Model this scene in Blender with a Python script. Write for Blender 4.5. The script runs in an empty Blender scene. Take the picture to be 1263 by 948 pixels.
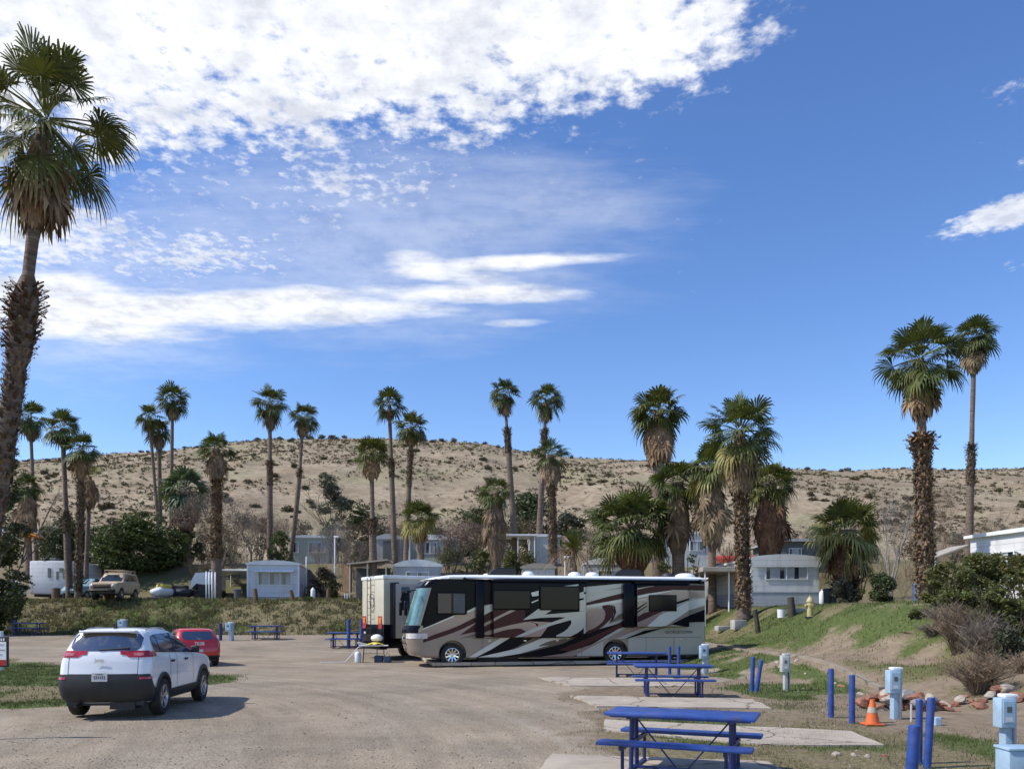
import bpy, bmesh, math, random
import numpy as np
from mathutils import Vector, Matrix, Euler

# ------------------------------------------------------------------ scene
scene = bpy.context.scene
col = scene.collection
F, CX, HY, CAMZ = 1000.0, 631.5, 758.0, 2.0      # focal length in photo pixels, horizon row, eye height
R = math.radians

def at(px, py, d):
    return Vector(((px - CX) * d / F, d, CAMZ - (py - HY) * d / F))

cam_d = bpy.data.cameras.new('camera')
cam = bpy.data.objects.new('camera', cam_d); col.objects.link(cam)
cam.location = (0, 0, CAMZ); cam.rotation_euler = (R(90), 0, 0)
cam_d.sensor_width = 36; cam_d.lens = 36 * F / 1263
cam_d.shift_y = (HY - 474) / 1263
cam_d.clip_end = 5000
scene.camera = cam
scene.view_settings.view_transform = 'Standard'
scene.view_settings.look = 'None'
scene.view_settings.gamma = 1
scene.view_settings.use_curve_mapping = False
scene.view_settings.exposure = 0.42

# ------------------------------------------------------------------ tagging
def tag(o, label=None, cat=None, group=None, kind=None):
    if label: o['label'] = label
    if cat: o['category'] = cat
    if group: o['group'] = group
    if kind: o['kind'] = kind
    return o

def empty(name, loc=(0, 0, 0), rz=0.0, label=None, cat=None, group=None):
    o = bpy.data.objects.new(name, None); col.objects.link(o)
    o.location = loc; o.rotation_euler = (0, 0, rz); o.empty_display_size = 0.2
    return tag(o, label, cat, group)

def copy_tree(o, loc=None, rz=None, parent=None, scale=None):
    c = o.copy(); col.objects.link(c)
    if parent is not None: c.parent = parent
    if loc is not None: c.location = loc
    if rz is not None: c.rotation_euler = (0, 0, rz)
    if scale is not None: c.scale = (scale,) * 3
    for ch in list(KIDS.get(o.name, [])):
        copy_tree(ch, parent=c)
    return c
KIDS = {}

def link(name, me, parent=None, mats=None):
    o = bpy.data.objects.new(name, me); col.objects.link(o)
    if parent is not None:
        o.parent = parent
        KIDS.setdefault(parent.name, []).append(o)
    if mats:
        for m in (mats if isinstance(mats, (list, tuple)) else [mats]): me.materials.append(m)
    return o

# ------------------------------------------------------------------ mesh builder
class MB:
    def __init__(s): s.v = []; s.f = []; s.m = []
    def add(s, vs, fs, mi=0, M=None):
        b = len(s.v)
        if M is not None: vs = [M @ Vector(p) for p in vs]
        s.v.extend([tuple(p) for p in vs])
        for f in fs: s.f.append(tuple(b + i for i in f)); s.m.append(mi)
        return s
    def box(s, c, size, rot=(0, 0, 0), mi=0, M=None, bev=0.0):
        hx, hy, hz = size[0] / 2, size[1] / 2, size[2] / 2
        T = Matrix.Translation(c) @ Euler(rot).to_matrix().to_4x4()
        if M is not None: T = M @ T
        if bev > 0:
            bm = bmesh.new()
            bmesh.ops.create_cube(bm, size=1)
            for v in bm.verts: v.co = Vector((v.co.x * size[0], v.co.y * size[1], v.co.z * size[2]))
            bmesh.ops.bevel(bm, geom=list(bm.edges), offset=bev, segments=2, affect='EDGES', profile=0.6)
            bm.verts.index_update()
            vs = [v.co.copy() for v in bm.verts]; fs = [[v.index for v in f.verts] for f in bm.faces]
            bm.free()
            return s.add(vs, fs, mi, T)
        vs = [(x, y, z) for x in (-hx, hx) for y in (-hy, hy) for z in (-hz, hz)]
        fs = [(0, 1, 3, 2), (4, 6, 7, 5), (0, 4, 5, 1), (2, 3, 7, 6), (0, 2, 6, 4), (1, 5, 7, 3)]
        return s.add(vs, fs, mi, T)
    def tube(s, pts, rad, n=8, mi=0, caps=True, M=None, jit=0.0, rnd=None):
        pts = [Vector(p) for p in pts]
        if not isinstance(rad, (list, tuple)): rad = [rad] * len(pts)
        vs = []; fs = []
        up = Vector((0.013, 0.029, 1))
        for i, p in enumerate(pts):
            d = (pts[min(i + 1, len(pts) - 1)] - pts[max(i - 1, 0)])
            if d.length < 1e-9: d = Vector((0, 0, 1))
            d.normalize()
            ref = up if abs(d.dot(up.normalized())) < 0.9 else Vector((1, 0.01, 0))
            a = d.cross(ref).normalized(); b = a.cross(d)
            for k in range(n):
                t = 2 * math.pi * k / n
                r = rad[i] * (1 + (rnd.uniform(-jit, jit) if rnd else 0))
                vs.append(p + (a * math.cos(t) - b * math.sin(t)) * r)
        for i in range(len(pts) - 1):
            for k in range(n):
                k2 = (k + 1) % n
                fs.append((i * n + k, (i + 1) * n + k, (i + 1) * n + k2, i * n + k2))
        if caps:
            fs.append(tuple(range(n))); e = (len(pts) - 1) * n
            fs.append(tuple(reversed(range(e, e + n))))
        return s.add(vs, fs, mi, M)
    def lathe(s, prof, c=(0, 0, 0), n=16, mi=0, M=None):
        vs = []; fs = []
        for r, z in prof:
            for k in range(n):
                t = 2 * math.pi * k / n
                vs.append((c[0] + r * math.cos(t), c[1] + r * math.sin(t), c[2] + z))
        for i in range(len(prof) - 1):
            for k in range(n):
                k2 = (k + 1) % n
                fs.append((i * n + k, i * n + k2, (i + 1) * n + k2, (i + 1) * n + k))
        fs.append(tuple(reversed(range(n)))); e = (len(prof) - 1) * n
        fs.append(tuple(range(e, e + n)))
        return s.add(vs, fs, mi, M)
    def prism(s, poly, axis, a, b, mi=0, M=None):
        """poly of 2D points extruded along axis ('x','y','z') from a to b."""
        def P(p, t):
            if axis == 'x': return (t, p[0], p[1])
            if axis == 'y': return (p[0], t, p[1])
            return (p[0], p[1], t)
        n = len(poly)
        vs = [P(p, a) for p in poly] + [P(p, b) for p in poly]
        fs = [tuple(range(n)), tuple(range(2 * n - 1, n - 1, -1))]
        for i in range(n):
            j = (i + 1) % n
            fs.append((j, i, n + i, n + j))
        return s.add(vs, fs, mi, M)
    def mesh(s, name='m', smooth=False, angle=None):
        me = bpy.data.meshes.new(name)
        me.from_pydata(s.v, [], s.f)
        if any(s.m): me.polygons.foreach_set('material_index', s.m)
        if smooth: me.polygons.foreach_set('use_smooth', [True] * len(s.f))
        me.update()
        return me
    def build(s, name, mats, parent=None, smooth=False, fix=False, angle=None):
        me = s.mesh(name, smooth)
        if fix:
            bm = bmesh.new(); bm.from_mesh(me)
            bmesh.ops.remove_doubles(bm, verts=bm.verts, dist=1e-5)
            bmesh.ops.recalc_face_normals(bm, faces=bm.faces)
            bm.to_mesh(me); bm.free()
        if smooth and angle:
            me.set_sharp_from_angle(angle=R(angle))
        return link(name, me, parent, mats)

def raw_mesh(name, V, Fc, mats, parent=None, smooth=False):
    """numpy verts (n,3), faces (m,k) with constant k"""
    V = np.asarray(V, dtype=np.float32); Fc = np.asarray(Fc, dtype=np.int32)
    me = bpy.data.meshes.new(name)
    me.vertices.add(len(V)); me.vertices.foreach_set('co', V.ravel())
    m, k = Fc.shape
    me.loops.add(m * k); me.loops.foreach_set('vertex_index', Fc.ravel())
    me.polygons.add(m); me.polygons.foreach_set('loop_start', np.arange(0, m * k, k, dtype=np.int32))
    me.polygons.foreach_set('use_smooth', [smooth] * m)
    me.update(calc_edges=True)
    return link(name, me, parent, mats)

def cut(o, cutter_mb):
    """boolean-subtract the cutter's shape from o, for good (the cutter is deleted)."""
    cm = cutter_mb.build('cutter', None, fix=True); cm.parent = o.parent; bpy.context.view_layer.update()
    md = o.modifiers.new('b', 'BOOLEAN'); md.operation = 'DIFFERENCE'; md.solver = 'EXACT'; md.object = cm
    dg = bpy.context.evaluated_depsgraph_get()
    me = bpy.data.meshes.new_from_object(o.evaluated_get(dg))
    o.modifiers.clear(); o.data = me
    bpy.data.objects.remove(cm)

# ------------------------------------------------------------------ numpy noise
def _h(ix, iy, s):
    n = (ix.astype(np.int64) * 374761393 + iy.astype(np.int64) * 668265263 + s * 2147483647) & 0xffffffff
    n = ((n ^ (n >> 13)) * 1274126177) & 0xffffffff
    return ((n ^ (n >> 16)) & 0xffff) / 65535.0
def vnoise(x, y, s=0):
    x = np.asarray(x, float); y = np.asarray(y, float)
    ix = np.floor(x); iy = np.floor(y); fx = x - ix; fy = y - iy
    fx = fx * fx * (3 - 2 * fx); fy = fy * fy * (3 - 2 * fy)
    a = _h(ix, iy, s); b = _h(ix + 1, iy, s); c = _h(ix, iy + 1, s); d = _h(ix + 1, iy + 1, s)
    return (a * (1 - fx) + b * fx) * (1 - fy) + (c * (1 - fx) + d * fx) * fy
def fbm(x, y, o=4, s=0):
    t = 0; a = 0.5; n = 0
    for k in range(o):
        t = t + a * vnoise(x * 2 ** k + 17.3 * k, y * 2 ** k - 9.1 * k, s + k); n += a; a *= 0.5
    return t / n
def sst(a, b, x):
    t = np.clip((np.asarray(x, float) - a) / (b - a), 0, 1)
    return t * t * (3 - 2 * t)

# ------------------------------------------------------------------ terrain shape
SKY_X = [-900, -300, 0, 50, 130, 240, 300, 400, 450, 540, 600, 650, 700, 790, 960, 1060, 1150, 1263, 1500, 2200]
SKY_Y = [600, 590, 577, 571, 558, 550, 543, 540, 540, 541, 547, 557, 563, 568, 574, 579, 577, 576, 582, 590]
YC = 232.0
def crest(X):
    px = CX + np.asarray(X, float) / YC * F
    return 2 + YC * (HY - np.interp(px, SKY_X, SKY_Y)) / F
def hz(X, Y, detail=True):
    X = np.asarray(X, float); Y = np.asarray(Y, float)
    wob = 0.7 * np.sin(X * 0.23 + 1.1) + 0.4 * np.sin(X * 0.61)
    Yb = Y - 0.35 * wob
    zf = 0.75 * sst(33, 51, Y) + 2.25 * sst(51, 57.2, Yb)
    Xb = X - 0.25 * np.sin(Y * 0.33) - 3.0 * sst(28, 17, Y)
    zr = (0.6 * sst(6.3, 9.6, Xb) + 1.85 * sst(9.6, 14.2, Xb)) * sst(2, 9, Y)
    k = 0.4
    hh = np.clip(0.5 + 0.5 * (zf - zr) / k, 0, 1)
    z = zr * (1 - hh) + zf * hh + k * hh * (1 - hh) * sst(0.0, 0.5, np.maximum(zf, zr))
    z = z + 3.4 * sst(61, 70, Y) + 0.9 * sst(70, 86, Y) + 2.6 * sst(86, 104, Y)
    t = np.clip((Y - 96) / (YC - 96), 0, 1)
    top = crest(X) - 10.1
    prof = t * (0.75 + 0.25 * t) + 0.09 * np.sin(t * math.pi) 
    z = z + np.where(Y > 96, top * prof, 0)
    z = z - np.where(Y > YC, (Y - YC) * 0.16 + 0, 0) - 0 * z
    if detail:
        hill = sst(95, 125, Y) * (1 - 0.6 * sst(205, 232, Y))
        z = z + hill * (4.2 * (fbm(X / 22 + 3, Y / 75, 4, 5) - 0.5) + 1.0 * (fbm(X / 7, Y / 9, 3, 9) - 0.5))
        mid = 0.02 + 0.10 * sst(50, 56, Y) + 0.08 * sst(8.5, 11, X)
        z = z + mid * 2 * (fbm(X / 1.7, Y / 1.7, 3, 2) - 0.5)
    return z
def gz(X, Y): return float(hz(np.array([X]), np.array([Y]))[0])
def ground_at(px, d, dz=0.0):
    X = (px - CX) * d / F
    return Vector((X, d, gz(X, d) + dz))
# ------------------------------------------------------------------ materials
def newmat(name):
    m = bpy.data.materials.new(name); m.use_nodes = True
    nt = m.node_tree; nt.nodes.clear()
    out = nt.nodes.new('ShaderNodeOutputMaterial')
    return m, nt, out
class NT:
    def __init__(s, nt): s.nt = nt
    def n(s, t, **kw):
        x = s.nt.nodes.new(t)
        for k, v in kw.items(): setattr(x, k, v)
        return x
    def l(s, a, b): s.nt.links.new(a, b)
    def setin(s, node, i, v):
        if isinstance(v, bpy.types.NodeSocket): s.l(v, node.inputs[i])
        elif v is not None: node.inputs[i].default_value = v
    def math(s, op, a, b=None, c=None, clamp=False):
        x = s.n('ShaderNodeMath', operation=op, use_clamp=clamp)
        s.setin(x, 0, a); s.setin(x, 1, b); s.setin(x, 2, c)
        return x.outputs[0]
    def mix(s, fac, a, b, bt='MIX'):
        x = s.n('ShaderNodeMix', data_type='RGBA', blend_type=bt)
        s.setin(x, 0, fac)
        for i, v in ((6, a), (7, b)):
            if isinstance(v, (tuple, list)) and len(v) == 3: v = (*v, 1)
            s.setin(x, i, v)
        return x.outputs[2]
    def noise(s, vec, scale, detail=4, rough=0.55, dim='3D'):
        x = s.n('ShaderNodeTexNoise', noise_dimensions=dim)
        x.inputs['Scale'].default_value = scale; x.inputs['Detail'].default_value = detail
        x.inputs['Roughness'].default_value = rough
        if vec is not None: s.l(vec, x.inputs['Vector'])
        return x.outputs[0]
    def ramp(s, fac, stops):
        x = s.n('ShaderNodeValToRGB'); e = x.color_ramp.elements
        while len(e) < len(stops): e.new(0.5)
        for i, (p, c) in enumerate(stops):
            e[i].position = p; e[i].color = (*c, 1) if len(c) == 3 else c
        s.l(fac, x.inputs[0]); return x.outputs[0]
    def pos(s, scale=None):
        g = s.n('ShaderNodeNewGeometry').outputs['Position']
        if scale:
            x = s.n('ShaderNodeMapping'); x.inputs['Scale'].default_value = scale
            s.l(g, x.inputs[0]); return x.outputs[0]
        return g
    def objc(s, scale=None):
        g = s.n('ShaderNodeTexCoord').outputs['Object']
        if scale:
            x = s.n('ShaderNodeMapping'); x.inputs['Scale'].default_value = scale
            s.l(g, x.inputs[0]); return x.outputs[0]
        return g
    def bump(s, h, strength, dist=0.02):
        x = s.n('ShaderNodeBump'); x.inputs['Strength'].default_value = strength; x.inputs['Distance'].default_value = dist
        s.l(h, x.inputs['Height']); return x.outputs[0]

def solid(name, c, rough=0.6, metal=0.0, var=0.12, vs=3.0, bump=0.0, bs=30.0, coat=0.0, spec=None, dirt=0.0):
    m, nt, out = newmat(name); N = NT(nt)
    b = N.n('ShaderNodeBsdfPrincipled')
    oc = N.objc()
    nz = N.noise(oc, vs, 5, 0.6)
    dk = tuple(x * (1 - var * 1.6) for x in c); lt = tuple(min(1, x * (1 + var)) for x in c)
    cc = N.mix(N.ramp(nz, [(0.3, (0, 0, 0)), (0.7, (1, 1, 1))]), dk, lt)
    if dirt:
        d = N.noise(oc, vs * 0.6 + 0.7, 7, 0.7)
        cc = N.mix(N.math('MULTIPLY', N.ramp(d, [(0.48, (0, 0, 0)), (0.68, (1, 1, 1))]), dirt), cc, (0.16, 0.12, 0.085))
    N.l(cc, b.inputs['Base Color'])
    b.inputs['Roughness'].default_value = rough; b.inputs['Metallic'].default_value = metal
    if coat: b.inputs['Coat Weight'].default_value = coat; b.inputs['Coat Roughness'].default_value = 0.06
    if spec is not None: b.inputs['Specular IOR Level'].default_value = spec
    if bump: N.l(N.bump(N.noise(oc, bs, 4), bump), b.inputs['Normal'])
    N.l(b.outputs[0], out.inputs[0])
    return m

def leafmat(name, cols, rough=0.55, trans=0.25, tcol=None):
    m, nt, out = newmat(name); N = NT(nt)
    g = N.n('ShaderNodeNewGeometry')
    rnd = g.outputs['Random Per Island']
    c = N.ramp(rnd, [(i / (len(cols) - 1), q) for i, q in enumerate(cols)])
    oi = N.n('ShaderNodeObjectInfo').outputs['Random']
    tint = N.ramp(oi, [(0.0, (0.86, 0.92, 0.80)), (0.5, (1.0, 1.0, 1.0)), (1.0, (1.16, 1.05, 0.88))])
    c = N.mix(1.0, c, tint, 'MULTIPLY')
    big = N.noise(g.outputs['Position'], 0.9, 3)
    c = N.mix(N.ramp(big, [(0.35, (0.62, 0.62, 0.62)), (0.65, (1.15, 1.15, 1.1))]), (0, 0, 0), c)
    b = N.n('ShaderNodeBsdfPrincipled'); N.l(c, b.inputs['Base Color'])
    b.inputs['Roughness'].default_value = rough; b.inputs['Specular IOR Level'].default_value = 0.3
    if trans:
        t = N.n('ShaderNodeBsdfTranslucent'); N.l(N.mix(1.0, c, tcol or (1.0, 1.0, 0.5), 'MULTIPLY'), t.inputs[0])
        mx = N.n('ShaderNodeMixShader'); mx.inputs[0].default_value = trans
        N.l(b.outputs[0], mx.inputs[1]); N.l(t.outputs[0], mx.inputs[2]); N.l(mx.outputs[0], out.inputs[0])
    else: N.l(b.outputs[0], out.inputs[0])
    return m

def glassmat(name, c=(0.02, 0.025, 0.03), rough=0.05):
    m, nt, out = newmat(name); N = NT(nt)
    b = N.n('ShaderNodeBsdfPrincipled'); nz = N.noise(N.objc(), 1.5, 3)
    N.l(N.mix(nz, tuple(x * 0.7 for x in c), tuple(x * 1.3 for x in c)), b.inputs['Base Color'])
    b.inputs['Roughness'].default_value = rough
    b.inputs['Specular IOR Level'].default_value = 0.8
    N.l(b.outputs[0], out.inputs[0]); return m

M = {}
M['palm_leaf'] = leafmat('palm_leaf', [(0.055, 0.075, 0.022), (0.092, 0.115, 0.032), (0.15, 0.165, 0.05), (0.072, 0.092, 0.028)], trans=0.18)
M['palm_leaf_grey'] = leafmat('palm_leaf_grey', [(0.07, 0.10, 0.06), (0.12, 0.16, 0.10), (0.17, 0.21, 0.13)], trans=0.18)
M['palm_leaf_yellow'] = leafmat('palm_leaf_yellow', [(0.22, 0.22, 0.06), (0.36, 0.32, 0.11), (0.28, 0.26, 0.09)], trans=0.2)
M['frond_dry'] = leafmat('frond_dry', [(0.14, 0.09, 0.055), (0.24, 0.165, 0.105), (0.38, 0.275, 0.18), (0.19, 0.12, 0.075)], rough=0.8, trans=0.08)
M['frond_red'] = leafmat('frond_red', [(0.10, 0.045, 0.03), (0.19, 0.085, 0.05), (0.28, 0.15, 0.09)], rough=0.8, trans=0.08)
M['boot'] = leafmat('boot', [(0.06, 0.038, 0.026), (0.13, 0.085, 0.055), (0.27, 0.19, 0.12), (0.09, 0.055, 0.035)], rough=0.85, trans=0)
M['stem'] = leafmat('stem', [(0.10, 0.13, 0.045), (0.17, 0.17, 0.075)], rough=0.5, trans=0)
M['leaf_dark'] = leafmat('leaf_dark', [(0.042, 0.06, 0.026), (0.07, 0.092, 0.036), (0.105, 0.13, 0.05)], trans=0.15)
M['leaf_mid'] = leafmat('leaf_mid', [(0.06, 0.082, 0.026), (0.10, 0.128, 0.04), (0.15, 0.17, 0.06)], trans=0.2)
M['leaf_olive'] = leafmat('leaf_olive', [(0.08, 0.09, 0.028), (0.13, 0.14, 0.045), (0.19, 0.185, 0.07)], trans=0.2)
M['leaf_grey'] = leafmat('leaf_grey', [(0.07, 0.075, 0.05), (0.12, 0.125, 0.085), (0.16, 0.16, 0.11)], trans=0.15)
M['leaf_pink'] = leafmat('leaf_pink', [(0.16, 0.12, 0.11), (0.26, 0.20, 0.19), (0.34, 0.28, 0.27)], trans=0.15)
M['scrub'] = leafmat('scrub', [(0.085, 0.070, 0.040), (0.13, 0.11, 0.062), (0.18, 0.145, 0.085)], rough=0.8, trans=0.05)
M['twig'] = leafmat('twig', [(0.13, 0.10, 0.075), (0.22, 0.175, 0.14), (0.30, 0.25, 0.20)], rough=0.85, trans=0)
M['twig_dark'] = leafmat('twig_dark', [(0.04, 0.033, 0.028), (0.07, 0.055, 0.045)], rough=0.85, trans=0)
M['twig_brown'] = leafmat('twig_brown', [(0.13, 0.085, 0.06), (0.22, 0.15, 0.11), (0.28, 0.20, 0.15)], rough=0.85, trans=0)
M['grass_green'] = leafmat('grass_green', [(0.062, 0.092, 0.024), (0.10, 0.132, 0.038), (0.16, 0.175, 0.065)], rough=0.6, trans=0.25)
M['grass_dry'] = leafmat('grass_dry', [(0.17, 0.14, 0.075), (0.27, 0.225, 0.13), (0.12, 0.125, 0.05), (0.34, 0.29, 0.18)], rough=0.7, trans=0.2)

def trunkmat():
    m, nt, out = newmat('palm_trunk'); N = NT(nt)
    b = N.n('ShaderNodeBsdfPrincipled'); p = N.pos((1.2, 1.2, 9))
    n1 = N.noise(p, 2.2, 5, 0.65)
    N.l(N.ramp(n1, [(0.3, (0.065, 0.045, 0.034)), (0.5, (0.155, 0.11, 0.082)), (0.72, (0.27, 0.205, 0.155))]), b.inputs['Base Color'])
    N.l(N.bump(n1, 0.8, 0.05), b.inputs['Normal']); b.inputs['Roughness'].default_value = 0.85
    N.l(b.outputs[0], out.inputs[0]); return m
M['palm_trunk'] = trunkmat()
M['bark'] = solid('bark', (0.15, 0.115, 0.09), 0.85, var=0.3, vs=6, bump=0.6)
M['bark_grey'] = solid('bark_grey', (0.27, 0.24, 0.21), 0.85, var=0.25, vs=6, bump=0.6)
M['blue'] = solid('blue_paint', (0.024, 0.072, 0.30), 0.42, var=0.22, vs=7, bump=0.10, bs=60, dirt=0.35)
M['blue_dark'] = solid('blue_frame_paint', (0.012, 0.025, 0.13), 0.4, var=0.15, vs=5)
M['pale_blue'] = solid('pale_blue_paint', (0.36, 0.50, 0.63), 0.45, var=0.08, vs=4, dirt=0.22)
M['pale_grey'] = solid('pale_grey_paint', (0.52, 0.53, 0.50), 0.5, var=0.08, vs=4, dirt=0.25)
M['white'] = solid('white_paint', (0.74, 0.76, 0.80), 0.45, var=0.05, vs=1.2, dirt=0.12)
M['white_clean'] = solid('white_gelcoat', (0.80, 0.81, 0.82), 0.35, var=0.03, vs=1)
M['car_white'] = solid('white_car_paint', (0.80, 0.81, 0.83), 0.3, var=0.02, vs=0.8, coat=1.0)
M['car_red'] = solid('red_car_paint', (0.52, 0.012, 0.012), 0.3, var=0.04, vs=0.8, coat=1.0)
M['plastic_black'] = solid('black_plastic', (0.02, 0.02, 0.024), 0.55, var=0.15, vs=4)
M['rubber'] = solid('tyre_rubber', (0.022, 0.021, 0.02), 0.8, var=0.25, vs=8, dirt=0.25)
M['alloy'] = solid('wheel_alloy', (0.55, 0.55, 0.57), 0.28, metal=0.8, var=0.08, vs=6)
M['chrome'] = solid('chrome', (0.75, 0.75, 0.76), 0.12, metal=1.0, var=0.04)
M['glass'] = glassmat('window_glass')
M['rv_pane'] = solid('dark_coach_window', (0.008, 0.008, 0.010), 0.12, var=0.1, spec=0.25)
M['glass_rear'] = glassmat('reflective_rear_glass', (0.02, 0.02, 0.024)); M['glass_rear'].node_tree.nodes['Principled BSDF'].inputs['IOR'].default_value = 2.3
M['glass_blue'] = glassmat('tinted_side_glass', (0.015, 0.03, 0.085))
M['glass_green'] = solid('windscreen_glass', (0.14, 0.27, 0.28), 0.08, var=0.35, vs=1.4, coat=0.6)
M['curtain'] = solid('drawn_curtain', (0.55, 0.55, 0.53), 0.8, var=0.12, vs=6)
M['lamp_red'] = solid('red_lamp_lens', (0.42, 0.012, 0.02), 0.15, var=0.3, vs=14, coat=0.8)
M['lamp_pink'] = solid('pale_red_lamp_lens', (0.55, 0.16, 0.16), 0.15, var=0.3, vs=14, coat=0.8)
M['lamp_clear'] = solid('clear_lamp_lens', (0.6, 0.55, 0.55), 0.12, var=0.2, vs=14, coat=0.8)
M['lamp_amber'] = solid('amber_lamp_lens', (0.7, 0.24, 0.03), 0.2, var=0.2, vs=14)
M['plate'] = solid('number_plate', (0.62, 0.62, 0.62), 0.4, var=0.1, vs=10)
M['ink'] = solid('dark_ink', (0.06, 0.06, 0.08), 0.6)
M['rv_tan'] = solid('coach_tan_paint', (0.29, 0.235, 0.19), 0.22, metal=0.15, var=0.04, vs=0.6, coat=1.0)
M['rv_light'] = solid('coach_light_paint', (0.43, 0.43, 0.39), 0.22, metal=0.1, var=0.04, vs=0.6, coat=1.0)
M['rv_silver'] = solid('coach_silver_paint', (0.62, 0.62, 0.56), 0.25, metal=0.1, var=0.03, vs=0.6, coat=1.0)
M['rv_black'] = solid('coach_black_paint', (0.004, 0.004, 0.008), 0.2, var=0.1, vs=0.6, spec=0.14)
M['rv_maroon'] = solid('coach_maroon_paint', (0.06, 0.013, 0.015), 0.25, var=0.1, vs=0.6, spec=0.25)
M['rv_brown'] = solid('coach_brown_paint', (0.15, 0.115, 0.085), 0.25, var=0.1, vs=0.6, spec=0.3)
M['rv_mauve'] = solid('coach_mauve_paint', (0.30, 0.22, 0.20), 0.2, metal=0.2, var=0.05, vs=0.6, coat=1.0)
M['cream'] = solid('cream_panel', (0.54, 0.49, 0.38), 0.4, var=0.05, vs=1.0, dirt=0.15)
M['beige'] = solid('beige_panel', (0.42, 0.37, 0.31), 0.45, var=0.06, vs=1.0)
M['siding'] = solid('blue_white_siding', (0.58, 0.66, 0.76), 0.5, var=0.06, vs=1.0, dirt=0.15)
M['siding_white'] = solid('white_siding', (0.68, 0.69, 0.74), 0.5, var=0.05, vs=1.0, dirt=0.12)
M['siding_grey'] = solid('grey_siding', (0.40, 0.41, 0.43), 0.55, var=0.08, vs=1.0, dirt=0.2)
M['siding_green'] = solid('pale_green_siding', (0.36, 0.42, 0.36), 0.55, var=0.08, vs=1.0, dirt=0.2)
M['green_trim'] = solid('green_trim', (0.13, 0.24, 0.20), 0.5)
M['grey_dark'] = solid('dark_grey_panel', (0.10, 0.11, 0.11), 0.6, var=0.2)
M['roof_white'] = solid('white_roof_metal', (0.78, 0.78, 0.76), 0.4, var=0.05, vs=1, dirt=0.15)
M['roof_tan'] = solid('tan_awning_metal', (0.40, 0.35, 0.29), 0.6, var=0.1, vs=1, dirt=0.2)
M['orange_board'] = solid('orange_board', (0.40, 0.22, 0.10), 0.7, var=0.2)
M['wood_dark'] = solid('weathered_dark_wood', (0.065, 0.05, 0.04), 0.85, var=0.3, vs=6, bump=0.4)
M['wood_brown'] = solid('brown_wood', (0.16, 0.095, 0.055), 0.85, var=0.3, vs=6, bump=0.4)
M['wood_light'] = solid('light_timber', (0.38, 0.30, 0.20), 0.8, var=0.2, vs=6)
M['hydrant'] = solid('yellow_hydrant_paint', (0.50, 0.42, 0.19), 0.5, var=0.12, vs=6, dirt=0.2)
M['cone'] = solid('orange_cone_rubber', (0.72, 0.15, 0.03), 0.55, var=0.12, vs=6, dirt=0.25)
M['yellow'] = solid('yellow_cloth', (0.75, 0.62, 0.10), 0.7, var=0.15, vs=6)
M['navy'] = solid('navy_crate', (0.03, 0.05, 0.11), 0.6, var=0.2)
M['kayak'] = solid('red_kayak_plastic', (0.46, 0.08, 0.055), 0.4, var=0.08)
M['tan_truck'] = solid('tan_truck_paint', (0.50, 0.38, 0.24), 0.45, var=0.1, dirt=0.3)
M['teal'] = solid('teal_car_paint', (0.25, 0.44, 0.50), 0.35, var=0.1, coat=0.5)
M['block'] = solid('concrete_block', (0.42, 0.40, 0.37), 0.85, var=0.15, vs=6, bump=0.5)
M['rock_red'] = solid('red_rock', (0.33, 0.145, 0.09), 0.85, var=0.3, vs=3.5, bump=0.7, bs=8, dirt=0.35)
M['rock_pale'] = solid('pale_rock', (0.45, 0.38, 0.31), 0.85, var=0.2, vs=3.5, bump=0.7, bs=8, dirt=0.3)
M['rock_grey'] = solid('grey_rock', (0.25, 0.24, 0.22), 0.85, var=0.2, vs=3.5, bump=0.7, bs=8)

def concrete(name, c):
    m, nt, out = newmat(name); N = NT(nt)
    b = N.n('ShaderNodeBsdfPrincipled'); p = N.pos()
    n1 = N.noise(p, 1.3, 7, 0.65); n2 = N.noise(p, 60, 3)
    cc = N.mix(N.ramp(n1, [(0.35, (0, 0, 0)), (0.65, (1, 1, 1))]), tuple(x * 0.72 for x in c), tuple(x * 1.08 for x in c))
    st = N.noise(p, 3.7, 5, 0.7)
    cc = N.mix(N.math('MULTIPLY', N.ramp(st, [(0.58, (0, 0, 0)), (0.72, (1, 1, 1))]), 0.5), cc, (0.17, 0.135, 0.10))
    cc = N.mix(N.math('MULTIPLY', n2, 0.3), cc, tuple(x * 0.6 for x in c))
    vr = N.n('ShaderNodeTexVoronoi', feature='DISTANCE_TO_EDGE'); vr.inputs['Scale'].default_value = 0.55
    wv = N.n('ShaderNodeVectorMath', operation='ADD'); N.l(p, wv.inputs[0]); cn_ = N.n('ShaderNodeCombineXYZ'); N.l(N.math('MULTIPLY', n1, 0.5), cn_.inputs[0]); N.l(N.math('MULTIPLY', st, 0.5), cn_.inputs[1]); N.l(cn_.outputs[0], wv.inputs[1]); N.l(wv.outputs[0], vr.inputs[0])
    cc = N.mix(N.math('MULTIPLY', N.math('LESS_THAN', vr.outputs[0], 0.012), 0.75), cc, (0.09, 0.07, 0.05))
    N.l(cc, b.inputs['Base Color']); N.l(N.bump(n2, 0.3, 0.01), b.inputs['Normal'])
    b.inputs['Roughness'].default_value = 0.9
    N.l(b.outputs[0], out.inputs[0]); return m
M['concrete'] = concrete('pad_concrete', (0.47, 0.395, 0.305))
M['kerb'] = concrete('kerb_concrete', (0.33, 0.27, 0.205))

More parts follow.
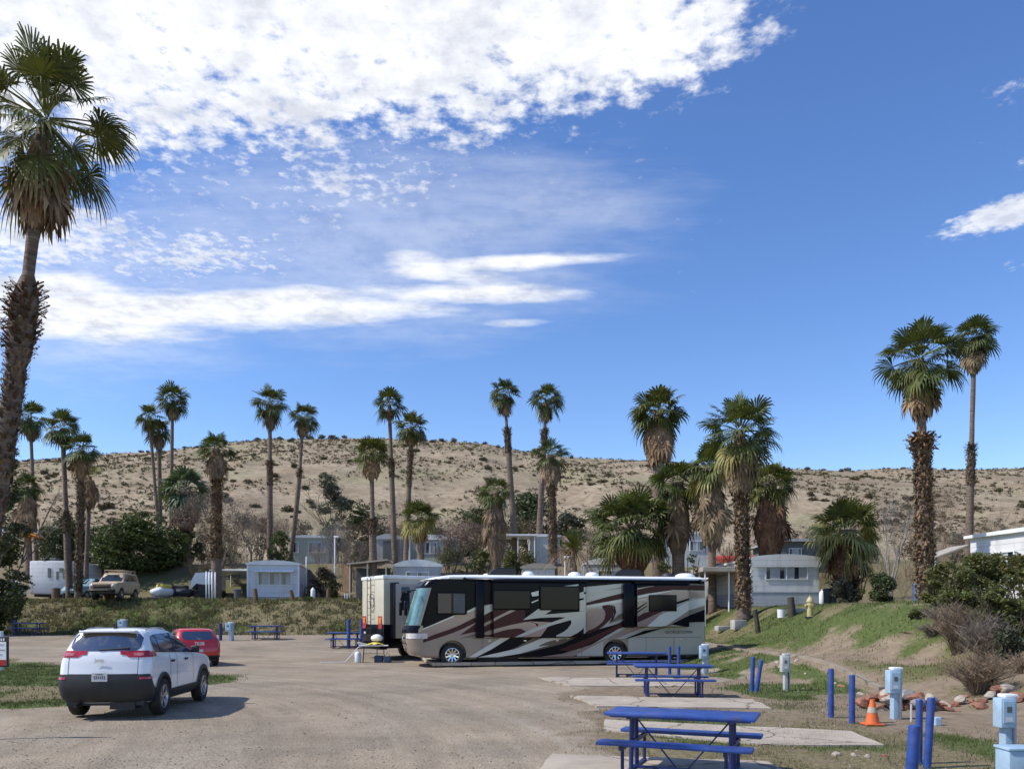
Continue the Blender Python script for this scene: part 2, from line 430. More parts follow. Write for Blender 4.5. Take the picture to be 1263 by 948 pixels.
def ground_material():
    m, nt, out = newmat('ground_soil_gravel_grass'); N = NT(nt)
    b = N.n('ShaderNodeBsdfPrincipled'); p = N.pos()
    at_ = N.n('ShaderNodeAttribute', attribute_name='mask')
    sep = N.n('ShaderNodeSeparateColor'); N.l(at_.outputs['Color'], sep.inputs[0])
    gr, gn, dr = sep.outputs[0], sep.outputs[1], sep.outputs[2]
    hillm = at_.outputs['Alpha']
    nf = N.noise(p, 9, 6, 0.65); nff = N.noise(p, 46, 3, 0.6); nb = N.noise(p, 0.35, 5, 0.6); nm = N.noise(p, 2.4, 5, 0.6)
    # gravel: crushed stone in greys and tans, wheel tracks come from the large noise
    vor = N.n('ShaderNodeTexVoronoi'); vor.inputs['Scale'].default_value = 26; N.l(p, vor.inputs[0])
    stone = N.ramp(vor.outputs['Color'], [(0.0, (0.20, 0.162, 0.12)), (0.35, (0.285, 0.235, 0.177)), (0.7, (0.35, 0.293, 0.222)), (1.0, (0.45, 0.385, 0.30))])
    flat = N.ramp(nm, [(0.3, (0.295, 0.235, 0.165)), (0.7, (0.395, 0.32, 0.228))])
    st_ = N.noise(p, 0.8, 6, 0.7)
    track = N.noise(N.pos((0.55, 0.16, 1)), 1.0, 4, 0.55)
    gravel = N.mix(N.ramp(track, [(0.40, (0.25, 0.25, 0.25)), (0.60, (0.75, 0.75, 0.75))]), flat, stone)
    arc = N.n('ShaderNodeCombineXYZ'); sp_ = N.n('ShaderNodeSeparateXYZ'); N.l(p, sp_.inputs[0])
    dx_ = N.math('ADD', sp_.outputs[0], 22.0); dy_ = N.math('ADD', sp_.outputs[1], -8.0)
    rad_ = N.math('SQRT', N.math('ADD', N.math('MULTIPLY', dx_, dx_), N.math('MULTIPLY', dy_, dy_)))
    N.l(N.math('MULTIPLY', rad_, 1.9), arc.inputs[0]); N.l(N.math('MULTIPLY', N.math('ARCTAN2', dy_, dx_), 2.2), arc.inputs[1])
    ruts = N.noise(arc.outputs[0], 1.0, 4, 0.6)
    gravel = N.mix(N.math('MULTIPLY', N.ramp(ruts, [(0.46, (0, 0, 0)), (0.62, (1, 1, 1))]), 0.36), gravel, (0.20, 0.16, 0.118))
    gravel = N.mix(N.math('MULTIPLY', N.ramp(ruts, [(0.30, (1, 1, 1)), (0.44, (0, 0, 0))]), 0.35), gravel, (0.43, 0.37, 0.30))
    gravel = N.mix(N.math('MULTIPLY', N.ramp(st_, [(0.60, (0, 0, 0)), (0.70, (1, 1, 1))]), 0.35), gravel, (0.13, 0.105, 0.085))
    gravel = N.mix(N.ramp(nb, [(0.35, (0.74, 0.74, 0.75)), (0.65, (1.10, 1.08, 1.05))]), (0, 0, 0), gravel)
    dirt = N.ramp(nm, [(0.3, (0.18, 0.138, 0.092)), (0.7, (0.32, 0.25, 0.172))])
    dirt = N.mix(N.math('MULTIPLY', nff, 0.35), dirt, (0.14, 0.10, 0.07))
    green = N.ramp(nf, [(0.3, (0.04, 0.065, 0.018)), (0.55, (0.095, 0.12, 0.036)), (0.75, (0.17, 0.165, 0.065))])
    dry = N.ramp(nf, [(0.3, (0.10, 0.085, 0.042)), (0.55, (0.20, 0.165, 0.09)), (0.75, (0.30, 0.25, 0.15))])
    hillc = N.ramp(N.noise(p, 0.11, 7, 0.6), [(0.33, (0.25, 0.19, 0.125)), (0.5, (0.335, 0.26, 0.175)), (0.60, (0.41, 0.325, 0.225)), (0.72, (0.34, 0.25, 0.175))])
    hillc = N.mix(N.math('MULTIPLY', N.ramp(N.noise(p, 0.9, 6, 0.7), [(0.46, (0, 0, 0)), (0.60, (1, 1, 1))]), 0.75), hillc, (0.17, 0.135, 0.085))
    hillc = N.mix(N.math('MULTIPLY', N.ramp(N.noise(N.pos((1, 1, 1)), 0.055, 5, 0.6), [(0.5, (0, 0, 0)), (0.64, (1, 1, 1))]), 0.5), hillc, (0.24, 0.225, 0.12))
    def edge(mask, n, w=0.5):
        a = N.math('ADD', mask, N.math('MULTIPLY', N.math('SUBTRACT', n, 0.5), w))
        return N.ramp(a, [(0.40, (0, 0, 0)), (0.60, (1, 1, 1))])
    c = dirt
    c = N.mix(edge(dr, nm, 0.9), c, dry)
    c = N.mix(edge(gr, nm, 0.5), c, gravel)
    c = N.mix(edge(gn, nf, 1.1), c, green)
    c = N.mix(edge(hillm, nm, 0.3), c, hillc)
    N.l(c, b.inputs['Base Color']); b.inputs['Roughness'].default_value = 0.95
    b.inputs['Specular IOR Level'].default_value = 0.15
    h = N.math('ADD', N.math('MULTIPLY', nf, 0.6), N.math('MULTIPLY', vor.outputs['Distance'], 0.5))
    N.l(N.bump(h, 0.55, 0.05), b.inputs['Normal'])
    N.l(b.outputs[0], out.inputs[0]); return m
M['ground'] = ground_material()

# ------------------------------------------------------------------ world: Nishita sky with clouds
SUN_EL, SUN_AZ = 47.0, -101.0      # azimuth measured from +Y towards +X: the sun stands to the left
def build_world():
    w = bpy.data.worlds.new('World'); scene.world = w; w.use_nodes = True
    nt = w.node_tree; nt.nodes.clear(); N = NT(nt)
    out = N.n('ShaderNodeOutputWorld')
    sky = N.n('ShaderNodeTexSky', sky_type='NISHITA'); sky.sun_disc = False
    sky.sun_elevation = R(SUN_EL); sky.sun_rotation = R(SUN_AZ)
    sky.altitude = 600; sky.air_density = 1.0; sky.dust_density = 0.35; sky.ozone_density = 2.2
    hs = N.n('ShaderNodeHueSaturation'); hs.inputs['Saturation'].default_value = 1.20; hs.inputs['Hue'].default_value = 0.510; hs.inputs['Value'].default_value = 0.87; hs.inputs['Value'].default_value = 1.0
    N.l(sky.outputs[0], hs.inputs['Color'])
    bg = N.n('ShaderNodeBackground'); N.l(hs.outputs[0], bg.inputs[0]); bg.inputs[1].default_value = 0.15
    tc = N.n('ShaderNodeTexCoord'); sp = N.n('ShaderNodeSeparateXYZ'); N.l(tc.outputs['Generated'], sp.inputs[0])
    x, y, z = sp.outputs
    yy = N.math('MAXIMUM', y, 0.02)
    u = N.math('MULTIPLY', N.math('DIVIDE', x, yy), 1.0); v = N.math('DIVIDE', z, yy)
    zz = N.math('MAXIMUM', z, 0.03)
    cp = N.n('ShaderNodeCombineXYZ'); N.l(N.math('DIVIDE', x, zz), cp.inputs[0]); N.l(N.math('DIVIDE', y, zz), cp.inputs[1])
    P = cp.outputs[0]
    cu = N.n('ShaderNodeCombineXYZ'); N.l(N.math('MULTIPLY', u, 1.0), cu.inputs[0]); N.l(N.math('MULTIPLY', v, 6.0), cu.inputs[1])
    S = cu.outputs[0]
    def ell(px, py, a, b, rot=0.0, w=1.0):
        u0 = (px - CX) / F; v0 = (HY - py) / F; a /= F; b /= F
        du = N.math('SUBTRACT', u, u0); dv = N.math('SUBTRACT', v, v0)
        c, s = math.cos(R(rot)), math.sin(R(rot))
        p = N.math('ADD', N.math('MULTIPLY', du, c / a), N.math('MULTIPLY', dv, s / a))
        q = N.math('ADD', N.math('MULTIPLY', du, -s / b), N.math('MULTIPLY', dv, c / b))
        r2 = N.math('ADD', N.math('MULTIPLY', p, p), N.math('MULTIPLY', q, q))
        return N.math('MULTIPLY', N.math('SUBTRACT', 1.0, r2), w)
    def union(es):
        r = es[0]
        for e in es[1:]: r = N.math('MAXIMUM', r, e)
        return N.math('MAXIMUM', r, -1.0)
    def sm(x, lo, hi): 
        n = N.n('ShaderNodeMapRange', interpolation_type='SMOOTHSTEP'); N.setin(n, 0, x)
        n.inputs[1].default_value = lo; n.inputs[2].default_value = hi; return n.outputs[0]
    wisp = N.noise(P, 1.6, 4, 0.6, '2D')
    puff = N.noise(P, 15, 5, 0.62, '2D'); puff2 = N.noise(P, 6, 5, 0.6, '2D')
    streak = N.noise(S, 5, 6, 0.6, '2D')
    puffmix = N.math('ADD', N.math('MULTIPLY', N.noise(P, 19, 5, 0.6, '2D'), 0.62), N.math('MULTIPLY', puff2, 0.38))
    puffB = N.math('ADD', N.math('MULTIPLY', N.noise(P, 26, 5, 0.62, '2D'), 0.62), N.math('MULTIPLY', puff2, 0.38))
    # A: the big mass, upper left
    A = union([ell(150, -20, 560, 232), ell(470, 10, 340, 172), ell(700, 10, 240, 132, 4), ell(800, 55, 150, 62, 14)])
    dA = sm(N.math('ADD', A, N.math('MULTIPLY', N.math('SUBTRACT', puffmix, 0.5), 3.3)), -0.15, 0.72)
    # B: broken flecks below it
    B = union([ell(1245, 262, 110, 24, 16, 2.2), ell(1290, 192, 60, 14, 10, .7), ell(1262, 328, 30, 7, 0, .6), ell(1250, 112, 34, 14, 20, 0.4), ell(1215, 180, 22, 6, 10, 0.4), ell(20, 290, 190, 62, 0, 2.0), ell(230, 312, 190, 52, 0, 1.3), ell(430, 225, 180, 60, 8, 1.1), ell(330, 250, 380, 105, 0, 0.35), ell(900, 50, 90, 26, 30, 0.6)])
    dB = sm(N.math('ADD', B, N.math('MULTIPLY', N.math('SUBTRACT', puffB, 0.53), 5.6)), 0.1, 1.9)
    dB = N.math('MULTIPLY', dB, 0.85)
    # C: long smooth streaks
    C = union([ell(60, 378, 340, 50, -3), ell(330, 382, 290, 34, 2), ell(560, 362, 185, 17, 0), ell(640, 322, 150, 14, 3), ell(560, 340, 120, 26, -14, 0.7),
               ell(640, 398, 50, 7, 2, 0.7)])
    dC = sm(N.math('ADD', C, N.math('MULTIPLY', N.math('SUBTRACT', streak, 0.5), 1.7)), -0.05, 1.0)
    # D: thin veil
    Dm = union([ell(420, 300, 420, 150), ell(120, 350, 300, 140), ell(620, 250, 260, 90, 0, 0.8)])
    dD = N.math('MULTIPLY', sm(N.math('ADD', Dm, N.math('MULTIPLY', N.math('SUBTRACT', streak, 0.5), 1.2)), -0.1, 1.2), 0.34)
    d = N.math('MAXIMUM', N.math('MAXIMUM', dA, dB), N.math('MAXIMUM', dC, dD))
    d = N.math('MULTIPLY', d, sm(y, 0.02, 0.15))
    # the rest of the sky, which the photo does not show, gets scattered cloud of the same kind
    far = N.math('MULTIPLY', sm(N.math('ADD', puffmix, N.math('MULTIPLY', wisp, 0.6)), 0.84, 1.02), sm(N.math('MULTIPLY', y, -1.0), -0.1, 0.2))
    d = N.math('MAXIMUM', d, N.math('MULTIPLY', far, 0.8))
    d = N.math('MULTIPLY', d, sm(z, 0.02, 0.12))
    cl = N.n('ShaderNodeBackground')
    thick = N.ramp(N.math('ADD', N.math('MULTIPLY', puff2, 0.6), N.math('MULTIPLY', puff, 0.4)), [(0.36, (0.97, 0.98, 1.0)), (0.50, (0.84, 0.86, 0.91)), (0.64, (0.64, 0.67, 0.75))])
    N.l(thick, cl.inputs[0]); cl.inputs[1].default_value = 0.86
    mx = N.n('ShaderNodeMixShader'); N.l(d, mx.inputs[0]); N.l(bg.outputs[0], mx.inputs[1]); N.l(cl.outputs[0], mx.inputs[2])
    N.l(mx.outputs[0], out.inputs[0])
    w.cycles.sampling_method = 'AUTOMATIC'
build_world()
sd = bpy.data.lights.new('sun', 'SUN'); sun = bpy.data.objects.new('sun', sd); col.objects.link(sun)
sd.energy = 3.5; sd.angle = R(1.0); sd.color = (1.0, 0.955, 0.88)
el, az = R(SUN_EL), R(SUN_AZ)
to_sun = Vector((math.sin(az) * math.cos(el), math.cos(az) * math.cos(el), math.sin(el)))
sun.rotation_euler = (-to_sun).to_track_quat('-Z', 'Y').to_euler()
# ------------------------------------------------------------------ ground sheet
def in_poly(X, Y, poly):
    X = np.asarray(X, float); Y = np.asarray(Y, float); c = np.zeros(X.shape, bool); n = len(poly)
    for i in range(n):
        x1, y1 = poly[i]; x2, y2 = poly[(i + 1) % n]
        if y1 == y2: continue
        k = ((y1 > Y) != (y2 > Y)) & (X < (x2 - x1) * (Y - y1) / (y2 - y1) + x1)
        c ^= k
    return c
def poly_sd(X, Y, poly):
    """signed distance, positive inside"""
    d = np.full(np.shape(X), 1e9); n = len(poly)
    for i in range(n):
        x1, y1 = poly[i]; x2, y2 = poly[(i + 1) % n]; dx, dy = x2 - x1, y2 - y1
        t = np.clip(((X - x1) * dx + (Y - y1) * dy) / (dx * dx + dy * dy), 0, 1)
        d = np.minimum(d, np.hypot(X - x1 - t * dx, Y - y1 - t * dy))
    return np.where(in_poly(X, Y, poly), d, -d)

LAWN = [(-40, 39), (-24, 38), (-17, 31), (-9.0, 26.2), (-8.3, 24.2), (-9.6, 19.5), (-9.9, 17.8), (-14, 17.2), (-40, 15)]
def masks(X, Y):
    n1 = fbm(X / 1.6, Y / 2.2, 4, 31); n2 = fbm(X / 4.5, Y / 5, 3, 77)
    lawn = sst(-0.9, 0.9, poly_sd(X, Y, LAWN) + (n1 - 0.5) * 2.4)
    # the gravel lot and loop road
    lot = sst(51.5, 49.3, Y + (n1 - 0.5) * 1.5) * sst(1.2 + 0.9, 1.2 - 0.9, X - 0.05 * (Y - 14) + (n1 - 0.5) * 2.2 - 5.5 * sst(21, 26, Y))
    lot = lot * (1 - lawn)
    lot = lot * (1 - sst(0.6, -0.6, Y - (11 + 0 * X)) * 0)
    # green grass
    g_lawn = lawn * (0.25 + 0.8 * sst(0.36, 0.54, n1)) * sst(39, 30, Y + (n2 - 0.5) * 8)
    g_front = sst(6.0, 7.2, X + (n1 - 0.5) * 2) * sst(8.8, 7.9, X - 0.12 * (Y - 14)) * sst(14.6, 13.2, Y) * (0.35 + 0.6 * sst(0.38, 0.55, n1))
    g_mid = sst(5.6, 7.0, X + (n1 - 0.5) * 2.2) * sst(9.6, 8.8, X) * sst(17.5, 20.5, Y) * sst(36, 33, Y) * (0.3 + 0.7 * sst(0.36, 0.5, n1))
    g_pads = 0.8 * sst(-1.0, 1.0, X - 1.4) * sst(9, 5, X) * sst(24, 15, Y) * 0.8 * sst(0.45, 0.60, n1)
    bank = sst(9.4, 10.3, X)
    g_bank = bank * np.maximum(sst(21.0, 25.5, Y + (n2 - 0.5) * 6 + (X - 11) * 0.9), 0.6 * sst(.46, .58, n1)) * sst(55, 48, Y) * (0.42 + 0.55 * sst(0.36, 0.58, n1)) * (0.8 + .2 * sst(.4, .6, n2))
    fb = sst(49.5, 51.5, Y) * sst(61, 57, Y)
    g_far = fb * sst(9, 6, X) * (0.25 + 0.70 * sst(0.38, 0.55, n2) + 0.40 * sst(0.43, 0.58, n1)) * (1 - 0.5 * sst(52, 55, Y) * sst(57, 55, Y))
    g_back = sst(60, 64, Y) * sst(100, 90, Y) * 0.5 * sst(0.5, 0.62, n2)
    g_road = sst(39, 41, Y) * 0
    green = np.clip(np.maximum.reduce([g_lawn, g_front, g_mid, g_pads, g_bank, g_far, g_back]), 0, 1)
    dry = np.maximum.reduce([lawn * 0.9, fb * 0.85, sst(0.5, 1.8, X) * sst(8, 6, X) * sst(22, 12, Y) * 0.62, bank * sst(31, 22, Y) * (0.35 + 0.6 * sst(.42, .6, n1)), sst(56, 60, Y) * sst(110, 95, Y) * 0.5,
                             bank * sst(28, 33, Y) * 0.8])
    hill = sst(88, 104, Y + (n2 - 0.5) * 10)
    return lot, green, np.clip(dry, 0, 1), hill

def axis(segs):
    r = []
    for a, b, st in segs: r.append(np.arange(a, b - 1e-6, st))
    r.append([segs[-1][1]]); return np.concatenate(r)
gxs = axis([(-420, -150, 15), (-150, -60, 3), (-60, -30, 1.0), (-30, 24, 0.3), (24, 60, 1.0), (60, 150, 3), (150, 420, 15)])
gys = axis([(-60, 0, 6), (0, 8, 1), (8, 62, 0.3), (62, 110, 1.0), (110, 245, 2.2), (245, 320, 8), (320, 1000, 60)])
GX, GY = np.meshgrid(gxs, gys)
GZ = hz(GX, GY)
nx, ny = len(gxs), len(gys)
idx = np.arange(nx * ny).reshape(ny, nx)
faces = np.stack([idx[:-1, :-1], idx[:-1, 1:], idx[1:, 1:], idx[1:, :-1]], -1).reshape(-1, 4)
ground = raw_mesh('ground', np.stack([GX, GY, GZ], -1).reshape(-1, 3), faces, M['ground'], smooth=True)
tag(ground, kind='structure')
mk = masks(GX, GY)
ca = ground.data.color_attributes.new('mask', 'FLOAT_COLOR', 'POINT')
ca.data.foreach_set('color', np.stack(mk, -1).reshape(-1).astype(np.float32))

# ------------------------------------------------------------------ concrete pads, kerb
def slab(name, pts, top=0.03, thick=0.12, mat='concrete', sub=0.45, seed=1):
    """a thin slab with slightly broken edges; corners are world (X, Y)"""
    rnd = random.Random(seed); P = []
    n = len(pts)
    for i in range(n):
        a = Vector(pts[i]); b = Vector(pts[(i + 1) % n]); k = max(1, int((b - a).length / sub))
        for j in range(k):
            p = a.lerp(b, j / k); P.append((p.x + rnd.uniform(-.035, .035), p.y + rnd.uniform(-.035, .035)))
    zb = max(gz(*p) for p in pts)
    mb = MB(); mb.prism(P, 'z', zb + top - thick, zb + top)
    o = mb.build(name, M[mat], fix=True)
    return tag(o, kind='structure')
PADS = [[(0.83, 25.6), (5.0, 25.3), (5.1, 22.4), (1.62, 22.6)],
        [(1.45, 19.8), (5.6, 19.0), (5.5, 17.1), (1.85, 17.5)],
        [(1.72, 15.27), (5.76, 13.75), (5.64, 12.25), (3.75, 12.35), (1.55, 13.9)],
        [(0.59, 11.45), (3.4, 10.9), (3.5, 9.2), (0.15, 9.6)]]
for i, p in enumerate(PADS): slab('concrete_pad', p, seed=i)
ra = math.atan2(2.14, 10.33)
RVO = Vector((-4.25, 31.98, 0.0))
def rvw(x, y): return (RVO.x + x * math.cos(ra) - y * math.sin(ra), RVO.y + x * math.sin(ra) + y * math.cos(ra))
slab('concrete_pad', [rvw(1.0, -1.3), rvw(11.5, -1.2), rvw(11.5, 4.2), rvw(1.0, 4.2)], seed=9)
# low retaining kerb along the foot of the right bank
kp = []
for Y in np.arange(20.8, 47.1, 0.75):
    X = 9.35 + 0.25 * math.sin(Y * 0.33) - 0.0
    kp.append((X, float(Y)))
kb = MB()
for i in range(len(kp) - 1):
    (x1, y1), (x2, y2) = kp[i], kp[i + 1]
    g1, g2 = gz(x1, y1), gz(x2, y2); w = 0.08; h = 0.075
    vs = [(x1 - w, y1, g1 - .25), (x1 + w, y1, g1 - .25), (x1 + w, y1, g1 + h), (x1 - w, y1, g1 + h),
          (x2 - w, y2 - .012, g2 - .25), (x2 + w, y2 - .012, g2 - .25), (x2 + w, y2 - .012, g2 + h), (x2 - w, y2 - .012, g2 + h)]
    kb.add(vs, [(0, 1, 2, 3), (7, 6, 5, 4), (0, 4, 5, 1), (1, 5, 6, 2), (2, 6, 7, 3), (3, 7, 4, 0)])
tag(kb.build('kerb', M['kerb'], fix=True), kind='structure')

# ------------------------------------------------------------------ grass (nobody could count it)
def blades(name, n, area, dens, h, w, mat, seed, lean=0.5):
    rs = np.random.RandomState(seed)
    x0, x1, y0, y1 = area
    X = rs.uniform(x0, x1, n * 4); Y = rs.uniform(y0, y1, n * 4)
    keep = rs.uniform(0, 1, n * 4) < dens(X, Y)
    X, Y = X[keep][:n], Y[keep][:n]; k = len(X)
    Z = hz(X, Y) - 0.01
    a = rs.uniform(0, 2 * np.pi, k); hh = h * rs.uniform(0.45, 1.25, k); ww = w * rs.uniform(0.6, 1.3, k)
    la = rs.uniform(0, 2 * np.pi, k); ll = hh * lean * rs.uniform(0.1, 1, k)
    B = np.stack([X, Y, Z], -1); side = np.stack([np.cos(a), np.sin(a), 0 * a], -1) * ww[:, None] / 2
    T = B + np.stack([np.cos(la) * ll, np.sin(la) * ll, hh], -1)
    V = np.stack([B - side, B + side, T], 1).reshape(-1, 3)
    Fc = np.arange(3 * k).reshape(-1, 3)
    return tag(raw_mesh(name, V, Fc, M[mat]), kind='stuff')
def dG(X, Y):
    m = masks(X, Y); return m[1] ** 1.5 * (0.3 + sst(0.4, 0.6, fbm(X / .5, Y / .5, 2, 8)))
def dD(X, Y):
    m = masks(X, Y); return m[2] * (1 - m[0]) * (0.04 + sst(0.47, 0.60, fbm(X / .45, Y / .45, 3, 18)))
tag(blades('grass', 34000, (0.5, 9.6, 9.5, 20), dG, 0.055, 0.014, 'grass_green', 1), 'short green grass growing in patches round the blue posts and pedestals', 'grass')
tag(blades('grass', 26000, (-20, -8, 17, 34), dG, 0.07, 0.022, 'grass_green', 2), 'green lawn beside the white car at the left edge', 'grass')
tag(blades('grass', 24000, (5, 24, 20, 54), dG, 0.10, 0.03, 'grass_green', 3), 'green grass on the slope below the white mobile home', 'grass')
tag(blades('grass', 26000, (0.3, 7, 9.5, 22), dD, 0.05, 0.012, 'grass_dry', 4), 'thin dry grass between the concrete pads', 'grass')
tag(blades('grass', 30000, (-38, 9, 49.5, 60), dD, 0.26, 0.075, 'grass_dry', 5, 0.9), 'tufted dry grass on the long bank below the mobile homes', 'grass')
tag(blades('grass', 22000, (-38, 9, 49.5, 60), dG, 0.20, 0.07, 'grass_green', 6, 0.8), 'green weeds growing on the long bank behind the lot', 'grass')
tag(blades('grass', 30000, (8.5, 24, 16, 52), dD, 0.06, 0.022, 'grass_dry', 7, 1.6), 'dry grass on the bare right hand bank', 'grass')
tag(blades('grass', 12000, (-34, -8, 17, 42), dD, 0.07, 0.03, 'grass_dry', 8), 'dry yellow grass round the lawn by the loop road', 'grass')
# loose stones in the gravel
def stones(name, n, area, smin, smax, mat, seed, dens):
    rs = np.random.RandomState(seed); x0, x1, y0, y1 = area
    X = rs.uniform(x0, x1, n * 3); Y = y0 + (y1 - y0) * rs.uniform(0, 1, n * 3) ** 1.6
    keep = rs.uniform(0, 1, n * 3) < dens(X, Y); X, Y = X[keep][:n], Y[keep][:n]; k = len(X)
    s = smin + (smax - smin) * rs.uniform(0, 1, k) ** 3
    Z = hz(X, Y) + s * 0.15; a = rs.uniform(0, 6.28, k)
    base = np.array([(1, 0, 0), (0, 1, 0), (-1, 0, 0), (0, -1, 0), (0, 0, .7), (0, 0, -.7)], float)
    V = base[None] * s[:, None, None] * rs.uniform(0.6, 1.2, (k, 6, 1))
    c, sn = np.cos(a)[:, None], np.sin(a)[:, None]
    V = np.stack([V[..., 0] * c - V[..., 1] * sn, V[..., 0] * sn + V[..., 1] * c, V[..., 2]], -1) + np.stack([X, Y, Z], -1)[:, None]
    t = np.array([(0, 1, 4), (1, 2, 4), (2, 3, 4), (3, 0, 4), (1, 0, 5), (2, 1, 5), (3, 2, 5), (0, 3, 5)])
    Fc = (t[None] + (np.arange(k) * 6)[:, None, None]).reshape(-1, 3)
    return tag(raw_mesh(name, V.reshape(-1, 3), Fc, M[mat]), kind='stuff')
M['pebble'] = leafmat('pebble', [(0.14, 0.115, 0.095), (0.28, 0.23, 0.185), (0.46, 0.40, 0.33)], rough=0.9, trans=0)
tag(stones('gravel', 9000, (-9, 2.5, 9.5, 24), 0.004, 0.020, 'pebble', 3, lambda X, Y: masks(X, Y)[0]), 'loose crushed stone scattered over the lot', 'gravel')
tag(stones('gravel', 1800, (1, 12, 9.5, 26), 0.006, 0.035, 'pebble', 4, lambda X, Y: 0.6 + 0 * X), 'loose stones on the dirt between pads and bank', 'gravel')
# ------------------------------------------------------------------ palms
class Tri:
    """fast collector for leaf faces (quads or tris kept apart)"""
    def __init__(s): s.v = []; s.f = []
    def build(s, name, mats, parent): 
        me = bpy.data.meshes.new(name); me.from_pydata(s.v, [], s.f); me.update()
        return link(name, me, parent, mats)

def fan(T, o, d, lp, lb, rnd, nb=18, droop=0.35, flat=1.0):
    """one fan leaf: petiole then a spread of folded blades with hanging tips"""
    d = d.normalized(); up = Vector((0, 0, 1))
    side = d.cross(up)
    if side.length < 0.1: side = Vector((math.cos(rnd.random() * 6), math.sin(rnd.random() * 6), 0)).cross(d)
    side.normalize(); nrm = side.cross(d).normalized()
    roll = rnd.uniform(-0.7, 0.7)
    side = (side * math.cos(roll) + nrm * math.sin(roll)).normalized(); nrm = side.cross(d).normalized()
    # petiole sags a little
    p0 = o; p1 = o + d * lp * 0.5 + Vector((0, 0, -0.02 * lp)); p2 = o + d * lp + Vector((0, 0, -0.10 * lp))
    w = 0.022 * (lp + lb)
    b = len(T.v)
    T.v += [tuple(p0 - side * w), tuple(p0 + side * w), tuple(p1 + side * w * .8), tuple(p1 - side * w * .8), tuple(p2 + side * w * .6), tuple(p2 - side * w * .6)]
    T.f += [(b, b + 1, b + 2, b + 3), (b + 3, b + 2, b + 4, b + 5)]
    d2 = (p2 - p1).normalized(); n2 = side.cross(d2).normalized()
    A = R(rnd.uniform(98, 118))
    for k in range(nb):
        t = (k + 0.5) / nb * 2 - 1
        a = t * A + rnd.uniform(-.03, .03)
        cup = 0.28 * abs(t) ** 1.5 * flat
        bd = (d2 * math.cos(a) + side * math.sin(a)).normalized()
        bd = (bd + n2 * cup).normalized()
        L = lb * (1 - 0.22 * abs(t)) * rnd.uniform(0.86, 1.08)
        hw = L * A / nb * 0.62
        sd = bd.cross(n2).normalized() * hw
        q1 = p2 + bd * L * 0.55 + Vector((0, 0, -droop * 0.10 * L))
        q2 = p2 + bd * L * 0.84 + Vector((0, 0, -droop * 0.38 * L))
        q3 = p2 + bd * L * 0.94 + Vector((rnd.uniform(-.05, .05) * L, rnd.uniform(-.05, .05) * L, -droop * L * rnd.uniform(0.7, 1.0)))
        b = len(T.v)
        T.v += [tuple(p2), tuple(q1 - sd * .8 + n2 * hw * .35), tuple(q1 + sd * .8 + n2 * hw * .35), tuple(q2 - sd * .42), tuple(q2 + sd * .42), tuple(q3)]
        T.f += [(b, b + 1, b + 2), (b + 1, b + 3, b + 4, b + 2), (b + 3, b + 5, b + 4)]

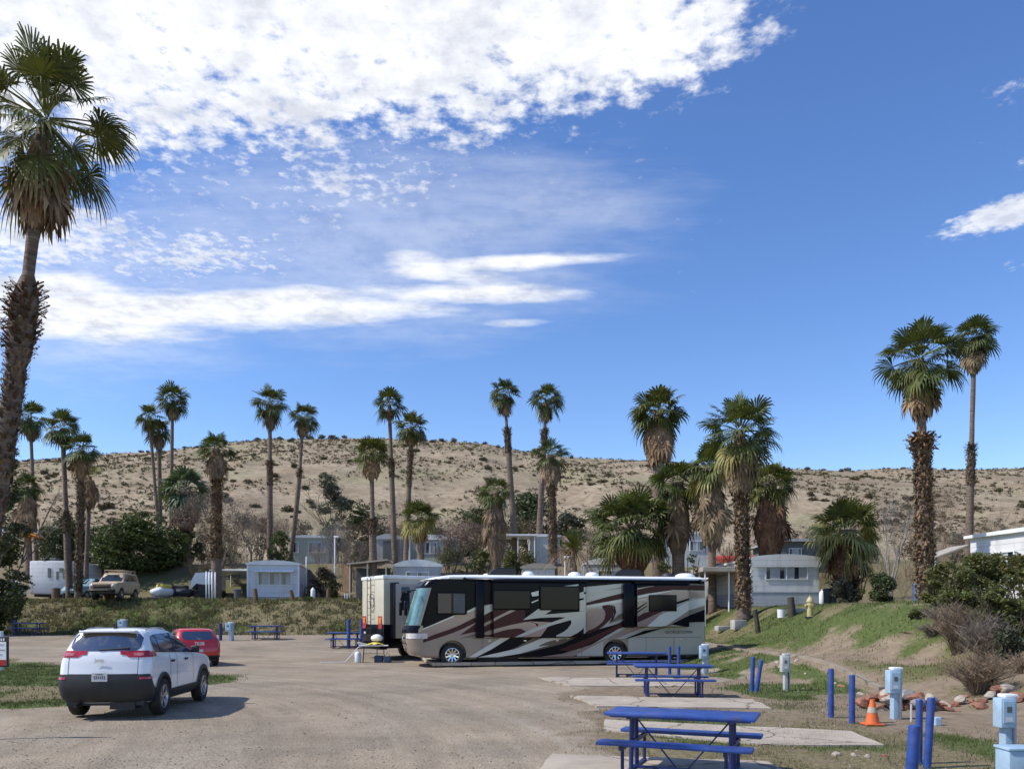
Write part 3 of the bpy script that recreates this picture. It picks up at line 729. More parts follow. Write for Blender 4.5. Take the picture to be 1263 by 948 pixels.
def palm(name, label, px, py, d, cr, base_px, tw0, tw1, top_py=None, skirt=None, boots=None, collar=None, n=34, lean_up=0, leaf='palm_leaf',
         group='fan palms round the campground', nb=14, elev=(-55, 86), seed=0, bend=0.0, bushy=1.0, bs=0.8, swell=1.0, drymat='frond_dry', yellow=0, base=None, petiole=0.5, pre_h=None):
    """px,py: photo position of the crown's heart; cr: crown radius in photo pixels; base_px: photo column of the foot; d: distance.
    tw0/tw1: trunk width in photo pixels at foot / head. skirt=(bottom row, width px). boots=(row from, row to). collar=row."""
    rnd = random.Random(seed * 977 + int(px)); s = F / d
    if base is None: base = ground_at(base_px, d)
    head = at(px, py, d); root = empty(name, base, 0, label, 'palm', group)
    hl = head - base
    H_ = hl.z
    def tp(t):   # trunk centre at height fraction t
        b = bend * H_ * math.sin(t * math.pi)
        return Vector((hl.x * t + b, hl.y * t, hl.z * t))
    def row_t(row):
        z = CAMZ - (row - HY) * d / F
        return max(0.0, min(1.0, (z - base.z) / H_))
    r0, r1 = tw0 / s / 2 * .9, tw1 / s / 2 * .88
    tc = row_t(collar) if collar else None
    nseg = 26 if swell == 1 else 60
    pts, rad = [], []
    for i in range(nseg + 1):
        t = i / nseg * 0.985
        if tc is None: r = r0 + (r1 - r0) * t
        else: r = (r0 + (r0 * 0.86 - r0) * t / tc) if t < tc else r1 * (1.08 - 0.08 * (t - tc) / (1 - tc + 1e-6))
        if tc and t < tc and (tc - t) * H_ < 0.75: r *= 1 + (swell - 1) * math.sin(math.pi * (tc - t) * H_ / 0.75) ** .6
        if t < 0.04: r *= 1.25 - 6 * t
        pts.append(tp(t)); rad.append(r * rnd.uniform(0.96, 1.04))
    pts[0] = pts[0] + Vector((0, 0, -0.4))
    mb = MB(); mb.tube(pts, rad, 10, jit=0.04, rnd=rnd); mb.build('trunk', M['palm_trunk'], root, smooth=True)
    if boots:
        T = Tri(); tA, tB = row_t(boots[1]), row_t(boots[0])
        cnt = int(max(60, (tB - tA) * H_ / (0.10 * bs) * 9 / bs)); cnt = min(cnt, 2600)
        for k in range(cnt):
            t = tA + (tB - tA) * (k + rnd.random()) / cnt
            a = k * 2.399 + rnd.uniform(-.3, .3)
            rr = (r0 + (r0 * 0.86 - r0) * t / tc) if (tc and t < tc) else (r0 + (r1 - r0) * t)
            if tc and t < tc and (tc - t) * H_ < 0.75: rr *= 1 + (swell - 1) * math.sin(math.pi * (tc - t) * H_ / 0.75) ** .6
            near = max(0, 1 - abs(t - (tc if tc else tB)) * H_ / 0.9)
            out_ = rr * (0.24 + 0.34 * rnd.random()) * (bs + .15) * (1 + 1.5 * near) + 0.015
            c = tp(t); rd = Vector((math.cos(a), math.sin(a), 0)); tg = Vector((-math.sin(a), math.cos(a), 0))
            w = rr * rnd.uniform(0.18, 0.42) * bs; hgt = (rr * rnd.uniform(0.45, 0.95) + 0.04) * bs
            b = len(T.v); z0 = c + rd * rr * 0.9
            up_ = rnd.uniform(0.5, 1.1) if rnd.random() < 0.8 else -0.4
            T.v += [tuple(z0 - tg * w), tuple(z0 + tg * w), tuple(z0 + rd * out_ + tg * w * .55 + Vector((0, 0, hgt * up_))), tuple(z0 + rd * out_ - tg * w * .55 + Vector((0, 0, hgt * up_))),
                    tuple(z0 + Vector((0, 0, hgt * .9))), tuple(z0 + rd * out_ * .9 + Vector((rnd.uniform(-.4, .4) * w, 0, hgt * (up_ + .25))))]
            T.f += [(b, b + 1, b + 2, b + 3), (b + 3, b + 2, b + 4), (b + 3, b + 5, b + 2)]
        T.build('leaf_bases', M['boot'], root)
    R_ = cr / s * 1.05; n = int(n * 1.3) if cr < 60 else n; petiole = petiole if cr > 45 else 0.40; lp = R_ * petiole; lb = R_ * (1.02 - petiole)
    hd = tp(1.0)
    if skirt:
        brow, wpx = skirt; sw = wpx / s / 2; zb = row_t(brow) * H_; zt = H_ - 0.30 * R_
        T = Tri(); L = zt - zb
        cnt = int(min(700, max(160, 60 * L * sw * 5)))
        def srad(q):   # q 0 at top .. 1 at the bottom
            return sw * (0.42 + 0.50 * math.sin(min(1, q * 1.1) * math.pi * 0.62)) * (1 - 0.35 * max(0, q - 0.55) / 0.45) 
        # inner core so nothing shows through
        core = []
        for i in range(9):
            q = i / 8; core.append((max(r1, srad(q) * 0.72), zt - L * q * 0.93))
        mbc = MB(); vs = []
        core.reverse()
        mbc.lathe(core, (0, 0, 0), 12)
        for i, v in enumerate(mbc.v):
            c = tp(max(0, min(1, v[2] / H_))); mbc.v[i] = (v[0] + c.x, v[1] + c.y, v[2])
        sk = mbc.build('dead_frond_skirt', M[drymat], root)
        for k in range(cnt):
            q = rnd.random() ** 0.85 * 0.82; a = rnd.uniform(0, 2 * math.pi)
            ln = L * rnd.uniform(0.16, 0.34); w = sw * rnd.uniform(0.07, 0.17)
            tw = rnd.uniform(-.25, .25)
            P_ = []
            for j in range(4):
                qq = q + (ln / L) * j / 3; zz = zt - L * qq
                aa = a + tw * j / 3
                r = srad(min(1.1, qq)) * (1.0 + 0.10 * rnd.random() + 0.10 * (j == 3))
                c = tp(max(0, min(1, zz / H_)))
                P_.append((Vector((c.x + r * math.cos(aa), c.y + r * math.sin(aa), zz)), Vector((-math.sin(aa), math.cos(aa), 0)) * w * (1, 1.1, .8, .15)[j]))
            b = len(T.v)
            for p_, t_ in P_: T.v += [tuple(p_ - t_), tuple(p_ + t_)]
            for j in range(3): T.f.append((b + 2 * j, b + 2 * j + 1, b + 2 * j + 3, b + 2 * j + 2))
        for k in range(int(10 + 6 * bushy)):   # a few whole dead fans hang free
            q = rnd.uniform(0.05, 0.55); a = rnd.uniform(0, 6.28); r = srad(q) * 0.8
            c = tp(min(1, (zt - L * q) / H_))
            o = Vector((c.x + r * math.cos(a), c.y + r * math.sin(a), zt - L * q))
            fan(T, o, Vector((math.cos(a) * .45, math.sin(a) * .45, -1)), L * 0.14, min(L * 0.3, R_ * 0.55), rnd, 9, 0.6)
        me = sk.data; bm = bmesh.new(); bm.from_mesh(me)
        tm = bpy.data.meshes.new('t'); tm.from_pydata(T.v, [], T.f); bm.from_mesh(tm); bm.to_mesh(me); bm.free(); bpy.data.meshes.remove(tm)
    T = Tri(); TY = Tri()
    for k in range(n):
        f = (k + 0.5) / n
        e = elev[1] - (elev[1] - elev[0]) * f ** 1.0 + rnd.gauss(0, 13)
        a = k * 2.39996 + rnd.uniform(-.25, .25)
        dv = Vector((math.cos(a) * math.cos(R(e)), math.sin(a) * math.cos(R(e)), math.sin(R(e))))
        o = hd + Vector((math.cos(a) * r1 * .7, math.sin(a) * r1 * .7, 0.10 * R_ - 0.30 * R_ * f))
        sc = rnd.uniform(0.68, 1.12) * (0.8 + 0.2 * min(1, f * 3))
        isy = yellow and f > 1 - yellow
        fan(TY if isy else T, o, dv, lp * sc, lb * sc, rnd, nb, 0.10 + 0.62 * f + (0.2 if isy else 0), 0.5 + 0.5 * f)
    T.build('crown', M[leaf], root)
    if yellow: TY.build('ageing_fronds', M['palm_leaf_yellow'], root)
    return root

PB = 'fan_palm'
LG = 'fan palms round the campground'
# the near palm at the left edge: its foot is just outside the frame
palm(PB, 'very tall leaning fan palm nearest the camera, rough swollen lower trunk, smooth thin neck', 56, 140, 8.0, 94, -88, 29, 15, bs=.55, swell=1.45, skirt=(284, 44), boots=(352, 760), collar=352,
     n=60, nb=22, seed=3, bend=0.021, bushy=4, petiole=0.56, elev=(-62, 88), base=Vector((-5.76, 8.0, 0.0)))
palm(PB, 'slim palm with brown collar, leftmost of the palms standing on the far bank', 37, 512, 72, 23, 45, 6, 4, skirt=(543, 14), n=26, seed=2)
palm(PB, 'tall palm with swollen lower trunk on the bank above the white car', 77, 525, 59, 26, 86, 10, 6, skirt=(552, 12), boots=(632, 660), collar=632, n=28, seed=3)
palm(PB, 'shaggy trunked palm standing close beside a taller palm above the white car', 101, 552, 58.5, 23, 96, 10, 8, skirt=(592, 15), boots=(595, 730), n=28, seed=4)
palm(PB, 'mostly dead palm with a hanging brown beard and few pale leaves', 111, 585, 61, 20, 105, 7, 5, skirt=(626, 20), n=9, elev=(20, 75), seed=5, leaf='palm_leaf_yellow')
palm(PB, 'short palm with thick brown beard between dark tree and white trailer', 32, 598, 66, 20, 36, 10, 8, skirt=(655, 22), n=26, seed=6)
palm(PB, 'leaning palm, left one of three crossing trunks above the dark green tree', 184, 512, 78, 20, 199, 5, 4, skirt=(537, 9), n=24, seed=7, group=LG)
palm(PB, 'lower middle palm of three crossing trunks above the dark green tree', 196, 528, 79, 18, 198, 7, 5, skirt=(556, 11), n=24, seed=8)
palm(PB, 'highest of three crossing palms, thin straight trunk above the dark green tree', 213, 490, 77, 23, 210, 6, 4, skirt=(519, 13), n=28, seed=9)
palm(PB, 'full grey green palm with brown beard in front of the bare hill', 229, 600, 69, 31, 230, 14, 12, skirt=(656, 24), n=40, leaf='palm_leaf_grey', seed=10, drymat='frond_red')
palm(PB, 'flat topped palm with ragged bark, behind the white poles', 267, 551, 59, 23, 267, 14, 11, skirt=(590, 24), boots=(592, 690), n=24, elev=(-25, 60), seed=11)
palm(PB, 'tall palm with collar halfway up, over the brush left of the pale green house', 333, 495, 72, 24, 333, 8, 5, skirt=(530, 13), collar=568, boots=(568, 600), n=30, seed=12)
palm(PB, 'palm leaning right with curved thin trunk above the pale green house', 374, 512, 74, 20, 357, 7, 4, skirt=(539, 11), collar=580, boots=(578, 590), n=26, seed=13, bend=0.012)
palm(PB, 'palm with split brown beard rising behind the wooden awning shelter', 458, 556, 57.5, 26, 461, 11, 6, skirt=(590, 23), collar=640, boots=(640, 660), n=28, elev=(-30, 80), seed=14)
palm(PB, 'taller palm of a close pair, half its trunk smooth, above the green brush', 480, 496, 70, 23, 487, 8, 5, skirt=(518, 10), collar=566, boots=(566, 590), n=28, seed=15)
palm(PB, 'shorter fuller palm of a close pair, behind the spreading low palm', 508, 524, 68, 24, 500, 8, 6, skirt=(550, 15), boots=(556, 600), n=32, seed=16)
palm(PB, 'low palm with drooping yellow green fronds before a pale green mobile home', 518, 636, 65, 27, 519, 11, 9, n=34, yellow=0.35, seed=17, skirt=(668, 16), drymat='frond_red')
palm(PB, 'short palm with long brown beard left of a thin taller one', 611, 604, 61.5, 23, 613, 14, 12, skirt=(692, 25), n=28, seed=18)
palm(PB, 'tall thin palm with clear collar, left of the middle pair above the coach', 622, 483, 70, 22, 637, 9, 4, skirt=(513, 12), collar=529, boots=(527, 560), n=28, seed=19)
palm(PB, 'tall thin palm with clear collar, right of the middle pair above the coach', 674, 490, 72, 23, 663, 9, 4, skirt=(520, 13), collar=530, boots=(529, 545), n=28, seed=20)
palm(PB, 'palm with shaggy studded trunk in front of the right palm of the middle pair', 679, 558, 59.5, 24, 684, 12, 9, skirt=(598, 24), boots=(600, 690), n=26, elev=(-28, 70), seed=21)
palm(PB, 'big headed palm with huge brown beard standing against the sky', 812, 504, 59.5, 35, 812, 18, 14, skirt=(572, 39), n=44, seed=22)
palm(PB, 'low wide young palm with dense dark fans and reddish trunk', 777, 645, 54, 52, 786, 30, 28, skirt=(700, 50), n=62, seed=23, elev=(-35, 80), yellow=0.12, nb=16, drymat='frond_red')
palm(PB, 'bearded palm directly right of the low wide young palm', 836, 592, 53.5, 34, 837, 18, 16, skirt=(676, 30), n=38, seed=24)
palm(PB, 'bearded palm tucked behind the tallest middle palm, spindle shaped skirt', 877, 572, 51.5, 32, 879, 11, 9, skirt=(672, 34), n=34, seed=25, yellow=0.15)
palm(PB, 'wide open crowned palm with thick studded trunk beside the white mobile home', 912, 528, 43, 50, 918, 19, 15, skirt=(606, 42), boots=(605, 752), n=44, nb=18, seed=26, yellow=0.12)
palm(PB, 'bearded palm over the roof of the white mobile home', 951, 592, 53, 31, 949, 15, 14, skirt=(684, 40), n=36, seed=27, drymat='frond_red')
palm(PB, 'short palm with drooping yellow green fronds right of the white mobile home', 1044, 652, 45, 44, 1043, 28, 26, skirt=(716, 42), n=48, nb=16, yellow=0.62, seed=28, drymat='frond_red', boots=(716, 752))
palm(PB, 'tall thick trunked palm with flared shaggy collar, left one at the right edge', 1134, 438, 33, 50, 1143, 22, 12, swell=1.3, skirt=(514, 34), collar=538, boots=(536, 748), n=46, nb=18, seed=29, bushy=2)
palm(PB, 'tall slender palm behind the thick trunked one at the right edge', 1202, 412, 46, 29, 1193, 11, 6, skirt=(460, 22), collar=552, boots=(548, 600), n=36, nb=16, seed=30)

# the spiky low palm with brown arching fronds over the coach roof
def feather_palm(px, py, d, r_px, label):
    s = F / d; rnd = random.Random(5); base = ground_at(px, d)
    root = empty('feather_palm', base, 0, label, 'palm'); hd = at(px, py, d) - base
    mb = MB(); mb.tube([(0, 0, -.3), (hd.x * .5, 0, hd.z * .5), tuple(hd)], [.3, .27, .22], 10); mb.build('trunk', M['palm_trunk'], root, smooth=True)
    for nm, mt, cnt, e0, e1, rr in (('crown', 'palm_leaf', 44, 12, 85, 1.0), ('dead_fronds', 'frond_dry', 22, -25, 8, 1.25)):
        T = Tri()
        for k in range(cnt):
            e = R(e0 + (e1 - e0) * rnd.random()); a = k * 2.4 + rnd.uniform(-.2, .2); L = r_px / s * rr * rnd.uniform(.8, 1.1)
            dv = Vector((math.cos(a) * math.cos(e), math.sin(a) * math.cos(e), math.sin(e))); sd = dv.cross(Vector((0, 0, 1))).normalized()
            prev = None
            for j in range(15):
                t = j / 14; p = hd + dv * L * t + Vector((0, 0, -0.42 * L * t * t)); ll = L * 0.20 * math.sin(math.pi * min(1, t * .9 + .12))
                for sg in (-1, 1):
                    tip = p + (sd * sg * .8 + dv * .7).normalized() * ll + Vector((0, 0, -.08 * ll + .2 * ll)); b = len(T.v); w = dv * .03
                    T.v += [tuple(p - w), tuple(p + w), tuple(tip)]; T.f.append((b, b + 1, b + 2))
                if prev is not None:
                    b = len(T.v); T.v += [tuple(prev - sd * .025), tuple(prev + sd * .025), tuple(p + sd * .02), tuple(p - sd * .02)]; T.f.append((b, b + 1, b + 2, b + 3))
                prev = p
        T.build(nm, M[mt], root)
feather_palm(707, 676, 50, 40, 'low spiky feather palm with brown arching dead fronds behind the coach roof')

# ------------------------------------------------------------------ broadleaf trees, bare trees, bushes
def leaves_np(C, rad, n, size, seed, shape=(1, 1, 1), core=0.35):
    """n small leaf quads spread through lumpy clumps. C: list of (centre, radius)"""
    rs = np.random.RandomState(seed); vs = []
    tot = sum(r ** 2 for _, r in C)
    for c, r in C:
        k = max(8, int(n * r * r / tot))
        dd = rs.normal(size=(k, 3)); dd /= np.linalg.norm(dd, axis=1)[:, None]
        rr = r * (core + (1 - core) * rs.uniform(0, 1, k) ** 0.5) * rs.uniform(0.85, 1.15, k)
        P = np.array(c)[None] + dd * rr[:, None] * np.array(shape)[None]
        a = rs.normal(size=(k, 3)); a[:, 2] *= 0.6; a /= np.linalg.norm(a, axis=1)[:, None]
        b = np.cross(a, rs.normal(size=(k, 3))); b /= np.linalg.norm(b, axis=1)[:, None]
        s = size * rs.uniform(0.5, 1.3, k)[:, None]
        vs.append(np.stack([P - a * s, P + b * s * .45, P + a * s, P - b * s * .45], 1))
    V = np.concatenate(vs).reshape(-1, 3)
    return V, np.arange(len(V)).reshape(-1, 4)

def branch(mb, p, d, L, r, depth, rnd, spread=0.6, tips=None, droop=0.0, n=5, kids=(2, 4)):
    q = p; pts = [p]; dd = d.normalized(); rad = [r]
    for i in range(3):
        dd = (dd + Vector((rnd.uniform(-1, 1), rnd.uniform(-1, 1), rnd.uniform(-.5, .7) - droop)) * 0.16).normalized()
        q = q + dd * L / 3; pts.append(q); rad.append(r * (1 - 0.2 * (i + 1)))
    mb.tube(pts, rad, n, caps=False)
    if depth <= 0:
        if tips is not None: tips.append(q)
        return
    for k in range(rnd.randint(*kids)):
        a = rnd.uniform(0, 6.28); v = Vector((math.cos(a), math.sin(a), rnd.uniform(-.2, .6))) * spread
        st = pts[rnd.choice((2, 3, 3))]
        branch(mb, st, dd + v, L * rnd.uniform(.6, .85), r * .55, depth - 1, rnd, spread, tips, droop, max(3, n - 1), kids)

def tree(name, label, px, base_py_d, top_py, w_px, leaf, n, size, seed, trunk_frac=0.3, group=None, bark='bark', cat='tree', clumps=12, cx_px=None, trunk_r=0.18):
    d = base_py_d; s = F / d; rnd = random.Random(seed)
    base = ground_at(px, d); top = CAMZ - (top_py - HY) / s; H_ = top - base.z; W = w_px / s / 2
    root = empty(name, base, 0, label, cat, group)
    mb = MB(); tips = []
    mb.tube([(0, 0, -.3), (0.05, 0, H_ * trunk_frac * .6), (0, .05, H_ * trunk_frac)], [trunk_r * 1.3, trunk_r, trunk_r * .85], 8, caps=False)
    for k in range(5):
        a = k * 1.26 + rnd.random(); branch(mb, Vector((0, 0, H_ * trunk_frac * rnd.uniform(.7, 1))), Vector((math.cos(a) * W / H_ * 1.3, math.sin(a) * W / H_ * 1.3, rnd.uniform(.5, 1))), H_ * .33, trunk_r * .5, 2, rnd, .5, tips)
    mb.build('trunk', M[bark], root, smooth=True)
    C = []
    for k in range(clumps):
        a = rnd.uniform(0, 6.28); q = rnd.random(); z = H_ * (trunk_frac * .7 + (1 - trunk_frac * .7) * q)
        prof = math.sin(math.pi * min(1, 0.22 + 0.72 * q)) ** .7
        rr = W * prof * rnd.uniform(.25, .8); cr = W * rnd.uniform(.26, .42)
        C.append(((rr * math.cos(a), rr * math.sin(a), min(z, H_ - cr * .7)), cr))
    V, Fc = leaves_np(C, W, n, size, seed)
    # thin out by noise so gaps show
    cc = V.reshape(-1, 4, 3).mean(1); nz = fbm(cc[:, 0] * 1.6 + 5 * cc[:, 2], cc[:, 1] * 1.6 + cc[:, 2] * 1.3, 2, seed); keep = nz > 0.45
    keep |= cc[:, 2] < H_ * .2
    keep &= cc[:, 2] > 0.05
    V = V.reshape(-1, 4, 3)[keep].reshape(-1, 3); Fc = np.arange(len(V)).reshape(-1, 4)
    raw_mesh('crown', V, Fc, M[leaf], root)
    return root
def bush(name, label, px, d, top_py, w_px, leaf, n, size, seed, group=None, base=None, cat='bush', depth_m=None, gap=0.42, stems='twig_dark'):
    s = F / d; rnd = random.Random(seed); base = ground_at(px, d) if base is None else base
    H_ = max(.3, CAMZ - (top_py - HY) / s - base.z); W = w_px / s / 2; D = depth_m or W
    root = empty(name, base, 0, label, cat, group)
    mb = MB()
    for k in range(9):
        a = k * .7 + rnd.random() * .4; mb.tube([(0, 0, -.1), (math.cos(a) * W * .3, math.sin(a) * D * .3, H_ * .45), (math.cos(a) * W * .65, math.sin(a) * D * .65, H_ * .8)], [.035, .025, .01], 4, caps=False)
    mb.build('stems', M[stems], root)
    C = []
    for k in range(13):
        a = rnd.uniform(0, 6.28); q = rnd.random(); rr = rnd.uniform(.1, .68) * math.sin(math.pi * (0.3 + .55 * q)); cr = min(W, H_) * rnd.uniform(.26, .44)
        C.append(((rr * W * math.cos(a), rr * D * math.sin(a), min(H_ - cr * .85, cr * .5 + H_ * q * .8)), cr))
    V, Fc = leaves_np(C, W, n, size, seed)
    cc = V.reshape(-1, 4, 3).mean(1); nz = fbm(cc[:, 0] * 2.2 + 5 * cc[:, 2], cc[:, 1] * 2.2 + cc[:, 2] * 2.1, 2, seed)
    keep = (nz > gap) & (cc[:, 2] > 0.0)
    V = V.reshape(-1, 4, 3)[keep].reshape(-1, 3); Fc = np.arange(len(V)).reshape(-1, 4)
    raw_mesh('foliage', V, Fc, M[leaf], root)
    return root
def bare_tree(label, px, d, top_py, w_px, mat, seed, depth=4, kids=(2, 4), r=0.13, group=None, name='bare_tree', haze_leaf=None, nl=0, multi=1):
    s = F / d; rnd = random.Random(seed); base = ground_at(px, d); H_ = CAMZ - (top_py - HY) / s - base.z; W = w_px / s / 2
    root = empty(name, base, 0, label, 'bare tree', group); mb = MB(); tips = []
    for m_ in range(multi):
        ox = rnd.uniform(-.5, .5) * (multi > 1) * W * .5
        st = Vector((ox, rnd.uniform(-.3, .3), -.2)); h0 = H_ * .22
        mb.tube([st, st + Vector((0.03, 0, h0))], [r * 1.2, r], 7, caps=False)
        for k in range(4 if multi == 1 else 3):
            a = k * 1.6 + rnd.random(); branch(mb, st + Vector((0.03, 0, h0 * rnd.uniform(.7, 1))), Vector((math.cos(a) * W / H_ * 1.5, math.sin(a) * W / H_ * 1.5, 1)), H_ * .30, r * .6, depth, rnd, .55, tips, n=5, kids=kids)
    # squeeze into the wanted outline
    V = np.array(mb.v); zmax = V[:, 2].max(); xm = np.percentile(np.abs(V[:, 0]), 99)
    V[:, 2] *= np.where(V[:, 2] > 0, H_ / zmax, 1); V[:, 0] *= min(1.6, W / xm); V[:, 1] *= min(1.6, W / xm)
    mb.v = [tuple(p) for p in V]
    mb.build('branches', M[mat], root)
    if haze_leaf:
        t = np.array([tuple(q) for q in tips]); t[:, 2] *= H_ / zmax; t[:, 0] *= min(1.6, W / xm); t[:, 1] *= min(1.6, W / xm)
        V, Fc = leaves_np([(tuple(q), 0.35) for q in t], 1, nl, .07, seed, core=0.0)
        raw_mesh('foliage', V, Fc, M[haze_leaf], root)
    return root
def twig_bush(label, px, d, top_py, w_px, mat, seed, n=220, base=None, name='bare_shrub', group=None, thick=.008):
    s = F / d; rnd = random.Random(seed); base = ground_at(px, d) if base is None else base
    H_ = CAMZ - (top_py - HY) / s - base.z; W = w_px / s / 2
    mb = MB()
    for k in range(n):
        a = rnd.uniform(0, 6.28); t = rnd.random() ** .6; h = H_ * rnd.uniform(.55, 1) * (1 - .35 * t)
        e = Vector((math.cos(a) * W * t, math.sin(a) * W * t, h)); m_ = Vector((e.x * .35, e.y * .35, h * .5)) + Vector((rnd.uniform(-.06, .06), rnd.uniform(-.06, .06), 0))
        o = Vector((math.cos(a) * .12 * t, math.sin(a) * .12 * t, -.03))
        mb.tube([o, m_, e], [thick * 1.4, thick, thick * .4], 3, caps=False)
        for j in range(3):
            b2 = m_.lerp(e, rnd.random()); e2 = b2 + Vector((rnd.uniform(-1, 1), rnd.uniform(-1, 1), rnd.uniform(.2, 1))) * .22 * H_ 
            mb.tube([b2, e2], [thick * .7, thick * .3], 3, caps=False)
    o = mb.build(name, M[mat]); o.location = base
    return tag(o, label, 'shrub', group)

# left side
tree('dark_tree', 'dark dense tree at the left edge overhanging the white trailer', -6, 50, 552, 92, 'leaf_dark', 30000, .13, 3, .1, clumps=36)
tree('green_tree', 'broad dark green tree behind the tan truck', 172, 67, 640, 112, 'leaf_mid', 26000, .15, 4, .12, clumps=30)
tree('green_tree', 'dark green tree to the left of the tan truck behind the white trailer', 82, 70, 648, 92, 'leaf_dark', 13000, .15, 5, .1, clumps=20)
tree('green_tree', 'dark olive tree on the slope just right of the tan truck', 226, 69, 655, 44, 'leaf_dark', 8000, .15, 6, .1, clumps=14)
bare_tree('bare pinkish brown tree spreading over the boat trailers', 268, 63, 600, 96, 'twig_brown', 11, depth=4, haze_leaf='leaf_pink', nl=7000)
bare_tree('bare brown tree on the slope behind the left mobile home', 310, 70, 612, 74, 'twig_brown', 12, depth=4, kids=(3, 4), multi=2, r=.08)
bare_tree('grey bare tree below the palm with a collar halfway up', 345, 78, 625, 56, 'twig', 13, depth=4, multi=2, r=.08)
tree('grey_green_tree', 'grey green feathery tree on the slope behind the pale green house', 410, 84, 584, 54, 'leaf_grey', 9000, .14, 7, .25, clumps=18)
tree('grey_green_tree', 'second dull green tree behind the palm with split brown beard', 445, 86, 615, 60, 'leaf_mid', 8000, .15, 8, .2, clumps=16)
bare_tree('white stemmed bare tree right of the pale green house', 414, 72, 640, 44, 'bark_grey', 14, depth=4, kids=(3, 4), multi=3, r=.07)
bare_tree('bare grey thicket left of the wooden awning shelter', 433, 66, 658, 46, 'twig', 15, depth=4, kids=(3, 4), multi=3, r=.06)
bush('green_bush', 'small dark bush on the lip of the bank', 380, 56.4, 737, 24, 'leaf_mid', 1800, .07, 21)
bush('brown_bush', 'olive brown overgrown bush beside the left mobile home', 398, 62, 700, 44, 'scrub', 5000, .09, 22, cat='bush')
bush('green_bush', 'green bush beneath the thicket left of the awning shelter', 412, 60, 712, 30, 'leaf_olive', 3000, .08, 23)
bush('green_bush', 'bush growing under the palm behind the left mobile home', 345, 70, 655, 44, 'leaf_mid', 4500, .10, 24)
# middle
tree('green_tree', 'dark green tree behind the bearded short palm', 590, 82, 628, 70, 'leaf_dark', 9000, .15, 31, .15, clumps=18)
tree('green_tree', 'dark spreading tree between the two thin collared palms', 655, 80, 612, 84, 'leaf_dark', 12000, .15, 32, .15, clumps=22)
tree('green_tree', 'dull green tree left of the low wide young palm', 705, 84, 628, 52, 'leaf_grey', 6000, .15, 33, .15, clumps=14)
bare_tree('silvery bare tree just left of the bearded short palm', 575, 66, 640, 64, 'twig', 34, depth=4, kids=(3, 4), multi=2, r=.08, haze_leaf='leaf_pink', nl=1500)
bare_tree('dark forked bare tree before the pale green mobile home', 556, 60, 655, 36, 'twig_dark', 35, depth=3, r=.1)
bush('green_bush', 'yellow green bush at the foot of the bearded short palm', 600, 57, 672, 34, 'leaf_olive', 3000, .09, 36)
bush('green_bush', 'leafy bush right of the bearded short palm', 632, 57, 668, 40, 'leaf_mid', 4200, .09, 37)
bush('green_bush', 'round green bush right of the low wide young palm', 822, 49, 674, 34, 'leaf_olive', 3200, .08, 38)
bush('green_bush', 'dark round bush below the bearded palm beside the carport', 850, 49.5, 666, 40, 'leaf_dark', 4200, .08, 39)
bare_tree('black leafless tree between two bearded palms', 897, 56, 648, 46, 'twig_dark', 40, depth=3, r=.12)
# right
bare_tree('pale grey leafless tree right of the yellow fronded palm', 1098, 56, 588, 78, 'bark_grey', 41, depth=5, kids=(2, 3), r=.2)
bare_tree('thin brown bare tree between the two tall right hand palms', 1166, 52, 572, 54, 'twig_brown', 42, depth=4, multi=3, r=.05)
bare_tree('bare brown tree behind the roof of the right mobile home', 1232, 62, 606, 66, 'twig_brown', 43, depth=4, r=.08)
bush('dark_bush', 'dark rounded bush on the grass right of the yellow fronded palm', 1088, 41, 707, 46, 'leaf_dark', 6000, .07, 44, gap=.3)
bush('green_bush', 'grey green bush growing at the foot of the yellow fronded palm', 1038, 43, 712, 34, 'leaf_grey', 3200, .07, 45)
bush('green_bush', 'tall olive green bush covering the foot of the thick trunked palm', 1168, 29, 692, 66, 'leaf_olive', 11000, .06, 46, depth_m=1.3)
bush('green_bush', 'dark green bush in front of the right mobile home', 1212, 27.5, 684, 84, 'leaf_olive', 15000, .06, 47, depth_m=1.3)
bush('green_bush', 'olive green bush cut by the right edge of the picture', 1268, 25, 680, 76, 'leaf_olive', 12000, .055, 48, depth_m=1.3)
bush('green_bush', 'low green bush with grey stems below the tall olive bush', 1200, 24, 728, 96, 'leaf_mid', 9000, .05, 49, gap=.47)
bush('green_bush', 'small yellow green bush at the left foot of the thicket', 1132, 26, 762, 30, 'leaf_olive', 2600, .045, 50)
twig_bush('leafless twiggy shrub mixed into the right hand thicket', 1165, 24.5, 738, 62, 'twig', 51, n=260)
twig_bush('leafless grey shrub growing among the rocks at the right', 1205, 18.3, 792, 96, 'twig', 52, n=300, thick=.007)
twig_bush('short leafless shrub at the right edge behind the pedestal', 1262, 19.5, 800, 60, 'twig', 53, n=160, thick=.007)
twig_bush('dry twiggy weeds halfway up the right hand bank', 1120, 25.5, 780, 26, 'twig_brown', 54, n=80, thick=.007)

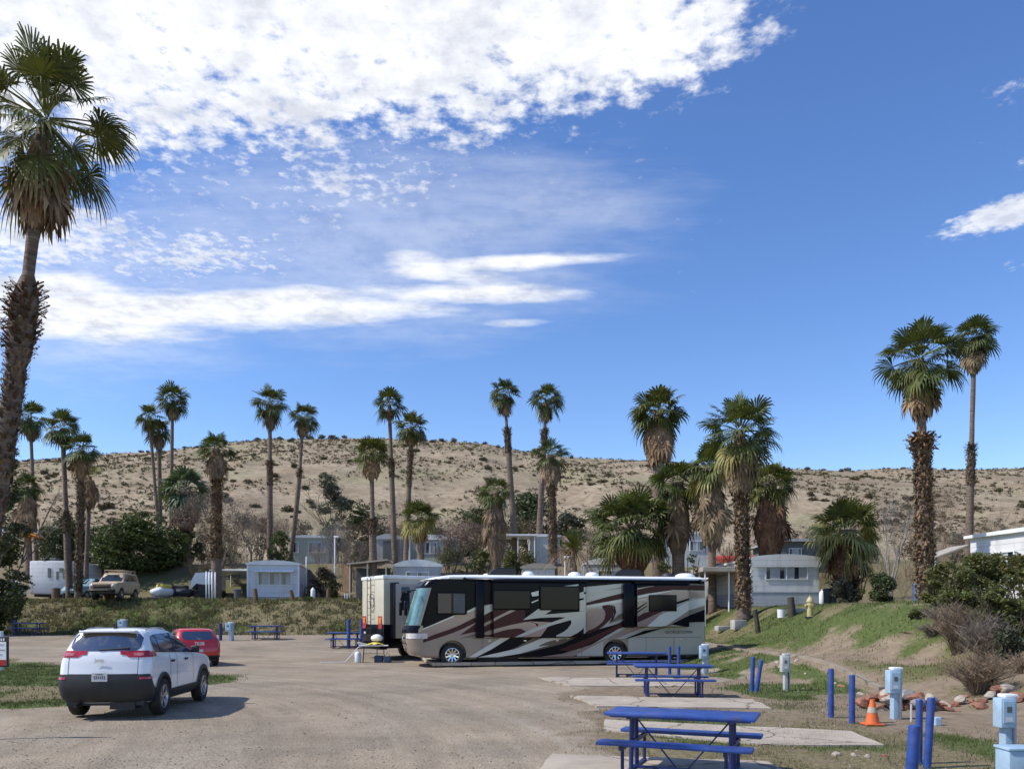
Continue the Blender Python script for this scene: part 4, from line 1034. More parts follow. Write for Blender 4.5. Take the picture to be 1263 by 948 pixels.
for px, d, ty, w, lf, n_, sd_, lb in [(1186, 24.5, 700, 62, 'leaf_olive', 8000, 60, 'tall loose green bush rising from the right hand bank'), (1226, 22.5, 706, 74, 'leaf_olive', 10000, 61, 'wide olive bush on the bank above the leafless grey shrub'),
                              (1262, 21.5, 690, 60, 'leaf_olive', 8000, 62, 'tall green bush at the right edge above the rocks'), (1152, 26.5, 716, 46, 'leaf_olive', 6000, 63, 'yellowish green bush at the left end of the thicket'), (1242, 20.5, 752, 60, 'leaf_grey', 6000, 64, 'grey green low bush between thicket and rocks')]:
    bush('green_bush', lb, px, d, ty, w, lf, n_, .05, sd_, gap=.49)
for px, d, ty, w, sd_, n_, lb in [(1180, 22.8, 735, 60, 65, 260, 'tall leafless twigs standing in the middle of the thicket'), (1215, 21.2, 745, 70, 66, 280, 'dense leafless twigs in front of the wide olive bush'), (1150, 24.5, 765, 44, 67, 160, 'low dry twigs at the left foot of the thicket')]:
    twig_bush(lb, px, d, ty, w, 'twig', sd_, n=n_, thick=.008)

# more scrub behind the homes, each its own bush
for px, d, ty, w, lf, n_, sd_, lb in [(556, 63, 664, 40, 'leaf_olive', 4000, 70, 'olive bush growing behind the cream motorhome roof'), (590, 62, 672, 44, 'leaf_mid', 4500, 71, 'dull green bush left of the bearded short palm'), (650, 60, 664, 44, 'leaf_olive', 4500, 72, 'olive bush between the middle palms and the patio canopy'),
                              (480, 62, 690, 40, 'leaf_olive', 3500, 73, 'low olive bush at the foot of the shelter palm'), (270, 66, 668, 50, 'scrub', 4500, 74, 'grey brown bush behind the pinkish bare tree'), (440, 69, 668, 50, 'leaf_grey', 4500, 75, 'grey bush in the thicket behind the shelter'), (1062, 60, 690, 40, 'leaf_olive', 3500, 76, 'olive bush on the slope right of the yellow fronded palm')]:
    bush('green_bush', lb, px, d, ty, w, lf, n_, .09, sd_, gap=.46)
k = 0
rb = random.Random(77)
for px, d, ty, w, lf in [(62, 78, 655, 46, 'leaf_dark'), (130, 80, 650, 40, 'leaf_mid'), (250, 79, 655, 40, 'scrub'), (285, 82, 650, 50, 'scrub'), (322, 90, 640, 40, 'leaf_grey'), (372, 92, 640, 40, 'scrub'), (470, 88, 632, 46, 'leaf_dark'), (498, 90, 640, 46, 'scrub'),
                         (540, 88, 645, 50, 'scrub'), (625, 92, 640, 40, 'leaf_grey'), (735, 86, 655, 44, 'scrub'), (1075, 80, 668, 36, 'scrub'), (1130, 78, 662, 44, 'scrub'), (1180, 84, 655, 40, 'leaf_grey'), (1245, 80, 655, 40, 'scrub'), (985, 88, 655, 38, 'scrub'), (1020, 84, 658, 30, 'leaf_grey')]:
    k += 1
    bush('slope_bush', 'brushy bush on the foot of the hill behind the homes', px, d, ty, w, lf, 2600, .12, 100 + k, group='brushy bushes along the foot of the hill')

rb = random.Random(5)
protos = [bare_tree('bare brown brush on the foot of the hill behind the homes', px, 84, 628, 60, mt, 200 + i, depth=4, kids=(3, 4), multi=3, r=.05, name='bare_brush', group='bare brush along the foot of the hill') for i, (px, mt) in enumerate([(300, 'twig_brown'), (560, 'twig'), (1030, 'twig_brown')])]
for px, d, sc in [(262, 74, .9), (286, 66, .8), (318, 76, 1.1), (338, 88, 1.0), (355, 92, .9), (392, 86, 1.0), (425, 78, .9), (470, 80, .9), (492, 84, 1.0), (535, 92, .9), (588, 76, .8), (612, 84, 1.0), (640, 78, .8), (128, 82, .9), (150, 78, .8), (60, 84, 1.0), (700, 88, .9), (730, 80, .7), (1058, 72, .9), (1120, 66, .8), (1150, 58, .9), (1180, 66, .9), (1215, 70, .8), (1255, 66, .9), (985, 78, .8), (1082, 62, .8), (246, 64, .6), (292, 65, .55), (398, 66, .6), (420, 64, .55), (440, 64, .5), (545, 66, .55), (575, 64, .6), (600, 66, .55), (640, 64, .55), (700, 66, .6), (500, 64, .45), (1010, 60, .5), (1115, 56, .5), (160, 74, .8), (325, 64, .5), (838, 58, .45)]:
    c = copy_tree(rb.choice(protos), loc=ground_at(px, d), rz=rb.uniform(0, 6.28), scale=sc * rb.uniform(.85, 1.1))

# hillside scrub: low desert bushes scattered over the hill
def scrub_mesh(seed, n=90):
    V, Fc = leaves_np([((0, 0, .35), .5), ((.3, .1, .3), .35), ((-.25, -.1, .28), .36)], 1, n, .13, seed, shape=(1, 1, .75), core=.2)
    V[:, 2] = np.maximum(V[:, 2], 0)
    me_o = raw_mesh('hill_shrub', V, Fc, M['scrub']); me = me_o.data; bpy.data.objects.remove(me_o); return me
sm = [scrub_mesh(i, 260) for i in range(6)]
rs = np.random.RandomState(4); cnt = 0
cand = []
while cnt < 280:
    Y = rs.uniform(105, 233); X = rs.uniform(-.68, .68) * Y
    if fbm(np.array([X / 18]), np.array([Y / 26]), 3, 12)[0] < 0.47: continue
    px = CX + X / Y * F
    if 720 < px < 1000 and Y < 200 and rs.rand() < .5: continue
    o = bpy.data.objects.new('hill_shrub', sm[rs.randint(6)]); col.objects.link(o)
    sc = rs.uniform(0.5, 1.0) ** 1.5 * 1.6
    o.location = (X, Y, gz(X, Y) - .08 * sc); o.scale = (sc * rs.uniform(.9, 1.4), sc, sc * rs.uniform(.7, 1.1)); o.rotation_euler = (0, 0, rs.uniform(0, 6.28))
    tag(o, 'low dusty shrub growing on the bare desert hillside', 'shrub', 'low shrubs dotted over the hill'); cnt += 1
# crest line bushes
for i in range(46):
    px = [382, 345, 397, 410, 425, 500, 520, 545, 560, 598, 660, 690, 705, 1045, 1055, 1085, 1090, 1130, 1170, 1165][i] if i < 20 else rs.uniform(-10, 1270)
    Y = rs.uniform(226, 233); X = (px - CX) * Y / F
    o = bpy.data.objects.new('crest_shrub', sm[rs.randint(6)]); col.objects.link(o)
    sc = rs.uniform(1.1, 2.3) if i < 14 else rs.uniform(.35, 1.1)
    o.location = (X, Y, gz(X, Y) - .1); o.scale = (sc * 1.3, sc, sc * 1.15); o.rotation_euler = (0, 0, rs.uniform(0, 6.28))
    tag(o, 'dark shrub standing on the crest of the hill against the sky', 'shrub', 'shrubs along the crest of the hill')
# fine ground scrub that nobody could count
rs = np.random.RandomState(9); k = 9500
Y = 100 + 134 * rs.uniform(0, 1, k * 3); X = rs.uniform(-.72, .72, k * 3) * Y
dn = fbm(X / 15, Y / 22, 3, 44); keep = rs.uniform(0, 1, k * 3) < sst(.30, .60, dn); X, Y = X[keep][:k], Y[keep][:k]; k = len(X); Z = hz(X, Y)
V6, F6 = leaves_np([((0, 0, .17), .32)], 1, 16, .15, 3, shape=(1.2, 1, .7), core=.1)
m6 = len(V6); s = rs.uniform(.5, 1.7, k)
a = rs.uniform(0, 6.28, k); c_, s_ = np.cos(a)[:, None], np.sin(a)[:, None]
VV = np.stack([(V6[None, :, 0] * c_ - V6[None, :, 1] * s_) * s[:, None] + X[:, None], (V6[None, :, 0] * s_ + V6[None, :, 1] * c_) * s[:, None] + Y[:, None], V6[None, :, 2] * s[:, None] + Z[:, None]], -1).reshape(-1, 3)
FF = (F6[None] + (np.arange(k) * m6)[:, None, None]).reshape(-1, 4)
tag(raw_mesh('desert_scrub', VV, FF, M['scrub']), 'fine dry scrub speckled over the whole hillside', 'scrub', kind='stuff')
# ------------------------------------------------------------------ vehicle bodies: stacked plan outlines
def lerp(a, b, t): return a + (b - a) * t
def resample(poly, N):
    L = [0]
    n = len(poly)
    for i in range(n): L.append(L[-1] + math.dist(poly[i], poly[(i + 1) % n]))
    out = []
    j = 0
    for k in range(N):
        s = L[-1] * k / N
        while L[j + 1] < s: j += 1
        t = (s - L[j]) / max(1e-9, L[j + 1] - L[j]); a, b = poly[j], poly[(j + 1) % n]
        out.append((lerp(a[0], b[0], t), lerp(a[1], b[1], t)))
    return out
def round_outline(xr, xf, b, rr, rf, bowr, bowf, taper=0.0):
    """plan outline of a vehicle, x forward; starts at the middle of the tail, runs along the right side (-y) to the nose and back.
    Equal numbers of points in each stretch so that stacked outlines match."""
    def half(sg):
        P = []
        rr_ = min(rr, b * .95, (xf - xr) * .45); rf_ = min(rf, b * .95, (xf - xr) * .45)
        for k in range(9):           # tail
            y = (b - rr_) * k / 8; P.append((xr + bowr * (y / b) ** 2, y))
        for k in range(1, 7):        # tail corner
            a = math.pi / 2 * k / 6; e = bowr * ((b - rr_) / b) ** 2
            P.append((xr + e + rr_ * (1 - math.cos(a)), b - rr_ + rr_ * math.sin(a)))
        x0, x1 = P[-1][0], xf - bowf * ((b - rf_) / b) ** 2 - rf_
        for k in range(1, 33):       # side
            t = k / 32; x = lerp(x0, x1, t)
            P.append((x, b * (1 - 0.012 * (2 * t - 1) ** 2 * 1.0) if not taper else b - taper * max(0, t - .6) ** 2 * 6.25 * .4))
        yb = P[-1][1]
        for k in range(1, 7):
            a = math.pi / 2 * k / 6
            P.append((x1 + rf_ * math.sin(a), yb - rf_ * (1 - math.cos(a))))
        ye = P[-1][1]; xe = P[-1][0]
        for k in range(1, 9):
            t = k / 8; y = ye * (1 - t); P.append((xe + (xf - xe) * (1 - (y / ye) ** 2), y))
        return [(x, sg * y) for x, y in P]
    Rr = half(-1); Lf = half(1)
    return Rr + list(reversed(Lf))[1:-1]
class Body:
    def __init__(s, levels, **kw):
        """levels: (z, xr, xf, halfwidth[, rr, rf])"""
        s.lv = levels; s.kw = kw
    def params(s, z):
        L = s.lv
        if z <= L[0][0]: return L[0]
        for a, b in zip(L, L[1:]):
            if z <= b[0]:
                t = (z - a[0]) / (b[0] - a[0]); return tuple(lerp(p, q, t) for p, q in zip(a, b))
        return L[-1]
    def outline(s, z):
        p = s.params(z); k = s.kw
        rr = p[4] if len(p) > 4 else k.get('rr', .2); rf = p[5] if len(p) > 5 else k.get('rf', .3)
        return round_outline(p[1], p[2], p[3], rr, rf, k.get('bowr', .06), k.get('bowf', .15), k.get('taper', 0.0))
    def mesh(s, zs, mi=None):
        mb = MB(); rows = [s.outline(z) for z in zs]; n = len(rows[0]); vs = []; fs = []
        for r, z in zip(rows, zs): vs += [(x, y, z) for x, y in r]
        for i in range(len(rows) - 1):
            for k in range(n):
                k2 = (k + 1) % n; fs.append((i * n + k, i * n + k2, (i + 1) * n + k2, (i + 1) * n + k))
        fs.append(tuple(reversed(range(n)))); e = (len(rows) - 1) * n; fs.append(tuple(range(e, e + n)))
        mb.add(vs, fs); return mb
    def side_y(s, x, z, sg):
        O = [p for p in s.outline(z) if p[1] * sg > 0.0]
        O.sort()
        if x <= O[0][0]: return O[0][1]
        for a, b in zip(O, O[1:]):
            if x <= b[0] and b[0] > a[0]: return lerp(a[1], b[1], (x - a[0]) / (b[0] - a[0]))
        return O[-1][1]
    def end_x(s, y, z, front):
        p = s.params(z); O = s.outline(z); m = (p[1] + p[2]) / 2
        O = sorted([(q[1], q[0]) for q in O if (q[0] > m) == front])
        if y <= O[0][0]: return O[0][1]
        for a, b in zip(O, O[1:]):
            if y <= b[0] and b[0] > a[0]: return lerp(a[1], b[1], (y - a[0]) / (b[0] - a[0]))
        return O[-1][1]
    def side_patch(s, mb, cols, sg, eps=.006, nz=6, sub=4, mi=0):
        """cols: [(x, zbot, ztop)...]"""
        cs = []
        for a, b in zip(cols, cols[1:]):
            for k in range(sub): t = k / sub; cs.append(tuple(lerp(p, q, t) for p, q in zip(a, b)))
        cs.append(cols[-1]); vs = []; fs = []
        for x, z0, z1 in cs:
            for j in range(nz + 1):
                z = lerp(z0, z1, j / nz); vs.append((x, s.side_y(x, z, sg) + sg * eps, z))
        n = nz + 1
        for i in range(len(cs) - 1):
            for j in range(nz):
                f = (i * n + j, (i + 1) * n + j, (i + 1) * n + j + 1, i * n + j + 1); fs.append(f if sg < 0 else tuple(reversed(f)))
        mb.add(vs, fs, mi); return mb
    def end_patch(s, mb, cols, front, eps=.006, nz=6, sub=4, mi=0):
        cs = []
        for a, b in zip(cols, cols[1:]):
            for k in range(sub): t = k / sub; cs.append(tuple(lerp(p, q, t) for p, q in zip(a, b)))
        cs.append(cols[-1]); vs = []; fs = []; sg = 1 if front else -1
        for y, z0, z1 in cs:
            for j in range(nz + 1):
                z = lerp(z0, z1, j / nz); vs.append((s.end_x(y, z, front) + sg * eps, y, z))
        n = nz + 1
        for i in range(len(cs) - 1):
            for j in range(nz):
                f = (i * n + j, (i + 1) * n + j, (i + 1) * n + j + 1, i * n + j + 1); fs.append(f if front else tuple(reversed(f)))
        mb.add(vs, fs, mi); return mb
    def ring_patch(s, mb, k0, k1, z0, z1, eps=.006, nz=4, mi=0):
        """a patch wrapping round corners: outline indices k0..k1 (may be negative)"""
        vs = []; fs = []; n = nz + 1
        for k in range(k0, k1 + 1):
            for j in range(nz + 1):
                z = lerp(z0, z1, j / nz) if not callable(z0) else lerp(z0(k), z1(k), j / nz)
                O = s.outline(z); N = len(O); p = O[k % N]; a = O[(k - 1) % N]; b = O[(k + 1) % N]
                tx, ty = b[0] - a[0], b[1] - a[1]; L = math.hypot(tx, ty) or 1
                vs.append((p[0] + ty / L * eps, p[1] - tx / L * eps, z))
        for i in range(k1 - k0):
            for j in range(nz): fs.append((i * n + j, (i + 1) * n + j, (i + 1) * n + j + 1, i * n + j + 1))
        mb.add(vs, fs, mi); return mb

def zs_for(levels, step=.05):
    z = []
    for a, b in zip(levels, levels[1:]):
        k = max(1, int(round((b[0] - a[0]) / step)))
        z += [lerp(a[0], b[0], i / k) for i in range(k)]
    return z + [levels[-1][0]]

def wheel(parent, x, y, r, w, sg, rim=0.62, rimmat='alloy', spokes=5, name='wheel', dual=False):
    """wheel with its axis along y; outer face on side sg"""
    root = None
    mb = MB(); rr = r * rim
    prof = [(rr, -w / 2), (rr * 1.05, -w / 2 - .004), (r * .93, -w / 2), (r, -w * .36), (r, w * .36), (r * .93, w / 2), (rr * 1.05, w / 2 + .004), (rr, w / 2)]
    Rm = Matrix.Translation((x, y, r)) @ Matrix.Rotation(R(-90) * sg, 4, 'X')
    n = 28; vs = []; fs = []
    for q, z in prof:
        for k in range(n): t = 2 * math.pi * k / n; vs.append((q * math.cos(t), q * math.sin(t), z))
    for i in range(len(prof) - 1):
        for k in range(n): k2 = (k + 1) % n; fs.append((i * n + k, i * n + k2, (i + 1) * n + k2, (i + 1) * n + k))
    mb.add(vs, fs, 0, Rm)
    # inner dark disc behind the spokes
    mb.add([(rr * math.cos(2 * math.pi * k / n), rr * math.sin(2 * math.pi * k / n), w * .08) for k in range(n)], [tuple(range(n))], 0, Rm)
    ty = mb.build(name, M['rubber'], parent, smooth=True, angle=40)
    m2 = MB()
    prof = [(rr * .99, w * .1), (rr * 1.0, w / 2), (rr * .93, w / 2 + .003), (rr * .88, w * .3)]
    vs = []; fs = []
    for q, z in prof:
        for k in range(n): t = 2 * math.pi * k / n; vs.append((q * math.cos(t), q * math.sin(t), z))
    for i in range(len(prof) - 1):
        for k in range(n): k2 = (k + 1) % n; fs.append((i * n + k, i * n + k2, (i + 1) * n + k2, (i + 1) * n + k))
    m2.add(vs, fs, 0, Rm)
    for k in range(spokes):
        a = 2 * math.pi * k / spokes + .3; c, s_ = math.cos(a), math.sin(a)
        for off in (-.10, .10) if spokes <= 5 else (0,):
            u0, u1 = rr * .15, rr * .93; ww = rr * (.085 if spokes <= 5 else .10)
            pts = []
            for u, wz, zz in ((u0, ww * 1.1, w * .34), (u1, ww, w * .46)):
                for sx in (-1, 1):
                    lx, ly = u, sx * wz + off * u * 1.2
                    pts.append((lx * c - ly * s_, lx * s_ + ly * c, zz))
                    pts.append((lx * c - ly * s_, lx * s_ + ly * c, zz - .03))
            m2.add(pts, [(0, 2, 6, 4), (0, 4, 5, 1), (2, 3, 7, 6), (4, 6, 7, 5)], 0, Rm)
    m2.lathe([(rr * .2, w * .2), (rr * .22, w * .38), (rr * .10, w * .42), (0.002, w * .42)], (0, 0, 0), 14, 0, Rm)
    m2.build('rim', M[rimmat], ty, smooth=True, angle=35)
    return ty

def arch_cut(x, sg, r, b, depth=.42, z=None):
    m = MB(); n = 32; y0 = sg * (b - depth); y1 = sg * (b + .3); z = r if z is None else z
    m.tube([(x, y0, z), (x, y1, z)], r, n); return m
def arch_lip(mb, body, x, sg, rw, zc, w=.05, eps=.02, a0=-8, a1=188):
    P = []; 
    vs = []; fs = []; n = 26
    for k in range(n + 1):
        a = R(lerp(a0, a1, k / n))
        for q in (rw - .012, rw + w):
            px_, pz = x + q * math.cos(a), zc + q * math.sin(a)
            y = body.side_y(px_, max(pz, .28), sg)
            vs.append((px_, y + sg * eps, pz))
        for q in (rw - .012,):
            px_, pz = x + q * math.cos(a), zc + q * math.sin(a)
            vs.append((px_, body.side_y(px_, max(pz, .28), sg) - sg * .12, pz))
    for k in range(n):
        for a, b in ((0, 1), (2, 0)):
            f = (3 * k + a, 3 * k + b, 3 * k + 3 + b, 3 * k + 3 + a); fs.append(f)
    mb.add(vs, fs)

def text_mesh(txt, size, parent, mat, loc, rot, name='lettering', extrude=.002):
    c = bpy.data.curves.new('t', 'FONT'); c.body = txt; c.size = size; c.extrude = extrude; c.align_x = 'CENTER'; c.align_y = 'CENTER'; c.resolution_u = 3
    t = bpy.data.objects.new('t', c); col.objects.link(t)
    bpy.context.view_layer.update()
    me = bpy.data.meshes.new_from_object(t.evaluated_get(bpy.context.evaluated_depsgraph_get()))
    bpy.data.objects.remove(t)
    o = link(name, me, parent, M[mat]); o.location = loc; o.rotation_euler = rot
    return o

# ---------------------------------------------------------------- white SUV
def make_suv():
    root = empty('parked_car', (-7.84, 16.2, 0.01), R(94.5), 'white car with black lower bumper driving away along the gravel beside the lawn', 'car'); root.scale = (.97, .925, 1.03)
    LV = [(.30, -.72, 3.35, .84), (.40, -.84, 3.56, .90), (.55, -.89, 3.66, .925), (.72, -.90, 3.69, .93), (.84, -.87, 3.68, .925), (.95, -.85, 3.62, .925), (1.02, -.84, 3.42, .92), (1.08, -.83, 2.95, .91), (1.13, -.815, 2.42, .895),
          (1.20, -.79, 2.28, .875), (1.30, -.74, 2.08, .84), (1.42, -.665, 1.82, .79), (1.53, -.59, 1.55, .735), (1.60, -.545, 1.32, .69), (1.645, -.46, 1.08, .63), (1.672, -.30, .85, .53), (1.684, -.1, .6, .38), (1.69, .1, .4, .15)]
    B = Body(LV, rr=.20, rf=.42, bowr=.10, bowf=.25, taper=.0)
    body = B.mesh(zs_for(LV, .04)).build('body', M['car_white'], root, smooth=True, fix=True)
    for x in (0, 2.70):
        for sg in (-1, 1): cut(body, arch_cut(x, sg, .405, .93, .30, .36))
    body.data.polygons.foreach_set('use_smooth', [True] * len(body.data.polygons)); body.data.set_sharp_from_angle(angle=R(38))
    # black lower bumper wraps the tail
    mb = MB(); B.ring_patch(mb, -18, 18, lambda k: .31, lambda k: .84 - .0 * abs(k) - (.30 if abs(k) > 15 else .30 * max(0, abs(k) - 12) / 3.5), .012, 6)
    mb.build('rear_bumper', M['plastic_black'], root, smooth=True)
    mb = MB(); B.ring_patch(mb, 46, 72, .31, .62, .012, 4); mb.build('front_bumper', M['plastic_black'], root, smooth=True)
    mb = MB()
    for sg in (-1, 1):
        B.side_patch(mb, [(.42, .30, .47), (2.28, .30, .47)], sg, .02, 3, 8)
        mb.build('sill_cladding', M['plastic_black'], root, smooth=True)
        for xx in (0, 2.70): mb = MB(); arch_lip(mb, B, xx, sg, .40, .36, .075); mb.build('arch_cladding', M['plastic_black'], root, smooth=True)
        mb = MB()
    # underbody
    mb = MB(); mb.box((1.35, 0, .33), (4.1, 1.55, .16)); mb.box((-.55, -.35, .25), (.35, .5, .14)); mb.tube([(-.95, .5, .27), (-.6, .5, .27)], .035); mb.build('underbody', M['plastic_black'], root)
    # glass
    mb = MB(); B.end_patch(mb, [(-.70, 1.33, 1.50), (-.62, 1.27, 1.575), (-.3, 1.265, 1.60), (.3, 1.265, 1.60), (.62, 1.27, 1.575), (.70, 1.33, 1.50)], False, .008)
    mb.build('rear_window', M['glass_rear'], root, smooth=True)
    m2 = MB(); m2.tube([(-.765, .10, 1.285), (-.74, -.30, 1.31), (-.73, -.50, 1.325)], .014, 6); m2.build('rear_wiper', M['plastic_black'], root)
    for sg in (-1, 1):
        mb = MB()
        B.side_patch(mb, [(-.36, 1.30, 1.43), (-.27, 1.24, 1.53), (-.05, 1.22, 1.56)], sg, .007)
        B.side_patch(mb, [(-.03, 1.22, 1.56), (.80, 1.185, 1.575)], sg, .007)
        B.side_patch(mb, [(.86, 1.18, 1.575), (1.22, 1.165, 1.565), (1.55, 1.15, 1.44), (1.98, 1.14, 1.22), (2.05, 1.14, 1.16)], sg, .007)
        mb.build('side_window', M['glass_blue'], root, smooth=True)
        mb = MB()
        for xs in ([(-.40, 1.29, 1.30), (-.30, 1.225, 1.24), (2.1, 1.125, 1.145)],): B.side_patch(mb, xs, sg, .010, 2, 10)
        B.side_patch(mb, [(.79, 1.185, 1.575), (.87, 1.18, 1.575)], sg, .011, 6, 1)
        B.side_patch(mb, [(-.055, 1.22, 1.56), (-.025, 1.22, 1.56)], sg, .010, 6, 1)
        mb.build('window_trim', M['plastic_black'], root, smooth=True)
        # door lines and handles
        mb = MB()
        for x in (.42, .83, 1.93):
            B.side_patch(mb, [(x, .50, 1.17), (x + .012, .50, 1.17)], sg, .004, 12, 1)
        mb.build('door_seams', M['plastic_black'], root)
        for x in (.55, 1.42):
            mb = MB(); y = B.side_y(x, 1.02, sg); mb.box((x, y + sg * .02, 1.02), (.17, .035, .045), bev=.012); mb.build('door_handle', M['plastic_black'], root, smooth=True)
        mb = MB(); y = B.side_y(1.95, 1.16, sg); mb.box((1.93, y + sg * .11, 1.20), (.12, .19, .15), bev=.04); mb.build('wing_mirror', M['plastic_black'], root, smooth=True)
        # roof rail
        mb = MB(); pts = [(x, sg * .60, z) for x, z in ((-.2, 1.64), (-.1, 1.668), (.3, 1.683), (.8, 1.668), (.95, 1.63))]; mb.tube(pts, .012, 6); mb.build('roof_rail', M['alloy'], root, smooth=True)
        # tail lights wrap the corner
        mb = MB()
        if sg < 0: B.ring_patch(mb, 4, 17, lambda k: 1.15 + .0 * k + (.05 if k < 6 else 0), lambda k: 1.27 if k < 13 else 1.25, .014, 4)
        else: B.ring_patch(mb, -17, -4, lambda k: 1.15 + (.05 if k > -6 else 0), lambda k: 1.27 if k > -13 else 1.25, .014, 4)
        tl = mb.build('tail_light', M['lamp_red'], root, smooth=True)
        mb = MB()
        if sg < 0: B.ring_patch(mb, 7, 10, 1.18, 1.235, .018, 2)
        else: B.ring_patch(mb, -10, -7, 1.18, 1.235, .018, 2)
        mb.build('lens', M['lamp_pink'], tl, smooth=True)
        mb = MB()
        if sg < 0: B.ring_patch(mb, 8, 13, .745, .79, .018, 2)
        else: B.ring_patch(mb, -13, -8, .745, .79, .018, 2)
        mb.build('reflector', M['lamp_red'], root, smooth=True)
        for x in (0, 2.70): wheel(root, x, sg * .83, .355, .225, sg, rim=.64)
    # spoiler, plate, badge, tailgate line, antenna
    mb = MB(); B.end_patch(mb, [(-.66, 1.60, 1.635), (0, 1.61, 1.645), (.66, 1.60, 1.635)], False, .10, 2, 6)
    mb = MB(); mb.box((-.53, 0, 1.622), (.20, 1.12, .04), bev=.015); mb.build('spoiler', M['car_white'], root, smooth=True)
    mb = MB(); mb.box((-.925, 0.02, .79), (.012, .31, .155)); pl = mb.build('number_plate', M['plate'], root)
    mb = MB()
    rp = random.Random(2)
    for k in range(6): mb.box((-.933, .02 + .10 - k * .04, .785), (.003, .017, .055 + rp.uniform(-.01, .01)))
    mb.box((-.933, .02, .845), (.003, .15, .012)); mb.build('characters', M['ink'], pl)
    text_mesh('Jeep', .11, root, 'alloy', (-.862, .05, 1.10), (R(90), 0, R(-90)), 'badge', .004)
    mb = MB(); B.end_patch(mb, [(-.70, .838, .846), (.70, .838, .846)], False, .005, 1, 10)
    for y in (-.69, .69): B.end_patch(mb, [(y - .005, .84, 1.16), (y + .005, .84, 1.16)], False, .005, 6, 1)
    mb.build('tailgate_seam', M['plastic_black'], root)
    mb = MB(); mb.prism([(-.25, 1.675), (-.10, 1.675), (-.22, 1.76), (-.26, 1.76)], 'y', -.02, .02); mb.build('antenna', M['plastic_black'], root)
    return root
make_suv()

